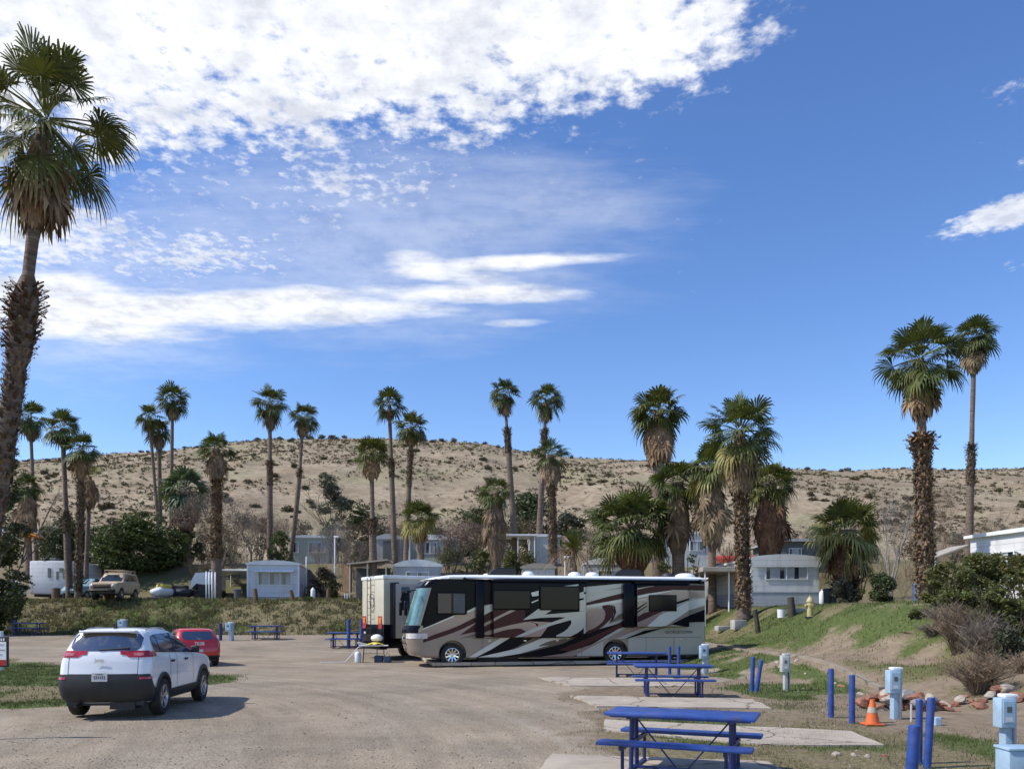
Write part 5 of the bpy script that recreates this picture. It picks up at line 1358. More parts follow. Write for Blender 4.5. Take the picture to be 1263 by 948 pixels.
# ---------------------------------------------------------------- red hatchback and other small cars
def make_hatch(name, loc, rz, label, paint, L=3.95, W=1.72, Hh=1.48, cat='car', plate_txt=None, details=True, rack=False, hood_up=False, glassm='glass', facing_detail='rear'):
    root = empty(name, loc, rz, label, cat)
    k = Hh / 1.48; xr = -.72; xf = L - .72; w = W / 2
    LV = [(.26, xr + .15, xf - .2, w - .06), (.36, xr + .03, xf - .06, w - .01), (.55, xr - .02, xf, w), (.72, xr, xf - .02, w), (.85 * k, xr + .04, xf - .35, w - .01), (.92 * k, xr + .06, xf - .95, w - .02), (.98 * k, xr + .08, xf - 1.15, w - .035),
          (1.15 * k, xr + .20, xf - 1.5, w - .09), (1.30 * k, xr + .34, xf - 1.82, w - .15), (1.40 * k, xr + .44, xf - 2.1, w - .20), (1.45 * k, xr + .58, xf - 2.35, w - .28), (1.475 * k, xr + .9, xf - 2.6, w - .45), (1.48 * k, xr + 1.1, xf - 2.7, w - .65)]
    B = Body(LV, rr=.28, rf=.4, bowr=.10, bowf=.2)
    body = B.mesh(zs_for(LV, .05)).build('body', M[paint], root, smooth=True, fix=True)
    xw = L - 1.47
    for x in (0, xw):
        for sg in (-1, 1): cut(body, arch_cut(x, sg, .345, w, .28, .30))
    body.data.polygons.foreach_set('use_smooth', [True] * len(body.data.polygons)); body.data.set_sharp_from_angle(angle=R(38))
    mb = MB(); B.end_patch(mb, [(-.56, 1.10 * k, 1.28 * k), (-.48, 1.03 * k, 1.36 * k), (.48, 1.03 * k, 1.36 * k), (.56, 1.10 * k, 1.28 * k)], False, .008); mb.build('rear_window', M[glassm], root, smooth=True)
    mb = MB(); B.end_patch(mb, [(-.60, 1.02 * k, 1.36 * k), (.60, 1.02 * k, 1.36 * k)], True, .008); mb.build('windscreen', M['glass'], root, smooth=True)
    mb = MB(); B.ring_patch(mb, -12, 12, .27, .42, .012, 3); B.ring_patch(mb, 50, 66, .27, .42, .012, 3); mb.build('bumper', M['plastic_black'], root, smooth=True)
    mb = MB(); mb.box((xw / 2, 0, .26), (L * .85, W * .8, .14)); mb.build('underbody', M['plastic_black'], root)
    for sg in (-1, 1):
        mb = MB(); B.side_patch(mb, [(xr + .55, 1.05 * k, 1.28 * k), (xr + .75, 1.0 * k, 1.37 * k), (xr + 1.75, .99 * k, 1.38 * k), (xf - 1.95, .985 * k, 1.27 * k), (xf - 1.35, .985 * k, 1.05 * k)], sg, .007); mb.build('side_window', M['glass'], root, smooth=True)
        mb = MB()
        if sg < 0: B.ring_patch(mb, 10, 15, .78 * k, 1.08 * k, .012, 3)
        else: B.ring_patch(mb, -15, -10, .78 * k, 1.08 * k, .012, 3)
        mb.build('tail_light', M['lamp_red'], root, smooth=True)
        mb = MB()
        if sg < 0: B.ring_patch(mb, 47, 53, .60, .72, .012, 3)
        else: B.ring_patch(mb, 63, 69, .60, .72, .012, 3)
        mb.build('headlight', M['lamp_clear'], root, smooth=True)
        mb = MB(); mb.box((xf - 1.35, sg * (w + .06), 1.0 * k), (.09, .15, .11), bev=.03); mb.build('wing_mirror', M[paint], root, smooth=True)
        for x in (0, xw): wheel(root, x, sg * (w - .105), .30, .19, sg, rim=.62)
    mb = MB(); mb.box((xr - .01, 0, .60), (.012, .30, .14)); mb.build('number_plate', M['plate'], root)
    mb = MB(); B.end_patch(mb, [(-.35, .55, .60), (.35, .55, .60)], True, .012, 1, 4); mb.build('grille', M['plastic_black'], root)
    if plate_txt:
        text_mesh(plate_txt, .19, root, 'white_clean', (xr + .005, -.02, .88), (R(84), 0, R(-90)), 'number_lettering', .006)
        mb = MB(); mb.tube([(xr + .75, 0, 1.46), (xr + .6, 0, 1.62)], .006, 5); mb.build('antenna', M['plastic_black'], root)
    if rack:
        mb = MB()
        for y in (-.55, .55): mb.tube([(xr + .8, y, Hh + .12), (xf - 2.1, y, Hh + .12)], .025, 6)
        for x in (xr + .8, xr + 1.3, xf - 2.1):
            mb.tube([(x, -.6, Hh + .12), (x, .6, Hh + .12)], .025, 6)
            for y in (-.55, .55): mb.tube([(x, y, Hh - .08), (x, y, Hh + .12)], .02, 6)
        mb.build('roof_rack', M['wood_light'], root)
    return root
make_hatch('parked_car', Vector((-12.4, 31.7, gz(-12.4, 31.7) + .01)), R(90 + 33), 'red hatchback with white numbers on its tailgate, driving ahead of the white car', 'car_red', plate_txt='7038', glassm='glass_rear')

def gpt(px, d, dz=0.01): return ground_at(px, d, dz)
make_hatch('parked_car', gpt(118, 62), R(-90 - 4), 'pale teal old car parked on the bank between palm trunks and the tan truck', 'teal', Hh=1.62)
def make_truck(loc, rz):
    root = empty('parked_truck', loc, rz, 'tan off road truck with roof rack facing the lot from the top of the bank', 'truck')
    LV = [(.45, -.85, 3.35, .86), (.60, -.95, 3.5, .93), (.95, -.97, 3.55, .95), (1.12, -.96, 3.50, .94), (1.20, -.95, 3.3, .92), (1.24, -.94, 2.2, .90), (1.30, -.93, 2.1, .88), (1.85, -.85, 1.55, .74), (1.93, -.80, 1.42, .70), (1.97, -.6, 1.2, .55)]
    B = Body(LV, rr=.15, rf=.18, bowr=.03, bowf=.08)
    body = B.mesh(zs_for(LV, .06)).build('body', M['tan_truck'], root, smooth=True, fix=True)
    for x in (0, 2.6):
        for sg in (-1, 1): cut(body, arch_cut(x, sg, .46, .93, .3, .42))
    body.data.polygons.foreach_set('use_smooth', [True] * len(body.data.polygons)); body.data.set_sharp_from_angle(angle=R(30))
    mb = MB(); B.end_patch(mb, [(-.70, 1.32, 1.80), (.70, 1.32, 1.80)], True, .01); mb.build('windscreen', M['glass'], root, smooth=True)
    mb = MB(); B.end_patch(mb, [(-.55, .78, 1.05), (.55, .78, 1.05)], True, .01, 2, 6); mb.build('grille', M['plastic_black'], root)
    mb = MB(); mb.tube([(3.62, -.9, .62), (3.68, -.4, .62), (3.68, .4, .62), (3.62, .9, .62)], .09, 8); mb.build('front_bumper', M['plastic_black'], root, smooth=True)
    mb = MB(); mb.tube([(3.7, -.5, .5), (3.72, -.5, 1.0), (3.72, .5, 1.0), (3.7, .5, .5)], .035, 6); mb.build('bull_bar', M['wood_brown'], root)
    for sg in (-1, 1):
        mb = MB(); mb.lathe([(.13, 0), (.12, .03), (.01, .05)], (0, 0, 0), 14, 0, Matrix.Translation((3.50, sg * .70, .95)) @ Matrix.Rotation(R(90), 4, 'Y')); mb.build('headlight', M['lamp_clear'], root, smooth=True)
        mb = MB(); B.side_patch(mb, [(-.8, 1.36, 1.80), (1.2, 1.36, 1.80), (1.75, 1.36, 1.50)], sg, .008); mb.build('side_window', M['glass'], root, smooth=True)
        mb = MB(); mb.box((1.9, sg * 1.04, 1.42), (.08, .18, .24), bev=.03); mb.build('wing_mirror', M['plastic_black'], root, smooth=True)
        for x in (0, 2.6): wheel(root, x, sg * .82, .42, .26, sg, rim=.5)
    mb = MB()
    for y in (-.66, .66): mb.tube([(-.7, y, 2.12), (1.5, y, 2.12)], .03, 6)
    for x in (-.7, .1, .8, 1.5):
        mb.tube([(x, -.66, 2.12), (x, .66, 2.12)], .03, 6)
        for y in (-.62, .62): mb.tube([(x, y, 1.88), (x, y, 2.12)], .025, 6)
    mb.build('roof_rack', M['wood_light'], root)
    mb = MB(); mb.box((1.3, 0, .5), (4.2, 1.5, .2)); mb.build('chassis', M['plastic_black'], root)
make_truck(gpt(151, 58.8), R(-90 + 5))
make_hatch('parked_car', gpt(14, 59), R(170), 'white car parked on the bank, mostly hidden behind the dark tree', 'car_white', L=4.4)

# ---------------------------------------------------------------- the big coach
RV_A = ra
rv = empty('motorhome', RVO, RV_A, 'long motorhome with black, maroon and silver swirl paint parked side on across the lot', 'motorhome')
# local axes: x runs from nose (0) to tail (12.2); the side we see is y = -1.25
RVL = 12.22
LVr = [(.36, .55, 11.6, 1.17), (.44, .16, 12.1, 1.24), (.60, .02, 12.2, 1.25), (1.0, -.10, 12.22, 1.25), (1.42, -.08, 12.22, 1.25), (1.55, .0, 12.22, 1.25), (3.10, .44, 12.22, 1.25), (3.30, .60, 12.22, 1.25), (3.42, .95, 12.20, 1.22), (3.50, 1.5, 12.1, 1.10), (3.53, 2.2, 11.9, .8)]
# Body expects tail first (xr small): here xr is the nose, so 'tail' corner radius is the nose radius
BR = Body(LVr, rr=.42, rf=.10, bowr=.22, bowf=.02)
body = BR.mesh(zs_for(LVr, .10)).build('body', M['rv_tan'], rv, smooth=True, fix=True)
WX = (1.75, 8.32)
for x in WX:
    for sg in (-1, 1): cut(body, arch_cut(x, sg, .53, 1.25, .45, .50))
body.data.polygons.foreach_set('use_smooth', [True] * len(body.data.polygons)); body.data.set_sharp_from_angle(angle=R(35))
def shell_cap():
    # white roof edge
    mb = MB()
    mb.box((6.9, -1.22, 3.44), (10.6, .14, .10), bev=.03); mb.box((6.9, 1.22, 3.44), (10.6, .14, .10), bev=.03)
    mb.build('roof_rail', M['white_clean'], rv, smooth=True)
    mb = MB(); LV2 = [(3.36, .64, 12.24, 1.262), (3.46, 1.0, 12.22, 1.24), (3.54, 1.5, 12.12, 1.12), (3.57, 2.2, 11.9, .82)]
    B2 = Body(LV2, rr=.42, rf=.10, bowr=.22, bowf=.02); B2.mesh(zs_for(LV2, .04)).build('roof', M['white_clean'], rv, smooth=True, fix=True)
shell_cap()
# nose: windscreen, dark bands, grille, lamps
mb = MB(); BR.ring_patch(mb, -13, 13, 1.62, 3.02, .012, 14); mb.build('windscreen', M['glass_green'], rv, smooth=True)
mb = MB(); BR.ring_patch(mb, -14, 14, 1.30, 1.60, .010, 5); BR.ring_patch(mb, -17, 17, 3.04, 3.34, .010, 6)
BR.ring_patch(mb, 14, 16, 1.60, 3.04, .010, 12); BR.ring_patch(mb, -16, -14, 1.60, 3.04, .010, 12); BR.ring_patch(mb, -0, 1, 1.62, 3.02, .018, 8)
mb.build('nose_trim', M['rv_black'], rv, smooth=True)
mb = MB(); BR.ring_patch(mb, -7, 7, .82, 1.16, .02, 5); gr = mb.build('grille', M['chrome'], rv, smooth=True)
mb = MB()
for z in (.88, .95, 1.02, 1.09): BR.ring_patch(mb, -6, 6, z, z + .028, .028, 1)
mb.build('slats', M['rv_black'], gr, smooth=True)
for sg in (-1, 1):
    mb = MB()
    a, b = (9, 15) if sg > 0 else (-15, -9)
    BR.ring_patch(mb, a, b, 1.10, 1.30, .022, 3); mb.build('headlight', M['lamp_clear'], rv, smooth=True)
    mb = MB(); y = sg * 1.42
    mb.tube([(.35, sg * 1.15, 2.95), (.05, y, 2.9), (-.05, y, 2.6)], .03, 6); mb.box((-.05, y, 2.25), (.12, .22, .55), bev=.05); mb.build('wing_mirror', M['rv_black'], rv, smooth=True)
mb = MB()
for sg in (-1, 1):
    mb.tube([(-.0, .1 * sg, 1.66), (.04, .75 * sg, 1.70)], .012, 5)
    mb.tube([(.05, .35 * sg, 1.68), (.2, .25 * sg, 2.3)], .012, 5)
mb.build('wiper', M['rv_black'], rv)

# painted graphics, traced as flat polygons lying on the side of the coach
def side_pt(px, py, yl):
    """point where the sight line through photo pixel meets the plane local y = yl"""
    dx, dz = (px - CX) / F, -(py - HY) / F
    nx_, ny_ = -math.sin(RV_A), math.cos(RV_A)     # direction of local +y
    t = (nx_ * RVO.x + ny_ * RVO.y + yl) / (nx_ * dx + ny_)
    X, Y, Z = dx * t, t, CAMZ + dz * t
    return ((X - RVO.x) * math.cos(RV_A) + (Y - RVO.y) * math.sin(RV_A), Z)
def clip(poly, x0, x1, z0, z1):
    for ax, lim, keep in ((0, x0, 1), (0, x1, -1), (1, z0, 1), (1, z1, -1)):
        out = []; n = len(poly)
        for i in range(n):
            a, b = poly[i], poly[(i + 1) % n]; ia = (a[ax] - lim) * keep >= 0; ib = (b[ax] - lim) * keep >= 0
            if ia: out.append(a)
            if ia != ib:
                t = (lim - a[ax]) / (b[ax] - a[ax]); out.append((lerp(a[0], b[0], t), lerp(a[1], b[1], t)))
        poly = out
        if len(poly) < 3: return []
    return poly
c1 = lambda x, y: (480 + x / 6.77, 690 + y / 6.77)
c2 = lambda x, y: (580 + x / 7.017, 695 + y / 7.017)
c3 = lambda x, y: (720 + x / 7.017, 695 + y / 7.017)
def pl(c, *pts): return [c(*p) for p in pts]
def smooth_poly(P, it=1):
    for _ in range(it):
        Q = []; n = len(P)
        for i in range(n):
            a, b = P[i], P[(i + 1) % n]
            Q += [(a[0] * .8 + b[0] * .2, a[1] * .8 + b[1] * .2), (a[0] * .2 + b[0] * .8, a[1] * .2 + b[1] * .8)]
        P = Q
    return P
COL = ['rv_tan', 'rv_light', 'rv_silver', 'rv_black', 'rv_maroon', 'rv_brown', 'rv_mauve']
tan, light, silver, black, maroon, brown, mauve = range(7)
G = []
def g(c, poly, sm_=0): G.append((c, smooth_poly(poly, sm_) if sm_ else poly))
# large fields
g(light, pl(c3, (-60, 830), (-60, 740), (100, 700), (300, 640), (560, 530), (760, 520), (910, 470), (1100, 380), (1100, 830)))
g(brown, pl(c2, (-160, 635), (1010, 630), (1010, 700), (500, 830), (0, 830), (-120, 700)))
g(black, pl(c1, (400, 120), (380, 160), (300, 500), (150, 560), (215, 600), (545, 462), (650, 450), (735, 385)) + pl(c2, (50, 370), (195, 345), (600, 395), (700, 640), (1003, 600), (1003, 120)) + pl(c3, (1100, 120), (1100, 112)) + pl(c2, (0, 100)))
g(light, pl(c3, (0, 195), (350, 165), (500, 185), (1090, 230), (1090, 400), (700, 560), (300, 660), (0, 740)))
# nose sweep
g(mauve, pl(c1, (215, 612), (545, 478), (650, 455), (735, 400), (735, 640), (590, 655), (300, 760), (120, 740), (120, 690)), 1)
g(tan, pl(c1, (90, 745), (420, 640), (735, 640), (948, 650), (700, 830), (90, 830)))
g(maroon, pl(c1, (150, 724), (330, 640), (560, 560), (735, 470), (735, 520), (560, 600), (400, 655), (230, 708)), 1)
g(silver, pl(c1, (120, 722), (240, 668), (330, 640), (240, 685), (130, 728)))
g(silver, pl(c1, (215, 603), (545, 462), (540, 478), (235, 603)))
g(silver, pl(c1, (650, 428), (735, 386), (735, 408), (650, 446)))
g(maroon, pl(c1, (590, 628), (735, 522), (735, 598)), 0)
g(brown, pl(c1, (590, 656), (735, 612), (735, 640)))
g(silver, pl(c1, (650, 822), (920, 655), (960, 650), (960, 668), (800, 760), (700, 828)))
g(black, pl(c1, (720, 822), (960, 680), (990, 690), (860, 770), (740, 826)))
# first slide
g(silver, pl(c2, (110, 372), (196, 345), (200, 398), (110, 445)))
g(maroon, pl(c2, (110, 452), (200, 400), (470, 400), (480, 480), (600, 505), (640, 560), (560, 635), (110, 630)))
g(mauve, pl(c2, (110, 520), (340, 402), (395, 402), (250, 470), (110, 548)))
g(mauve, pl(c2, (110, 592), (330, 532), (500, 498), (610, 500), (720, 505), (640, 620), (560, 636), (440, 636), (490, 590), (430, 555), (310, 568), (140, 622)), 1)
g(maroon, pl(c2, (580, 545), (590, 520), (540, 505), (500, 500), (560, 515)), 0)
g(black, pl(c2, (600, 640), (670, 545), (860, 465), (900, 500), (850, 575), (730, 640)))
g(light, pl(c2, (455, 485), (590, 388), (710, 398), (645, 438), (1010, 408), (1010, 462), (860, 470), (790, 460), (610, 466)))
g(light, pl(c2, (375, 637), (540, 560), (860, 452), (1010, 425), (1010, 475), (880, 482), (700, 532), (430, 637)), 0)
g(light, pl(c2, (860, 470), (1010, 440), (1010, 520), (950, 585), (850, 637), (720, 632), (830, 575), (880, 510)), 1)
g(silver, pl(c2, (525, 250), (590, 232), (590, 275), (535, 282)))
g(silver, pl(c2, (525, 332), (590, 305), (590, 315), (535, 340)))
g(light, pl(c2, (735, 200), (935, 175), (935, 190), (760, 210)))
g(light, pl(c2, (945, 250), (1010, 232), (1010, 290), (945, 300)))
g(light, pl(c2, (945, 320), (1010, 300), (1010, 410), (945, 410)))
# sweeps below the slide
g(silver, pl(c2, (-10, 812), (260, 640), (345, 638), (180, 740), (40, 812)))
g(black, pl(c2, (40, 812), (190, 735), (345, 640), (545, 640), (380, 730), (200, 800)))
g(silver, pl(c2, (30, 815), (390, 735), (620, 642), (870, 642), (690, 700), (400, 785), (150, 818)))
g(brown, pl(c2, (560, 720), (700, 660), (860, 640), (760, 690)), 1)
g(black, pl(c2, (160, 818), (500, 765), (800, 690), (1003, 595), (1270, 520)) + pl(c3, (440, 440), (640, 400), (300, 560), (60, 700)) + pl(c2, (800, 775), (520, 815)))
g(maroon, pl(c2, (760, 745), (1003, 650), (1270, 530)) + pl(c3, (440, 455), (600, 400), (700, 400), (540, 480), (300, 560), (50, 690)) + pl(c2, (860, 755)))
g(mauve, pl(c2, (520, 815), (860, 770), (1010, 712)) + pl(c3, (200, 640), (440, 520), (660, 418), (690, 430), (560, 535), (290, 640), (160, 670), (0, 750)) + pl(c2, (860, 812)))
# behind the first slide
g(light, pl(c2, (1003, 200), (1270, 172), (1270, 215), (1003, 264)))
g(black, pl(c3, (0, 262), (345, 205), (440, 215), (560, 195), (900, 170), (1090, 180), (1090, 120), (0, 120), (0, 200), (330, 170), (340, 185), (0, 245)))
g(light, pl(c3, (20, 205), (345, 172), (345, 200), (20, 262)))
g(light, pl(c3, (20, 282), (345, 225), (345, 248), (20, 332)))
g(maroon, pl(c3, (20, 338), (200, 285), (345, 250), (560, 200), (760, 178), (1090, 186), (1090, 232), (780, 225), (560, 255), (345, 300), (20, 358)))
g(silver, pl(c3, (20, 362), (345, 302), (560, 258), (780, 228), (560, 290), (345, 330), (20, 380)))
g(mauve, pl(c3, (20, 392), (150, 380), (190, 420), (170, 500), (100, 560), (20, 590)), 1)
g(maroon, pl(c3, (150, 362), (235, 352), (268, 400), (240, 470), (150, 555), (20, 610), (20, 585), (110, 545), (175, 490), (190, 420)), 1)
g(black, pl(c3, (235, 352), (262, 380), (262, 430), (225, 500), (245, 500), (278, 420), (270, 370)))
g(brown, pl(c3, (210, 520), (300, 440), (345, 420), (345, 470)), 0)
g(mauve, pl(c3, (440, 300), (780, 232), (1090, 238), (1090, 285), (900, 300), (800, 320), (780, 300), (560, 290), (440, 312)))
g(tan, pl(c3, (440, 330), (560, 310), (560, 400), (440, 470)))
g(black, pl(c3, (455, 385), (545, 330), (550, 336), (460, 400)))
g(black, pl(c3, (450, 420), (550, 355), (552, 362), (452, 432)))
g(black, pl(c3, (800, 330), (910, 296), (910, 312), (800, 350)))
g(silver, pl(c3, (540, 545), (660, 440), (760, 400), (910, 320), (1090, 285), (1090, 345), (910, 400), (710, 535), (600, 552)))
g(tan, pl(c3, (600, 552), (710, 535), (910, 400), (1090, 345), (1090, 375), (910, 440), (700, 550)))
g(black, pl(c3, (320, 662), (520, 578), (700, 550), (910, 445), (1090, 378), (1090, 500), (910, 505), (910, 545), (760, 525), (540, 600)))
SL1 = (side_pt(608, 750, -1.55)[0], side_pt(723, 750, -1.55)[0], 1.14, 3.26); SL2 = (9.10, 11.32, 1.52, 3.22)
z3 = [(side_pt(*c3(p, 200), -1.25)) for p in (783 * 0, 0)]
def paint(parent, plane, rect, name, hole=None):
    mb = MB(); k = 0
    for ci, poly in G:
        k += 1
        P = [side_pt(px, py, plane) for px, py in poly]
        # triangulate first, then clip each triangle to the panel
        from mathutils.geometry import tessellate_polygon
        tr = tessellate_polygon([[Vector((p[0], p[1], 0)) for p in P]])
        for t in tr:
            q = clip([P[i] for i in t], *rect)
            if len(q) < 3: continue
            ar = sum(q[i][0] * q[(i + 1) % len(q)][1] - q[(i + 1) % len(q)][0] * q[i][1] for i in range(len(q))) / 2
            if abs(ar) < 1e-5: continue
            if ar < 0: q = q[::-1]
            mb.add([(x, plane - .004 - .0006 * k, z) for x, z in q], [tuple(range(len(q)))], ci)
    return mb.build(name, [M[c] for c in COL], parent)
# keep the paint off the wheel openings: four panels round them
x0 = .62
for rect in ((x0, WX[0] - .53, .44, 3.38), (WX[0] - .53, WX[0] + .53, 1.06, 3.38), (WX[0] + .53, WX[1] - .53, .37, 3.38), (WX[1] - .53, WX[1] + .53, 1.05, 3.38), (WX[1] + .53, 12.13, .40, 3.38)):
    paint(rv, -1.25, rect, 'side_graphics')
for nm, (a, b, c_, d_), pr in (('slide_out', SL1, .30), ('slide_out', SL2, .28)):
    mb = MB(); mb.box(((a + b) / 2, -1.25 - pr / 2 + .01, (c_ + d_) / 2), (b - a, pr + .02, d_ - c_), bev=.015)
    so = mb.build(nm, M['rv_black'], rv, smooth=True, fix=False, angle=35)
    paint(so, -1.25 - pr - .001, (a + .03, b - .02, c_ + .02, d_ - .05), 'slide_graphics')
    sa, sb = [side_pt(q, 750, -1.4)[0] for q in ((587, 597) if a < 6 else (769, 782))]; mb = MB(); mb.box(((sa + sb) / 2, -1.25 - pr * .4, (c_ + d_) / 2), (sb - sa, pr * .8, d_ - c_ + .04), bev=.03); mb.build('slide_upright', M['rv_black'], so, smooth=True)  # black upright box beside the slide-out
    mb = MB(); mb.box(((a + b) / 2, -1.25 - pr * .6, d_ + .05), (b - a + .1, pr + .06, .09), bev=.03); mb.build('topper', M['rv_black'], so, smooth=True)
def rv_window(c, xa, ya, xb, yb, plane, parent, frame=True, curtain=None):
    (x0_, z1_) = side_pt(*c(xa, ya), plane); (x1_, z0_) = side_pt(*c(xb, yb), plane)
    mb = MB(); mb.box(((x0_ + x1_) / 2, plane - .045, (z0_ + z1_) / 2), (x1_ - x0_, .05, z1_ - z0_), bev=.02)
    w = mb.build('window', M['rv_black'], parent, smooth=True, angle=35)
    mb = MB(); mb.box(((x0_ + x1_) / 2, plane - .066, (z0_ + z1_) / 2), (x1_ - x0_ - .08, .02, z1_ - z0_ - .08)); mb.build('pane', M['rv_pane'], w)
    if curtain:
        mb = MB()
        for f0, f1, mt in curtain:
            mb = MB(); mb.box((lerp(x0_, x1_, (f0 + f1) / 2), plane - .074, (z0_ + z1_) / 2), ((x1_ - x0_) * (f1 - f0) - .03, .012, z1_ - z0_ - .14)); mb.build('blind', M[mt], w)
    return w
KIDS_ = None
rv_window(c1, 395, 268, 640, 458, -1.25, rv, curtain=[(.04, .50, 'rv_brown'), (.56, .97, 'grey_dark')])
rv_window(c2, 195, 225, 520, 395, -1.55, rv)
rv_window(c2, 600, 190, 940, 402, -1.55, rv)
rv_window(c3, 560, 268, 800, 410, -1.53, rv)
text_mesh('GEORGETOWN', .17, rv, 'rv_black', (11.0, -1.262, 1.30), (R(90), 0, 0), 'lettering', .002)
mb = MB()   # rear side vents and lockers' lines, mud flaps
for x in (2.9, 4.3, 5.6, 6.9, 9.6, 10.8):
    mb.box((x, -1.252, .74), (.012, .012, .72))
for xa_, xb_ in ((2.5, 7.5), (9.2, 12.0)): mb.box(((xa_ + xb_) / 2, -1.2575, 1.10), (xb_ - xa_, .006, .012))
mb.build('locker_seams', M['rv_black'], rv)
for x in (3.2, 4.6, 5.9, 9.9, 11.1):
    mb = MB(); mb.box((x, -1.265, 1.0), (.12, .02, .05), bev=.006); mb.build('locker_handle', M['chrome'], rv)
mb = MB(); mb.tube([(2.2, -1.33, 3.36), (11.9, -1.33, 3.36)], .055, 10); mb.build('awning_roll', M['rv_black'], rv, smooth=True)
for x in (2.2, 11.9):
    mb = MB(); mb.box((x, -1.33, 3.36), (.08, .15, .16), bev=.02); mb.build('awning_bracket', M['rv_black'], rv)
mb = MB(); mb.box((6.2, 0, .42), (10.4, 2.2, .22)); mb.box((3.6, -.7, .34), (1.6, .5, .25)); mb.box((10.8, 0, .36), (1.4, 1.6, .22)); mb.build('chassis', M['plastic_black'], rv)
for x in WX:
    for sg in (-1, 1):
        wheel(rv, x, sg * 1.06, .46, .28, sg, rim=.60, rimmat='chrome', spokes=10)
# roof gear
def roofunit(x, y, l, w, h, mt, name):
    mb = MB(); prof = [(-l / 2, 0), (l / 2, 0), (l / 2 - .02, h * .9), (l / 2 - .12, h), (-l / 2 + .35, h), (-l / 2 + .06, h * .55)]
    mb.prism([(x + p, 3.53 + q) for p, q in prof], 'y', y - w / 2, y + w / 2); o = mb.build(name, M[mt], rv, fix=True); 
    bm = bmesh.new(); bm.from_mesh(o.data); bmesh.ops.bevel(bm, geom=list(bm.edges), offset=.03, segments=2, affect='EDGES'); bm.to_mesh(o.data); bm.free()
roofunit(3.9, 0, 1.1, .75, .36, 'plastic_black', 'air_conditioner')
roofunit(9.15, 0, 1.15, .75, .36, 'plastic_black', 'air_conditioner')
for x, y, r, mt in ((4.9, -.5, .24, 'white_clean'), (6.85, -.4, .26, 'white_clean'), (7.6, -.4, .28, 'white_clean'), (10.9, -.4, .28, 'plastic_black'), (11.7, -.3, .42, 'white_clean')):
    mb = MB(); mb.lathe([(r, 0), (r, .06), (r * .9, .13), (r * .5, .19), (.01, .2)], (x, y, 3.55), 16); mb.build('roof_vent', M[mt], rv, smooth=True)
mb = MB(); mb.box((1.9, .2, 3.62), (.9, .5, .10)); mb.build('roof_luggage', M['plastic_black'], rv)

# ---------------------------------------------------------------- cream motorhome behind it
a2 = R(32)
r2 = empty('motorhome', Vector((-5.55, 35.0, gz(-5.5, 35))), a2, 'cream and black motorhome seen from its ladder end, behind the swirl painted one', 'motorhome')
# local: x forward from the tail, near side y = 0, far side y = 2.5
def bx2(name, x0_, x1_, y0_, y1_, z0_, z1_, mt, par=None, bev=.02):
    mb = MB(); mb.box(((x0_ + x1_) / 2, (y0_ + y1_) / 2, (z0_ + z1_) / 2), (x1_ - x0_, y1_ - y0_, z1_ - z0_), bev=bev); return mb.build(name, M[mt], par or r2, smooth=True, angle=35)
bx2('body', 0, 10.5, 0, 2.5, 1.55, 3.62, 'cream', bev=.10)
bx2('lower_body', .01, 10.49, .01, 2.49, .55, 1.60, 'rv_black', bev=.05)
bx2('roof', -.03, 10.5, -.04, 2.54, 3.56, 3.72, 'roof_white', bev=.05)
so = bx2('slide_out', .35, 3.4, -.5, .02, 1.0, 3.35, 'beige')
bx2('slide_trim', .30, .52, -.49, .0, .98, 3.40, 'rv_black', so); bx2('slide_trim', .62, 1.0, -.512, -.49, 2.2, 3.2, 'glass', so, 0.004); bx2('slide_trim', .60, .98, -.512, -.49, 1.05, 1.75, 'cream', so, .004)
so2 = bx2('slide_out', 4.8, 8.6, -.5, .02, 1.0, 3.35, 'cream')
for y in (.34, 2.16):
    tl = bx2('tail_light', -.025, .02, y - .20, y + .20, 1.40, 1.95, 'lamp_red', None, .008); bx2('indicator', -.035, -.026, y - .12, y + .12, 1.62, 1.88, 'lamp_amber', tl, .003)
bx2('rear_bumper', -.14, .2, .05, 2.45, .5, .78, 'rv_black')
bx2('rear_panel', -.015, .02, .15, 2.35, .8, 1.5, 'rv_black', bev=.005)
mb = MB()
for y in (1.05, 1.45): mb.tube([(-.02, y, 3.7), (-.16, y, 3.65), (-.16, y, 1.0), (-.02, y, .95)], .016, 6)
for k in range(9): mb.tube([(-.16, 1.05, 1.1 + .3 * k), (-.16, 1.45, 1.1 + .3 * k)], .014, 6)
mb.build('ladder', M['plastic_black'], r2)
mb = MB()   # looping line emblem on the tail
for ph in (0, .25):
    pts = [(-.008, 1.25 + (.33 - ph * .5) * math.cos(t / 12 * 6.0 + .4) * (1 + .25 * math.sin(t)), 2.55 + (.38 - ph * .6) * math.sin(t / 12 * 6.0 + .4)) for t in range(13)]
    mb.tube(pts, .014, 4)
mb.build('emblem', M['grey_dark'], r2)
for x in (2.2, 8.6):
    for y, sg in ((.16, -1), (2.34, 1)): wheel(r2, x, y, .44, .26, sg, rimmat='chrome', spokes=10)
mb = MB()
for y in (1.95, 2.05): mb.lathe([(.05, 0), (.06, .03), (.01, .05)], (0, 0, 0), 10, 0, Matrix.Translation((-.03, y, 1.2)) @ Matrix.Rotation(R(-90), 4, 'Y'))
mb.build('rear_lamp', M['lamp_clear'], r2)
mb = MB(); mb.box((6.3, 1.2, 3.86), (.9, .7, .28), bev=.06); mb.build('air_conditioner', M['white_clean'], r2, smooth=True)
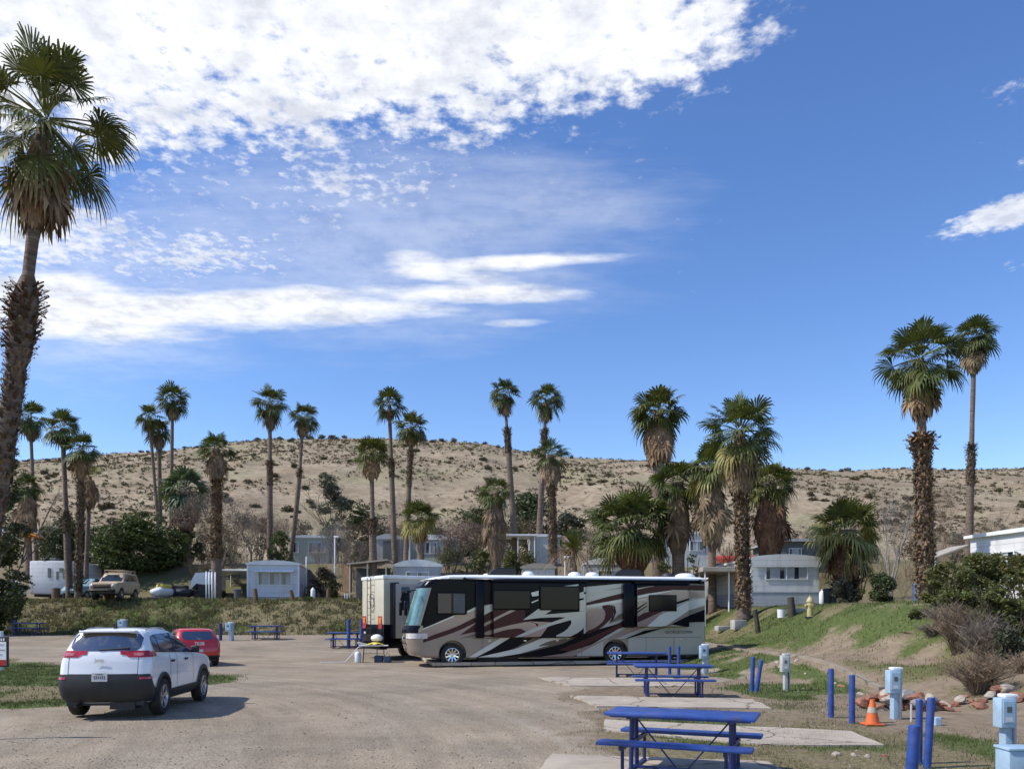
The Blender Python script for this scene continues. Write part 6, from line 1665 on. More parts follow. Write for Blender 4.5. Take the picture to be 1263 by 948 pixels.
# ------------------------------------------------------------------ homes
def siding(name, c, step=0.22, vertical=False):
    m, nt, out = newmat(name); N = NT(nt); b = N.n('ShaderNodeBsdfPrincipled')
    sp = N.n('ShaderNodeSeparateXYZ'); N.l(N.objc(), sp.inputs[0])
    if vertical: q = N.math('ADD', sp.outputs[0], sp.outputs[1])
    else: q = sp.outputs[2]
    f = N.math('FRACT', N.math('DIVIDE', q, step)); line = N.math('LESS_THAN', f, .09)
    nz = N.noise(N.objc(), 1.3, 5, .6); grime = N.noise(N.objc((1, 1, .25)), 2.2, 6, .7)
    cc = N.mix(nz, tuple(x * .88 for x in c), tuple(min(1, x * 1.08) for x in c))
    cc = N.mix(N.math('MULTIPLY', N.ramp(grime, [(.5, (0, 0, 0)), (.72, (1, 1, 1))]), .35), cc, (.2, .17, .13))
    cc = N.mix(N.math('MULTIPLY', line, .55), cc, tuple(x * .4 for x in c))
    N.l(cc, b.inputs['Base Color']); N.l(N.bump(f, .3, .01), b.inputs['Normal']); b.inputs['Roughness'].default_value = .5
    N.l(b.outputs[0], out.inputs[0]); M[name] = m
siding('sid_blue', (.58, .62, .67)); siding('sid_white', (.70, .69, .69), .30); siding('sid_grey', (.36, .355, .34), .25, True); siding('sid_green', (.43, .46, .39), .3, True)
siding('sid_offwhite', (.60, .60, .57), .25, True); siding('skirt_grey', (.46, .47, .50), .2)

def home(name, label, px, d, W, L, H_, rz=0, wall='sid_white', roof='roof_white', windows=(), arch=.28, skirt=None, overhang=.12, group=None, porch=None, fascia=None, zoff=0.0, cat='mobile home', base=None, doors=()):
    """front face on local y=0 centred on x=0, body runs back along +y. windows: (x, z, w, h, panes, side) side 'f','l','r'"""
    base = ground_at(px, d, zoff) if base is None else base
    root = empty(name, base, R(rz), label, cat, group)
    hz_ = H_ - arch
    mb = MB(); mb.box((0, L / 2, hz_ / 2 + .0), (W, L, hz_ + .6)); 
    for v in range(len(mb.v)): mb.v[v] = (mb.v[v][0], mb.v[v][1], mb.v[v][2] - .0 if mb.v[v][2] > 0 else -.6)
    mb.v = [(x, y, hz_ if z > 0 else -.6) for x, y, z in mb.v]
    mb.build('wall', M[wall], root)
    n = 10; pr = []
    for k in range(n + 1):
        x = -W / 2 - overhang + (W + 2 * overhang) * k / n; pr.append((x, hz_ + .02 + arch * (1 - (2 * k / n - 1) ** 2)))
    pr = pr + [(W / 2 + overhang, hz_ - .10), (-W / 2 - overhang, hz_ - .10)]
    mb = MB(); mb.prism(pr, 'y', -overhang, L + overhang); rf = mb.build('roof', M[roof], root, fix=True)
    if fascia:
        mb = MB(); mb.prism([(x, z - .02 if i <= n else z - fascia) for i, (x, z) in enumerate(pr)], 'y', -overhang - .03, -overhang - .004); mb.build('fascia', M[wall], root, fix=True)
    if skirt:
        mb = MB(); mb.box((0, L / 2, skirt / 2 - .25), (W + .04, L + .04, skirt + .5)); mb.build('skirting', M['skirt_grey'], root)
        mb = MB(); mb.box((0, -.035, skirt), (W + .06, .03, .05)); mb.build('skirting_rail', M['siding_grey'], root)
    for x, z, w, h, pn, sd in windows:
        if sd == 'f': T = Matrix.Translation((x, 0, z))
        elif sd == 'r': T = Matrix.Translation((W / 2, x, z)) @ Matrix.Rotation(R(90), 4, 'Z')
        else: T = Matrix.Translation((-W / 2, x, z)) @ Matrix.Rotation(R(-90), 4, 'Z')
        mb = MB(); t = .05
        for bx_ in (((0, -.03, h / 2), (w + t, .06, t)), ((0, -.03, -h / 2), (w + t, .06, t)), ((-w / 2, -.03, 0), (t, .06, h - t)), ((w / 2, -.03, 0), (t, .06, h - t))): mb.box(bx_[0], bx_[1], M=T)
        for k in range(1, pn): mb.box((-w / 2 + w * k / pn, -.028, 0), (t * .9, .05, h - t), M=T)
        wn = mb.build('window', M['white'], root)
        mb = MB(); mb.box((0, -.008, 0), (w - .02, .012, h - .02), M=T); mb.build('pane', M['glass'], wn)
        mb = MB(); nf = int(w * 14); vs_ = []
        for k in range(nf + 1):
            xx = -w / 2 + .03 + (w - .06) * k / nf; yy = -.019 - .006 * (k % 2) + (.0 if (k // 4) % 3 else .012)
            vs_ += [(xx, yy, -h / 2 + .04), (xx, yy, h / 2 - .04)]
        mb.add(vs_, [(2 * k, 2 * k + 2, 2 * k + 3, 2 * k + 1) for k in range(nf)], 0, T)
        mb.build('curtain', M['siding_grey'], wn)
    for x, w, h, sd in doors:
        mb = MB(); mb.box((x, -.03, h / 2 + .3), (w, .05, h)); dr = mb.build('door', M['grey_dark'], root); mb = MB(); mb.box((x + w * .4, -.07, h / 2 + .25), (.04, .05, .12)); mb.build('handle', M['chrome'], dr)  # also makes the camper's dark sheet, which stands for its shaded open end
    return root

def carport(label, pts_roof, z, zgs, posts, mat='roof_tan', thick=.14, name='carport', tilt=0.0, cat='carport'):
    """pts_roof: world (x0,x1,y0,y1); posts: list of (X,Y)"""
    x0_, x1_, y0_, y1_ = pts_roof; cx_, cy_ = (x0_ + x1_) / 2, (y0_ + y1_) / 2
    base = Vector((cx_, cy_, gz(cx_, cy_))); root = empty(name, base, 0, label, cat)
    mb = MB(); mb.box((0, 0, z - base.z), (x1_ - x0_, y1_ - y0_, thick), (0, tilt, 0), bev=.03); mb.build('roof', M[mat], root)
    for X, Y in posts:
        mb = MB(); zt = z - thick / 2 - (X - cx_) * math.tan(tilt) ; mb.tube([(X - cx_, Y - cy_, gz(X, Y) - base.z - .1), (X - cx_, Y - cy_, zt - base.z)], .045, 6); mb.build('post', M['white'], root)
    return root

H1 = home('mobile_home', 'blue white mobile home with wide three pane window on top of the left bank', 337, 60, 3.7, 9.5, 3.05, 9, 'sid_blue', windows=[(.1, 1.72, 2.35, .95, 3, 'f'), (2.5, 1.7, .9, .7, 1, 'r'), (6, 1.7, .9, .7, 1, 'r')], arch=.22, skirt=.35)
mb = MB(); mb.prism([(-.02, 2.36), (-.45, 2.18), (-.45, 2.22), (-.02, 2.42)], 'x', -1.3, 1.5)
mb.v = [(x, y, z) for x, y, z in mb.v]; mb.build('window_awning', M['roof_white'], H1, fix=True)
mb = MB()
for x in (-1.83, 1.83): mb.box((x, -.02, 1.4), (.10, .05, 2.9))
mb.box((0, -.02, .42), (3.6, .05, .06)); mb.build('corner_trim', M['white_clean'], H1)
mb = MB(); mb.tube([(2.2, 2, .0), (2.2, 2, 3.5)], .06, 6); mb.build('vent_pipe', M['white_clean'], H1)
carport('pale flat carport roof on white posts beside the blue white mobile home', (-22.6, -18.6, 60.5, 65), 5.35, 0, [(-22.4, 60.8), (-18.9, 60.7), (-22.4, 64.6)], 'roof_white')
home('mobile_home', 'white mobile home with two pane window and deep arched fascia behind the yellow hydrant', 968, 47.5, 3.95, 10, 3.05, 0, 'sid_white', windows=[(.1, 1.98, 2.45, .75, 2, 'f'), (3, 1.8, .9, .7, 1, 'l')], arch=.18, skirt=.85, fascia=.45, overhang=.10)
carport('tan rounded carport roof on thin white posts between the coach and the white mobile home', (11.35, 13.95, 48.2, 56), 4.72, 0, [(11.55, 48.5), (11.6, 50.2), (11.7, 52), (11.8, 54), (13.0, 48.6)], 'roof_tan', .28)
home('shed', 'low grey shed under the tan carport roof', 905, 55.5, 2.6, 3, 2.1, 0, 'sid_grey', arch=.08, cat='shed', windows=[])
home('mobile_home', 'pale green mobile home on the slope above the blue white one', 381, 76, 3.6, 9, 2.85, 6, 'sid_green', 'roof_white', windows=[(.75, 1.7, 1.5, .95, 1, 'f'), (-1.2, 1.7, .5, .95, 1, 'f')], arch=.15, skirt=.4)
home('mobile_home', 'pale green mobile home with white gable behind the cream motorhome', 532, 73, 4.6, 9, 2.7, 0, 'sid_green', 'roof_white', windows=[(-.4, 1.5, 1.8, 1.0, 3, 'f')], arch=.35, doors=[(1.5, .8, 1.9, 'f')])
home('camper', 'weathered grey camper with dark open end right of the shelter palm', 479, 71, 2.3, 5, 2.6, 0, 'sid_grey', 'siding_grey', arch=.35, doors=[(.2, 1.3, 1.7, 'f')], cat='camper')  # no real door: a dark sheet stands in for the unlit inside
home('mobile_home', 'grey arched roof of a trailer showing above the cream motorhome', 515, 58.5, 3.5, 9, 3.0, 6, 'siding_grey', 'roof_white', windows=[(0, 1.7, 1.6, .8, 2, 'f')], arch=.40, overhang=.05)
home('mobile_home', 'grey arched trailer roof showing above the coach beside the spiky palm', 752, 57.5, 3.7, 9, 3.05, -4, 'siding_grey', 'roof_white', windows=[(0, 1.7, 1.6, .8, 2, 'f')], arch=.40, overhang=.05)
home('trailer', 'low tan trailer roof just above the coach roof left of the spiky palm', 664, 56.5, 2.3, 5, 2.75, 0, 'sid_offwhite', 'roof_tan', arch=.25, cat='trailer')
h6 = home('mobile_home', 'white home with flat patio canopy between the middle palms', 672, 71, 2.6, 8, 2.6, 0, 'sid_offwhite', 'roof_white', arch=.12)
carport('flat pale patio canopy on posts beside the white home between the middle palms', (-.9, 2.1, 68, 71), 8.7, 0, [(-.8, 68.1), (1.9, 68.1), (.5, 68.1)], 'roof_white', .16, 'patio_canopy', cat='canopy')
home('mobile_home', 'long off white home behind the bearded palms above the coach tail', 848, 68, 4.6, 7, 3.0, 0, 'sid_offwhite', 'roof_white', windows=[(.8, 1.8, 1.2, .8, 2, 'f')], arch=.10)
h8 = home('mobile_home', 'dark grey home with pale overhanging roof behind the white mobile home', 1000, 67, 4.8, 8, 2.75, 0, 'grey_dark', 'siding_grey', windows=[(-1.3, 1.6, 1.0, .8, 1, 'f')], arch=.10, overhang=.45, doors=[(.8, .9, 1.9, 'f')])
# right hand home: its long side faces the lot
rh = Vector((19.3, 34.2, gz(19.3, 34.2)))
h9 = home('mobile_home', 'white mobile home with tan awning behind the thicket at the right edge', 0, 34, 8.0, 3.6, 2.95, -80, 'sid_white', 'roof_white', base=rh + Vector((.75, -3.9, 0)), windows=[(-2.2, 1.7, 1.2, .8, 2, 'f'), (1.2, 1.7, 1.2, .8, 2, 'f')], arch=.05, overhang=.18)
carport('sloping tan awning on the far side of the right hand mobile home', (17.9, 19.5, 34.4, 36.0), gz(18, 35) + 2.2, 0, [(18.0, 34.5)], 'roof_tan', .10, 'awning', tilt=R(-20), cat='awning')
# white travel trailer
tr = empty('travel_trailer', gpt(60, 60.5), R(0), 'white travel trailer with dark slit windows beside the palm trunks', 'trailer')
mb = MB(); mb.box((0, 2.5, 1.75), (2.9, 5, 2.5), bev=.12); mb.build('body', M['sid_white'], tr, smooth=True, angle=35)
for x, z, w, h in ((.05, 2.1, .22, .7), (.65, 1.9, .16, .6), (1.15, 2.0, .2, .7), (.95, 2.3, .3, .3)):
    mb = MB(); mb.box((x, -.02, z), (w, .05, h), bev=.015); mb.build('window', M['glass'], tr)
mb = MB(); mb.box((-.1, 1, 3.15), (.5, .6, .25), bev=.05); mb.tube([(-.4, 0, 3.0), (-.1, .3, 3.5)], .04, 6); mb.build('roof_vent', M['grey_dark'], tr)
for sg, x in ((-1, -1.3), (1, 1.3)): wheel(tr, x, 2.5, .36, .2, sg)
mb = MB(); mb.box((0, 2.5, .42), (2.4, 4.6, .2)); mb.build('chassis', M['plastic_black'], tr)
# orange parasol poking up behind it
op = empty('parasol', gpt(38, 66), 0, 'small orange parasol showing above the white travel trailer', 'parasol')
mb = MB(); mb.lathe([(1.1, 0), (.7, .3), (.05, .5)], (0, 0, 3.3), 10); mb.build('canopy', M['lamp_amber'], op); mb = MB(); mb.tube([(0, 0, 0), (0, 0, 3.5)], .03, 6); mb.build('pole', M['wood_light'], op)
tag(None, None) if False else None

# jet skis and camper shell on the bank
def jet_ski(px, d, rz, hull, seat, label):
    r = empty('jet_ski', gpt(px, d), R(rz), label, 'jet ski'); r.scale = (.85,) * 3
    mb = MB(); B = Body([(.36, -1.0, 1.2, .22, .1, .2), (.55, -1.3, 1.4, .42, .15, .38), (.80, -1.35, 1.45, .50, .15, .40), (.95, -1.3, 1.35, .47, .2, .38), (1.05, -1.2, 1.0, .34, .2, .3), (1.18, -.9, .75, .2, .15, .15)], bowr=.05, bowf=.3)
    B.mesh(zs_for(B.lv, .1)).build('hull', M[hull], r, smooth=True, fix=True)
    mb.box((-.2, 0, 1.26), (1.5, .62 if seat == 'yellow' else .4, .36), bev=.12); mb.build('seat', M[seat], r, smooth=True)
    mb = MB(); mb.tube([(.75, 0, 1.1), (.55, 0, 1.5)], .06, 6); mb.tube([(.53, -.4, 1.52), (.53, .4, 1.52)], .03, 6); mb.build('handlebar', M['plastic_black'], r)
    mb = MB(); mb.box((0, 0, .28), (2.6, 1.1, .08)); mb.tube([(1.2, 0, .28), (2.2, 0, .28)], .04, 6); mb.build('trailer_frame', M['alloy'], r)
    for sg in (-1, 1): wheel(r, -.2, sg * .68, .25, .15, sg)
jet_ski(201, 59.5, -100, 'white_clean', 'yellow', 'white jet ski with a yellow seat on its trailer')
jet_ski(219, 60.5, 180, 'plastic_black', 'plastic_black', 'black jet ski on its trailer beside the yellow seated one')
cs = empty('camper_shell', gpt(250, 61), 0, 'small rounded white camper with dark opening behind the white poles', 'camper')
mb = MB(); mb.prism([(-.9, .9), (-.9, 1.5), (-.55, 2.15), (.9, 2.2), (.9, .9), (.3, .9), (.1, 1.25), (-.5, 1.35)], 'y', 0, 2.4); mb.build('shell', M['white_clean'], cs, fix=True)
mb = MB(); mb.box((0, 1.2, .62), (1.8, 2.4, .5)); mb.box((.25, .02, 1.05), (1.2, .06, .45)); mb.build('dark_opening', M['plastic_black'], cs)
for sg, x in ((-1, -.8), (1, .8)): wheel(cs, x, 1.2, .3, .18, sg)
for k, px in enumerate((254.5, 258, 261.5, 265.5)):
    mb = MB(); mb.tube([(0, 0, -.2), (0, 0, 2.05 - .02 * k)], .05, 8); mb.lathe([(.055, 0), (.055, .04), (.01, .06)], (0, 0, 2.03 - .02 * k), 8)
    o = mb.build('pole', M['white'], None, smooth=True); o.location = gpt(px, 57.6)
    tag(o, 'thin white pole, one of four upright together before the pinkish bare tree', 'pole', 'white poles on the left bank')

# wooden awning shelter at the lip of the bank
sh = empty('shelter', gpt(448, 57), 0, 'wooden awning shelter with an orange board end left of the cream motorhome', 'shelter')
mb = MB(); mb.box((.3, 1.2, 2.75), (2.9, 2.8, .10), (0, R(-6), 0)); mb.build('roof', M['roof_tan'], sh)
for x in (-.95, .3, 1.6):
    mb = MB(); mb.box((x, 0, 1.25), (.1, .1, 2.8)); mb.build('post', M['cream'], sh)
mb = MB(); mb.box((-1.2, .6, 1.6), (.35, 1.2, 1.9)); mb.build('side_board', M['orange_board'], sh)
mb = MB(); mb.box((.3, 2.4, 1.2), (2.5, .08, 2.5)); mb.build('back_wall', M['grey_dark'], sh)
for x in (-1.25, -1.08): 
    mb = MB(); mb.tube([(x, -.2, -.1), (x, -.2, .55)], .035, 6); mb.build('low_post', M['white'], sh)
# kayak rack
kr = empty('storage_rack', gpt(898, 57), 0, 'wooden rack holding up the red kayak behind the carport', 'rack')
for x in (-1.2, 1.2):
    mb = MB(); mb.box((x, 0, 1.25), (.1, .1, 2.7)); mb.build('post', M['wood_dark'], kr)
mb = MB(); mb.box((0, 0, 2.5), (2.6, .1, .1)); mb.box((0, 0, 2.3), (2.2, .9, .18)); mb.build('beam', M['wood_dark'], kr)
mb = MB(); n = 14; pts = [(-2.0 + 4.0 * k / n + .9, 0, 2.86 + .12 * (2 * k / n - 1) ** 2) for k in range(n + 1)]; mb.tube(pts, [.04 + .30 * math.sin(math.pi * k / n) ** .6 for k in range(n + 1)], 10)
o = mb.build('kayak', M['kayak'], None, smooth=True); o.location = gpt(892, 57); tag(o, 'red kayak lying on the rack behind the studded palm trunk', 'kayak')

# small things on the right lawn
def hydrant(px, d):
    r = empty('fire_hydrant', gpt(px, d), 0, 'yellow fire hydrant on the grass before the white mobile home', 'hydrant')
    mb = MB(); mb.lathe([(.16, -.05), (.16, .05), (.12, .06), (.115, .62), (.15, .64), (.15, .68), (.125, .74), (.08, .82), (.03, .86), (.03, .92), (.002, .93)], (0, 0, 0), 16); mb.build('barrel', M['hydrant'], r, smooth=True, angle=40)
    for a, q in ((0, .07), (180, .07), (-90, .09)):
        mb = MB(); c, s = math.cos(R(a)), math.sin(R(a)); mb.tube([(c * .1, s * .1, .5), (c * .2, s * .2, .5)], q, 10); mb.tube([(c * .2, s * .2, .5), (c * .23, s * .23, .5)], q * .45, 6); mb.build('nozzle', M['hydrant'], r, smooth=True, angle=40)
    mb = MB(); mb.lathe([(.2, -.04), (.2, .045), (.17, .05)], (0, 0, 0), 12); mb.build('base_flange', M['plastic_black'], r)
hydrant(999, 33.5)
def stump_post(px, d, h, r_, lean, label, mt='wood_dark', name='timber_post'):
    mb = MB(); rnd = random.Random(px); mb.tube([(0, 0, -.2), (lean * .5, 0, h * .5), (lean, 0.03, h)], [r_ * 1.05, r_, r_ * .95], 9, jit=.08, rnd=rnd)
    o = mb.build(name, M[mt], None, smooth=True, angle=50); o.location = gpt(px, d); return tag(o, label, 'post', 'old timber posts standing in the grass')
stump_post(977, 36, .85, .16, -.06, 'dark square cut stump post left of the yellow hydrant')
stump_post(936, 37, 1.05, .11, -.18, 'leaning dark post against the studded palm trunk by the white mobile home')
stump_post(316, 57, .85, .17, -.12, 'leaning dark post in front of the blue white mobile home window', 'wood_brown')
stump_post(362, 57, .65, .15, -.22, 'shorter leaning post right of the blue white mobile home window', 'wood_brown')
stump_post(405, 57.5, .8, .15, 0, 'brown stump on the bank lip between mobile home and shelter', 'wood_brown')
stump_post(131, 57.4, 1.5, .17, -.1, 'brown rough post left of the tan truck', 'wood_brown')
stump_post(155 - 17, 57.2, .75, .09, 0, 'thin short post in front of the tan truck', 'wood_brown')
stump_post(69, 58, .95, .28, 0, 'wide brown stump before the white travel trailer', 'wood_brown')
mb = MB(); mb.lathe([(.18, 0), (.2, .4), (.21, .4), (.18, .38), (.01, .37)], (0, 0, 0), 16); o = mb.build('bucket', M['white_clean'], None, smooth=True, angle=40); o.location = gpt(964, 37.5); tag(o, 'white bucket on the grass by the white mobile home', 'bucket')
for i, (px, d, sz, lb) in enumerate([(911, 42, (.7, .5, .5), 'pale concrete block left of the studded palm trunk'), (893, 44, (.9, .5, .28), 'low flat concrete block under the tan carport'), (985, 36.3, (.5, .35, .22), 'small stone block left of the hydrant foot')]):
    mb = MB(); mb.box((0, 0, sz[2] / 2 - .03), sz, (0, 0, .2), bev=.04); o = mb.build('concrete_block', M['block'], None, smooth=True, angle=35); o.location = gpt(px, d); tag(o, lb, 'block')
fp = empty('utility_post', gpt(1129, 46), 0, 'white utility post on the slope left of the thick trunked palm', 'post')
mb = MB(); mb.box((0, 0, .6), (.30, .2, 1.3), bev=.03); mb.build('box', M['white'], fp, smooth=True); mb = MB(); mb.box((0, -.01, 1.3), (.36, .26, .08), bev=.02); mb.build('cap', M['white_clean'], fp)

# ------------------------------------------------------------------ picnic tables
def bolt_bar(mb, a, b, w=.05): mb.tube([a, b], w * .6, 6)
def picnic(loc, rz, label, L=1.83, sep=.60, top_mat='blue', fr='blue_dark', first=None):
    r = empty('picnic_table', loc, rz, label, 'picnic table', 'blue picnic tables')
    mb = MB(); mb.box((0, 0, .745), (L, .72, .045), bev=.016)
    mb.box((0, 0, .715), (L - .12, .60, .03)); mb.build('tabletop', M[top_mat], r, smooth=True, angle=35)
    for sg in (-1, 1):
        mb = MB(); mb.box((0, sg * sep, .43), (L, .27, .045), bev=.016); mb.build('seat', M[top_mat], r, smooth=True, angle=35)
    for sx in (-1, 1):
        x = sx * L * .335
        mb = MB()
        for y in (-.14, .14): mb.tube([(x, y * .8, .71), (x, y * 1.1, .03)], .03, 8)
        mb.box((x, 0, .70), (.05, .62, .035)); mb.box((x, 0, .375), (.045, 2 * sep + .2, .045)); mb.box((x, 0, .03), (.05, 2 * sep + .05, .045))
        for y in (-sep, sep): mb.tube([(x, y, .40), (x, y, .03)], .022, 8)
        mb.build('leg', M[fr], r, smooth=True, angle=35)
        mb = MB(); mb.tube([(x * .96, 0, .68), (sx * .08, 0, .07)], .011, 6); mb.build('brace', M[fr], r)
    mb = MB(); mb.box((0, 0, .05), (L * .66, .04, .03)); mb.build('stretcher', M[fr], r)
    return r
picnic(Vector((2.13, 10.15, gz(2, 10) + .028)), R(-22), 'nearest blue picnic table, cut by the bottom edge of the picture')
picnic(Vector((3.95, 19.95, gz(4, 20) + .02)), R(-5), 'blue picnic table behind the nearest one, on the gravel by the middle pad', L=1.9)
picnic(Vector((4.05, 26.4, gz(4, 26.4) + .02)), R(-8), 'blue picnic table standing before the rear wheel of the coach', L=1.9)
picnic(gpt(328, 46), R(4), 'dark blue picnic table at the foot of the bank below the mobile home', sep=.62)
picnic(gpt(426, 41.5), R(2), 'dark blue picnic table beside the cream motorhome ladder', sep=.62)
picnic(gpt(35, 50.3), R(0), 'distant dark picnic table on the far side of the loop road at the left')

# ------------------------------------------------------------------ blue posts, pedestals, cone
def bollard(px, d, h, label, lean=(0, 0), r_=.055, mt='blue'):
    mb = MB(); mb.tube([(0, 0, -.25), (lean[0], lean[1], h)], r_, 14)
    top = Vector((lean[0], lean[1], h)); mb.tube([tuple(top), tuple(top + Vector((0, 0, .012)))], [r_ * .98, r_ * .8], 14)
    o = mb.build('bollard', M[mt], None, smooth=True, angle=45); o.location = gpt(px, d); return tag(o, label, 'bollard', 'blue painted steel bollards')
bollard(1025, 15.75, .93, 'upright blue bollard, left one of the pair left of the orange cone')
bollard(1051, 14.95, .87, 'upright blue bollard, right one of the pair left of the orange cone')
bollard(927, 21.3, .88, 'straight blue bollard of the crossed pair beside the pale grey pedestal', (.04, 0))
bollard(931, 20.9, .82, 'leaning blue bollard of the crossed pair beside the pale grey pedestal', (.17, .02))
bollard(1133, 10.9, .845, 'thin upright blue bollard behind two leaning ones at the bottom right', (.01, 0), .045)
bollard(1142, 10.6, .90, 'tall leaning blue bollard at the bottom right', (.07, 0), .05)
bollard(1122, 9.8, .65, 'short thick leaning blue bollard cut by the bottom edge', (.06, 0), .072)
bollard(826, 27.4, .92, 'left blue bollard of the pair in front of the coach tail')
bollard(837, 27.0, .95, 'right blue bollard of the pair in front of the coach tail')
bollard(272, 45.5, .95, 'dark blue bollard at the foot of the far bank behind the red car', (0, 0), .09, 'blue_dark')
bollard(430, 41.0, 1.45, 'blue bollard rising behind the table beside the cream motorhome', (0, 0), .09)
bollard(446, 41.0, 1.45, 'blue bollard close to the cream motorhome tail', (0, 0), .09)
bollard(18.5, 50.6, .95, 'dark blue bollard beside the distant picnic table at the left', (0, 0), .12, 'blue_dark')

def pedestal(px, d, h, label, mt='pale_blue', w=.17, bx_side=-1, base=None, rz=0.0):
    r = empty('power_pedestal', gpt(px, d) if base is None else base, rz, label, 'power pedestal', 'camp power pedestals')
    mb = MB(); mb.box((0, 0, h / 2 - .1), (w * .78, w * .8, h + .2 - .04), bev=.012); mb.build('post', M[mt], r, smooth=True, angle=35)
    mb = MB(); mb.box((bx_side * w * .32, -.03, h * .74), (w * 1.05, w * 1.05, h * .46), bev=.018); bxo = mb.build('meter_box', M[mt], r, smooth=True, angle=35)
    mb = MB(); mb.box((bx_side * w * .32, -.03 - w * .54, h * .76), (w * .8, .012, h * .34), bev=.004); mb.build('lid', M[mt], bxo)
    mb = MB(); mb.box((0, 0, h + .0), (w * .95, w * .95, .05), bev=.018); mb.build('cap', M['white_clean' if mt != 'pale_grey' else mt], r, smooth=True, angle=35)
    mb = MB(); mb.box((bx_side * w * .32, -.03 - w * .555, h * .80), (w * .34, .012, h * .09), bev=.003); mb.build('breaker_cover', M['grey_dark'], bxo)
    mb = MB(); mb.box((bx_side * w * .32, -.03 - w * .555, h * .64), (w * .45, .010, h * .07), bev=.003); mb.build('label_plate', M['plate'], bxo)
    mb = MB(); mb.tube([(w * .15, -w * .45, h * .5), (w * .15, -w * .46, .0)], .016, 6); mb.build('conduit', M['plastic_black' if mt == 'pale_grey' else 'chrome'], r)
    return r
pedestal(1105, 15.6, .96, 'pale blue power pedestal in front of the red rock pile', w=.21)
pedestal(970, 21.5, .95, 'pale grey power pedestal standing alone on the green grass', 'pale_grey', w=.19)
pedestal(870, 31.0 - 3.2, .98, 'pale blue power pedestal with a rounded meter at the tail of the coach', w=.24)
pedestal(1243, 11.2, .88, 'pale blue power pedestal nearest the right edge above the low box', w=.20, bx_side=-1)
pedestal(285, 45.2, 1.0, 'distant pale blue pedestal behind the red car', w=.32)
pedestal(153, 50.0, .95, 'distant pale blue pedestal showing over the white car roof', w=.36)
lb = empty('utility_box', gpt(1253, 10.0), 0, 'low pale blue utility box at the bottom right corner', 'utility box')
mb = MB(); mb.box((0, 0, .07), (.34, .3, .52), bev=.02); mb.build('body', M['pale_blue'], lb, smooth=True, angle=35); mb = MB(); mb.box((0, 0, .345), (.37, .33, .035), bev=.012); mb.build('lid', M['pale_blue'], lb, smooth=True, angle=35)
# round meter on the coach side pedestal
wp = empty('water_tap', gpt(1124, 15.2), 0, 'short pipe tap with a pale blue valve beside the pedestal by the rocks', 'tap')
mb = MB(); mb.tube([(0, 0, -.1), (0, 0, .32)], .02, 8); mb.build('pipe', M['pale_grey'], wp); mb = MB(); mb.box((.22, -.5, .06), (.12, .12, .16), bev=.02); mb.build('valve_box', M['pale_blue'], wp)

cn = empty('traffic_cone', gpt(1076, 14.7), 0, 'faded orange traffic cone beside the red rock pile', 'traffic cone')
mb = MB(); mb.lathe([(.125, .03), (.045, .42), (.04, .46), (.03, .46), (.028, .44)], (0, 0, 0), 20); mb.build('cone', M['cone'], cn, smooth=True, angle=40)
mb = MB(); mb.box((0, 0, .016), (.32, .32, .03), bev=.01); mb.build('base', M['cone'], cn)
mb = MB(); mb.lathe([(.088, .22), (.067, .32)], (0, 0, 0), 20); mb.v = [(x * 1.03, y * 1.03, z) for x, y, z in mb.v]; mb.build('collar', M['rock_pale'], cn, smooth=True, angle=40)

# ------------------------------------------------------------------ rocks
def rock_mesh(seed, mt):
    rnd = random.Random(seed); bm = bmesh.new(); bmesh.ops.create_icosphere(bm, subdivisions=2, radius=1)
    dirs = [(Vector((rnd.uniform(-1, 1), rnd.uniform(-1, 1), rnd.uniform(-1, 1))).normalized(), rnd.uniform(.55, .85)) for _ in range(9)]
    for v in bm.verts:
        for dv, c in dirs:
            q = v.co.dot(dv)
            if q > c: v.co -= dv * (q - c)
        v.co *= 1 + rnd.uniform(-.04, .04)
    me = bpy.data.meshes.new('rock'); bm.to_mesh(me); bm.free(); me.materials.append(M[mt]); return me
RK = [rock_mesh(i, m) for i, m in enumerate(['rock_red'] * 5 + ['rock_pale'] * 3 + ['rock_grey'])]
rnd = random.Random(3)
def put_rock(X, Y, r_, zoff, mi, label, group):
    o = bpy.data.objects.new('rock', RK[mi]); col.objects.link(o)
    o.location = (X, Y, gz(X, Y) + zoff); o.scale = (r_ * rnd.uniform(.9, 1.6), r_ * rnd.uniform(.7, 1.2), r_ * rnd.uniform(.5, .85)); o.rotation_euler = (rnd.uniform(-.3, .3), rnd.uniform(-.3, .3), rnd.uniform(0, 6.28))
    tag(o, label, 'rock', group)
for i in range(62):
    t = rnd.random(); X = lerp(7.55, 9.3, t) + rnd.uniform(-.12, .12); Y = 17.6 + rnd.uniform(-.45, .55) - .3 * t
    hh = math.sin(math.pi * min(1, t * .8 + .15)) * .38
    r_ = rnd.uniform(.07, .19)
    put_rock(X, Y, r_, max(0, hh * rnd.random() - .02), rnd.choice([0, 1, 2, 3, 4, 0, 1, 2, 5, 6, 7, 8]), 'rough rock in the red rock pile behind the pale blue pedestal', 'rocks piled behind the orange cone')
for i in range(26):
    X = rnd.uniform(9.5, 11.6); Y = 17.2 + rnd.uniform(-.7, .7); put_rock(X, Y, rnd.uniform(.07, .17), rnd.uniform(0, .12), rnd.choice([0, 1, 2, 3, 5, 6]), 'reddish rock under the leafless shrub at the right edge', 'rocks under the leafless shrub at the right')
for X, Y, r_, mi in ((4.62, 11.55, .07, 5), (4.85, 11.5, .05, 7), (5.0, 11.4, .045, 6), (5.25, 11.45, .05, 0)):
    put_rock(X, Y, r_, .01, mi, 'small loose stone lying on the dirt before the blue bollards', 'small stones on the dirt')
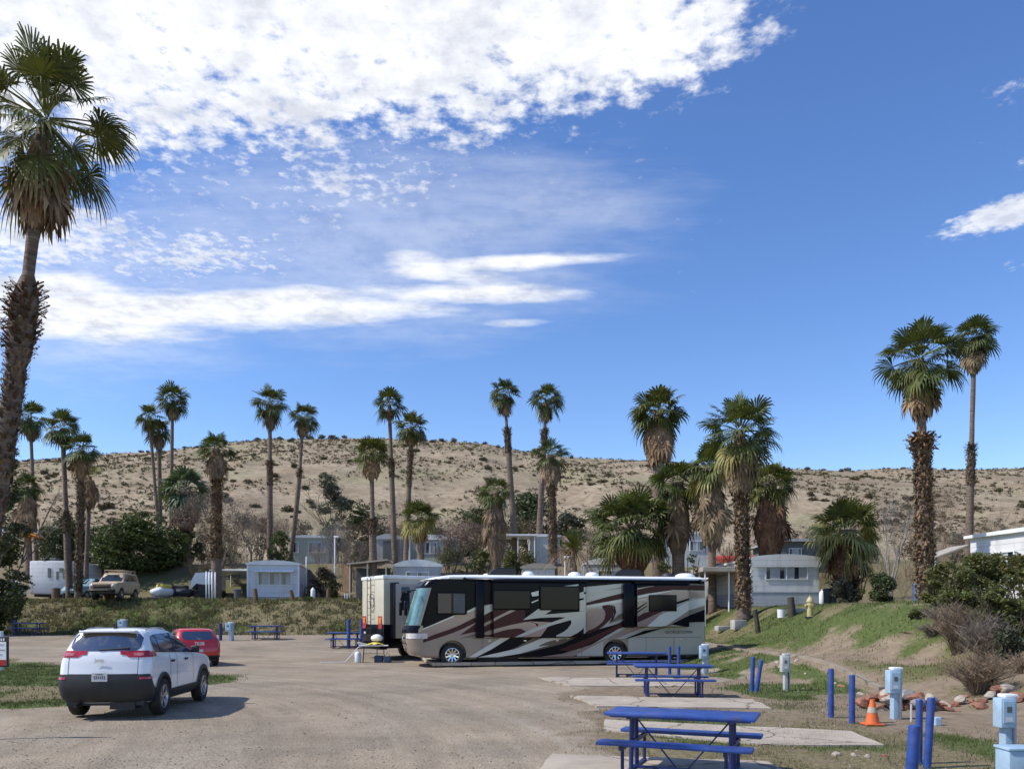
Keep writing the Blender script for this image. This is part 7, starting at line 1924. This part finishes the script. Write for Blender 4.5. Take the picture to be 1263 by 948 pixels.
for i in range(14):
    Y = rnd.uniform(17.5, 27); X = 9.0 + rnd.uniform(-.5, .3); put_rock(X, Y, rnd.uniform(.05, .12), 0, rnd.choice([5, 6, 7, 0]), 'pale stone lying along the kerb at the foot of the bank', 'stones along the kerb')

# ------------------------------------------------------------------ folding table with camping things
ft = empty('folding_table', gpt(461, 34.2), R(6), 'small folding table with white top set out beside the motorhomes', 'table')
mb = MB(); mb.box((0, 0, .70), (1.22, .6, .035), bev=.01); mb.build('tabletop', M['white'], ft)
for x in (-.45, .45):
    mb = MB(); mb.tube([(x, -.26, 0), (x * .9, .0, .68), (x, .26, 0)], .014, 6); mb.tube([(x, -.2, .2), (x, .2, .2)], .012, 6); mb.build('leg', M['plastic_black'], ft)
mb = MB(); mb.tube([(-.45, 0, .36), (.45, 0, .36)], .012, 6); mb.build('stretcher', M['plastic_black'], ft)
b0 = ft.location
def onT(name, mbx, mt, dx, dy, dz, label, cat, sm=True):
    o = mbx.build(name, M[mt], None, smooth=sm, angle=40); o.location = b0 + Vector((dx, dy, dz)); return tag(o, label, cat)
mb = MB(); n = 9; vs = []; fs = []
for i in range(n):
    for j in range(n):
        x = -.38 + .76 * i / (n - 1); y = -.27 + .54 * j / (n - 1); vs.append((x, y, .012 + .07 * vnoise(i * .7, j * .8, 5) * math.sin(math.pi * i / (n - 1)) * math.sin(math.pi * j / (n - 1)) * 2 if 0 else .012 + .14 * float(vnoise(i * .7, j * .8, 5)) * (1 - abs(2 * i / (n - 1) - 1) ** 2)))
for i in range(n - 1):
    for j in range(n - 1): fs.append((i * n + j, (i + 1) * n + j, (i + 1) * n + j + 1, i * n + j + 1))
mb.add(vs, fs); onT('cloth', mb, 'yellow', .05, 0, .715, 'crumpled yellow cloth on the folding table', 'cloth')
mb = MB(); mb.lathe([(.02, 0), (.22, .05), (.27, .14), (.24, .22), (.12, .29), (.01, .31)], (0, 0, 0), 16); onT('bowl', mb, 'white_clean', .08, .32, .86, 'white rounded lid standing behind the yellow cloth', 'lid')
mb = MB(); mb.tube([(.0, 0, -.90), (0, 0, .05)], .02, 6); onT('stand', mb, 'plastic_black', .08, .36, .88, 'thin stand holding up the white rounded lid', 'stand')
mb = MB(); mb.lathe([(.13, 0), (.14, .05), (.14, .36), (.10, .43), (.05, .45), (.05, .5), (.01, .5)], (0, 0, 0), 14); onT('water_jug', mb, 'white', -.66, -.1, 0, 'white water jug on the gravel left of the folding table', 'jug')
mb = MB(); mb.box((0, 0, .14), (.34, .3, .28), bev=.02); onT('crate', mb, 'navy', .22, -.05, 0, 'dark navy crate under the folding table', 'crate')
mb = MB(); mb.box((0, 0, .11), (.3, .3, .22), bev=.02); mb.tube([(-.12, 0, .22), (0, 0, .42), (.12, 0, .22)], .012, 5); onT('bag', mb, 'navy', .60, -.1, 0, 'dark bag with a handle right of the navy crate', 'bag')
mb = MB(); mb.tube([(0, 0, .70), (-.25, -.1, .62), (-.5, -.2, .3), (-.75, -.3, .03), (-1.2, -.5, .02), (-1.7, -.7, .02)], .018, 6); onT('hose', mb, 'white', -.4, 0, 0, 'white hose hanging from the folding table onto the gravel', 'hose')
mb = MB(); mb.box((0, 0, 0), (.42, .22, .10), (0, .25, .2), bev=.03); onT('towel', mb, 'pale_grey', -.48, 0, .765, 'pale folded towel at the left end of the folding table', 'towel')

# ------------------------------------------------------------------ signs at the left edge
d_ = 13.0
sg_ = empty('sign_board', Vector((at(-14, 0, d_).x, d_, gz(-8.4, d_))), 0, 'white notice board with black top and red foot at the left edge', 'sign')
zc = lambda py: CAMZ - (py - HY) * d_ / F - sg_.location.z
def sbox(name, px0, px1, py0, py1, y, t, mt, par):
    x0_, x1_ = (px0 + 14) * d_ / F, (px1 + 14) * d_ / F
    mb = MB(); mb.box(((x0_ + x1_) / 2, y, (zc(py0) + zc(py1)) / 2), (x1_ - x0_, t, zc(py0) - zc(py1))); return mb.build(name, M[mt], par)
sbox('board', -38, 10.4, 785, 822, 0, .03, 'plastic_black', sg_); fc = sbox('face', -37, 8.6, 791, 820, -.02, .008, 'white_clean', sg_)
sbox('red_band', -37, 8.6, 813, 820, -.026, .004, 'lamp_red', fc); sbox('blue_line', -30, 4, 806, 807.5, -.026, .003, 'siding_grey', fc); sbox('line', -34, 6, 794, 795, -.026, .003, 'siding_grey', fc); sbox('line', -30, 7, 800.5, 801.5, -.026, .003, 'rv_mauve', fc)
hd_ = MB()
for k, px in enumerate((-34, -30, -25, -20, -14, -8, -3, 2.5, 5.5)): hd_.box(((px + 14) * d_ / F, -.018, zc(788.3)), (.022, .006, .042))
hd_.build('heading', M['white_clean'], sg_)
mb = MB(); mb.box((.0, .03, .55), (.07, .05, 1.5)); mb.build('post', M['wood_light'], sg_)
rs_ = empty('round_sign', Vector((at(-5, 0, 19).x, 19, gz(-12, 19))), 0, 'round white sign on a pole at the left edge before the dark tree', 'sign')
zz = CAMZ + (HY - 655) * 19 / F - rs_.location.z
mb = MB(); mb.tube([(0, -.02, zz), (0, .02, zz)], .17, 20); mb.build('disc', M['white_clean'], rs_, smooth=True, angle=40); mb = MB(); mb.tube([(-.06, .05, -.2), (-.06, .05, zz)], .035, 8); mb.build('pole', M['grey_dark'], rs_)
mb = MB(); mb.box((0, 0, .6), (.16, .16, 1.3), bev=.02); o = mb.build('marker_post', M['white'], None, smooth=True, angle=35); o.location = gpt(0, 27); o.location.z += .2; tag(o, 'pale marker post at the left edge above the notice board', 'post')
# far bits: timber rails on the right slope
for (pa, pb, da, db, hgt, lb) in ((1216, 1263, 60, 58, .9, 'low brown wall on the slope behind the right hand mobile home'),):
    A_, B_ = ground_at(pa, da), ground_at(pb, db); v = B_ - A_
    mb = MB(); mb.box((v.x / 2, v.y / 2, hgt / 2 + .1), (v.length, .2, hgt + .6), (0, 0, math.atan2(v.y, v.x))); o = mb.build('low_wall', M['wood_brown']); o.location = A_; tag(o, lb, 'wall')
for px, py, d2, L_, rz in ((735, 672, 56, 3.4, .0),):
    pg = empty('pergola', gpt(px, d2), 0, 'thin timber pergola rail between the spiky palm and the low wide palm', 'pergola')
    mb = MB(); zt = CAMZ + (HY - py) * d2 / F - pg.location.z; mb.box((.9, 0, zt), (3.6, .08, .08)); mb.build('rail', M['wood_light'], pg)
    for x in (-.6, .9, 2.5):
        mb = MB(); mb.box((x, 0, zt / 2 - .1), (.09, .09, zt + .1)); mb.build('post', M['wood_light'], pg)
def utility_pole(px, py_top, d, label, r_=.06, mt='white', arm=True):
    g_ = gpt(px, d); h = CAMZ + (HY - py_top) * d / F - g_.z; root = empty('utility_pole', g_, 0, label, 'pole')
    mb = MB(); mb.tube([(0, 0, -.3), (0, 0, h)], r_, 8); mb.build('pole', M[mt], root, smooth=True, angle=50)
    if arm:
        mb = MB(); mb.box((.12, 0, h - .05), (.38, .16, .14), bev=.03); mb.build('lamp', M['white_clean'], root, smooth=True)
utility_pole(413, 661, 63, 'thin pale lamp pole between the pale green house and the shelter')
utility_pole(505, 661, 70, 'white lamp pole standing left of the pale green gabled mobile home', .10)
utility_pole(697, 686, 52, 'short white pole with a flat top behind the coach roof', .05)
# propane bottles and steps at the homes
for px, d, lb in ((386, 58.5, 'white gas bottle beside the blue white mobile home'), (1014, 46.5, 'white gas bottle at the right corner of the white mobile home')):
    mb = MB(); mb.lathe([(.14, 0), (.17, .05), (.17, .75), (.12, .86), (.05, .9), (.05, .98), (.01, .98)], (0, 0, 0), 12); o = mb.build('gas_bottle', M['white_clean'], None, smooth=True, angle=40); o.location = gpt(px, d); tag(o, lb, 'gas bottle')
for px, d, lb, c_ in ((293, 59, 'dark rubbish bin under the pale flat carport', 'grey_dark'), (1022, 44, 'dark bin in the shade right of the white mobile home', 'plastic_black')):
    r = empty('rubbish_bin', gpt(px, d), 0, lb, 'bin'); mb = MB(); mb.lathe([(.24, 0), (.29, .8)], (0, 0, 0), 4 * 3); mb.build('body', M[c_], r, smooth=True, angle=40); mb = MB(); mb.lathe([(.31, .8), (.31, .86), (.2, .92), (.01, .93)], (0, 0, 0), 12); mb.build('lid', M[c_], r, smooth=True, angle=40)
cy = scene.cycles
cy.max_bounces = 5; cy.diffuse_bounces = 2; cy.glossy_bounces = 3; cy.transmission_bounces = 2; cy.transparent_max_bounces = 4
cy.caustics_reflective = False; cy.caustics_refractive = False; cy.use_adaptive_sampling = True; cy.adaptive_threshold = 0.02
cy.use_denoising = True
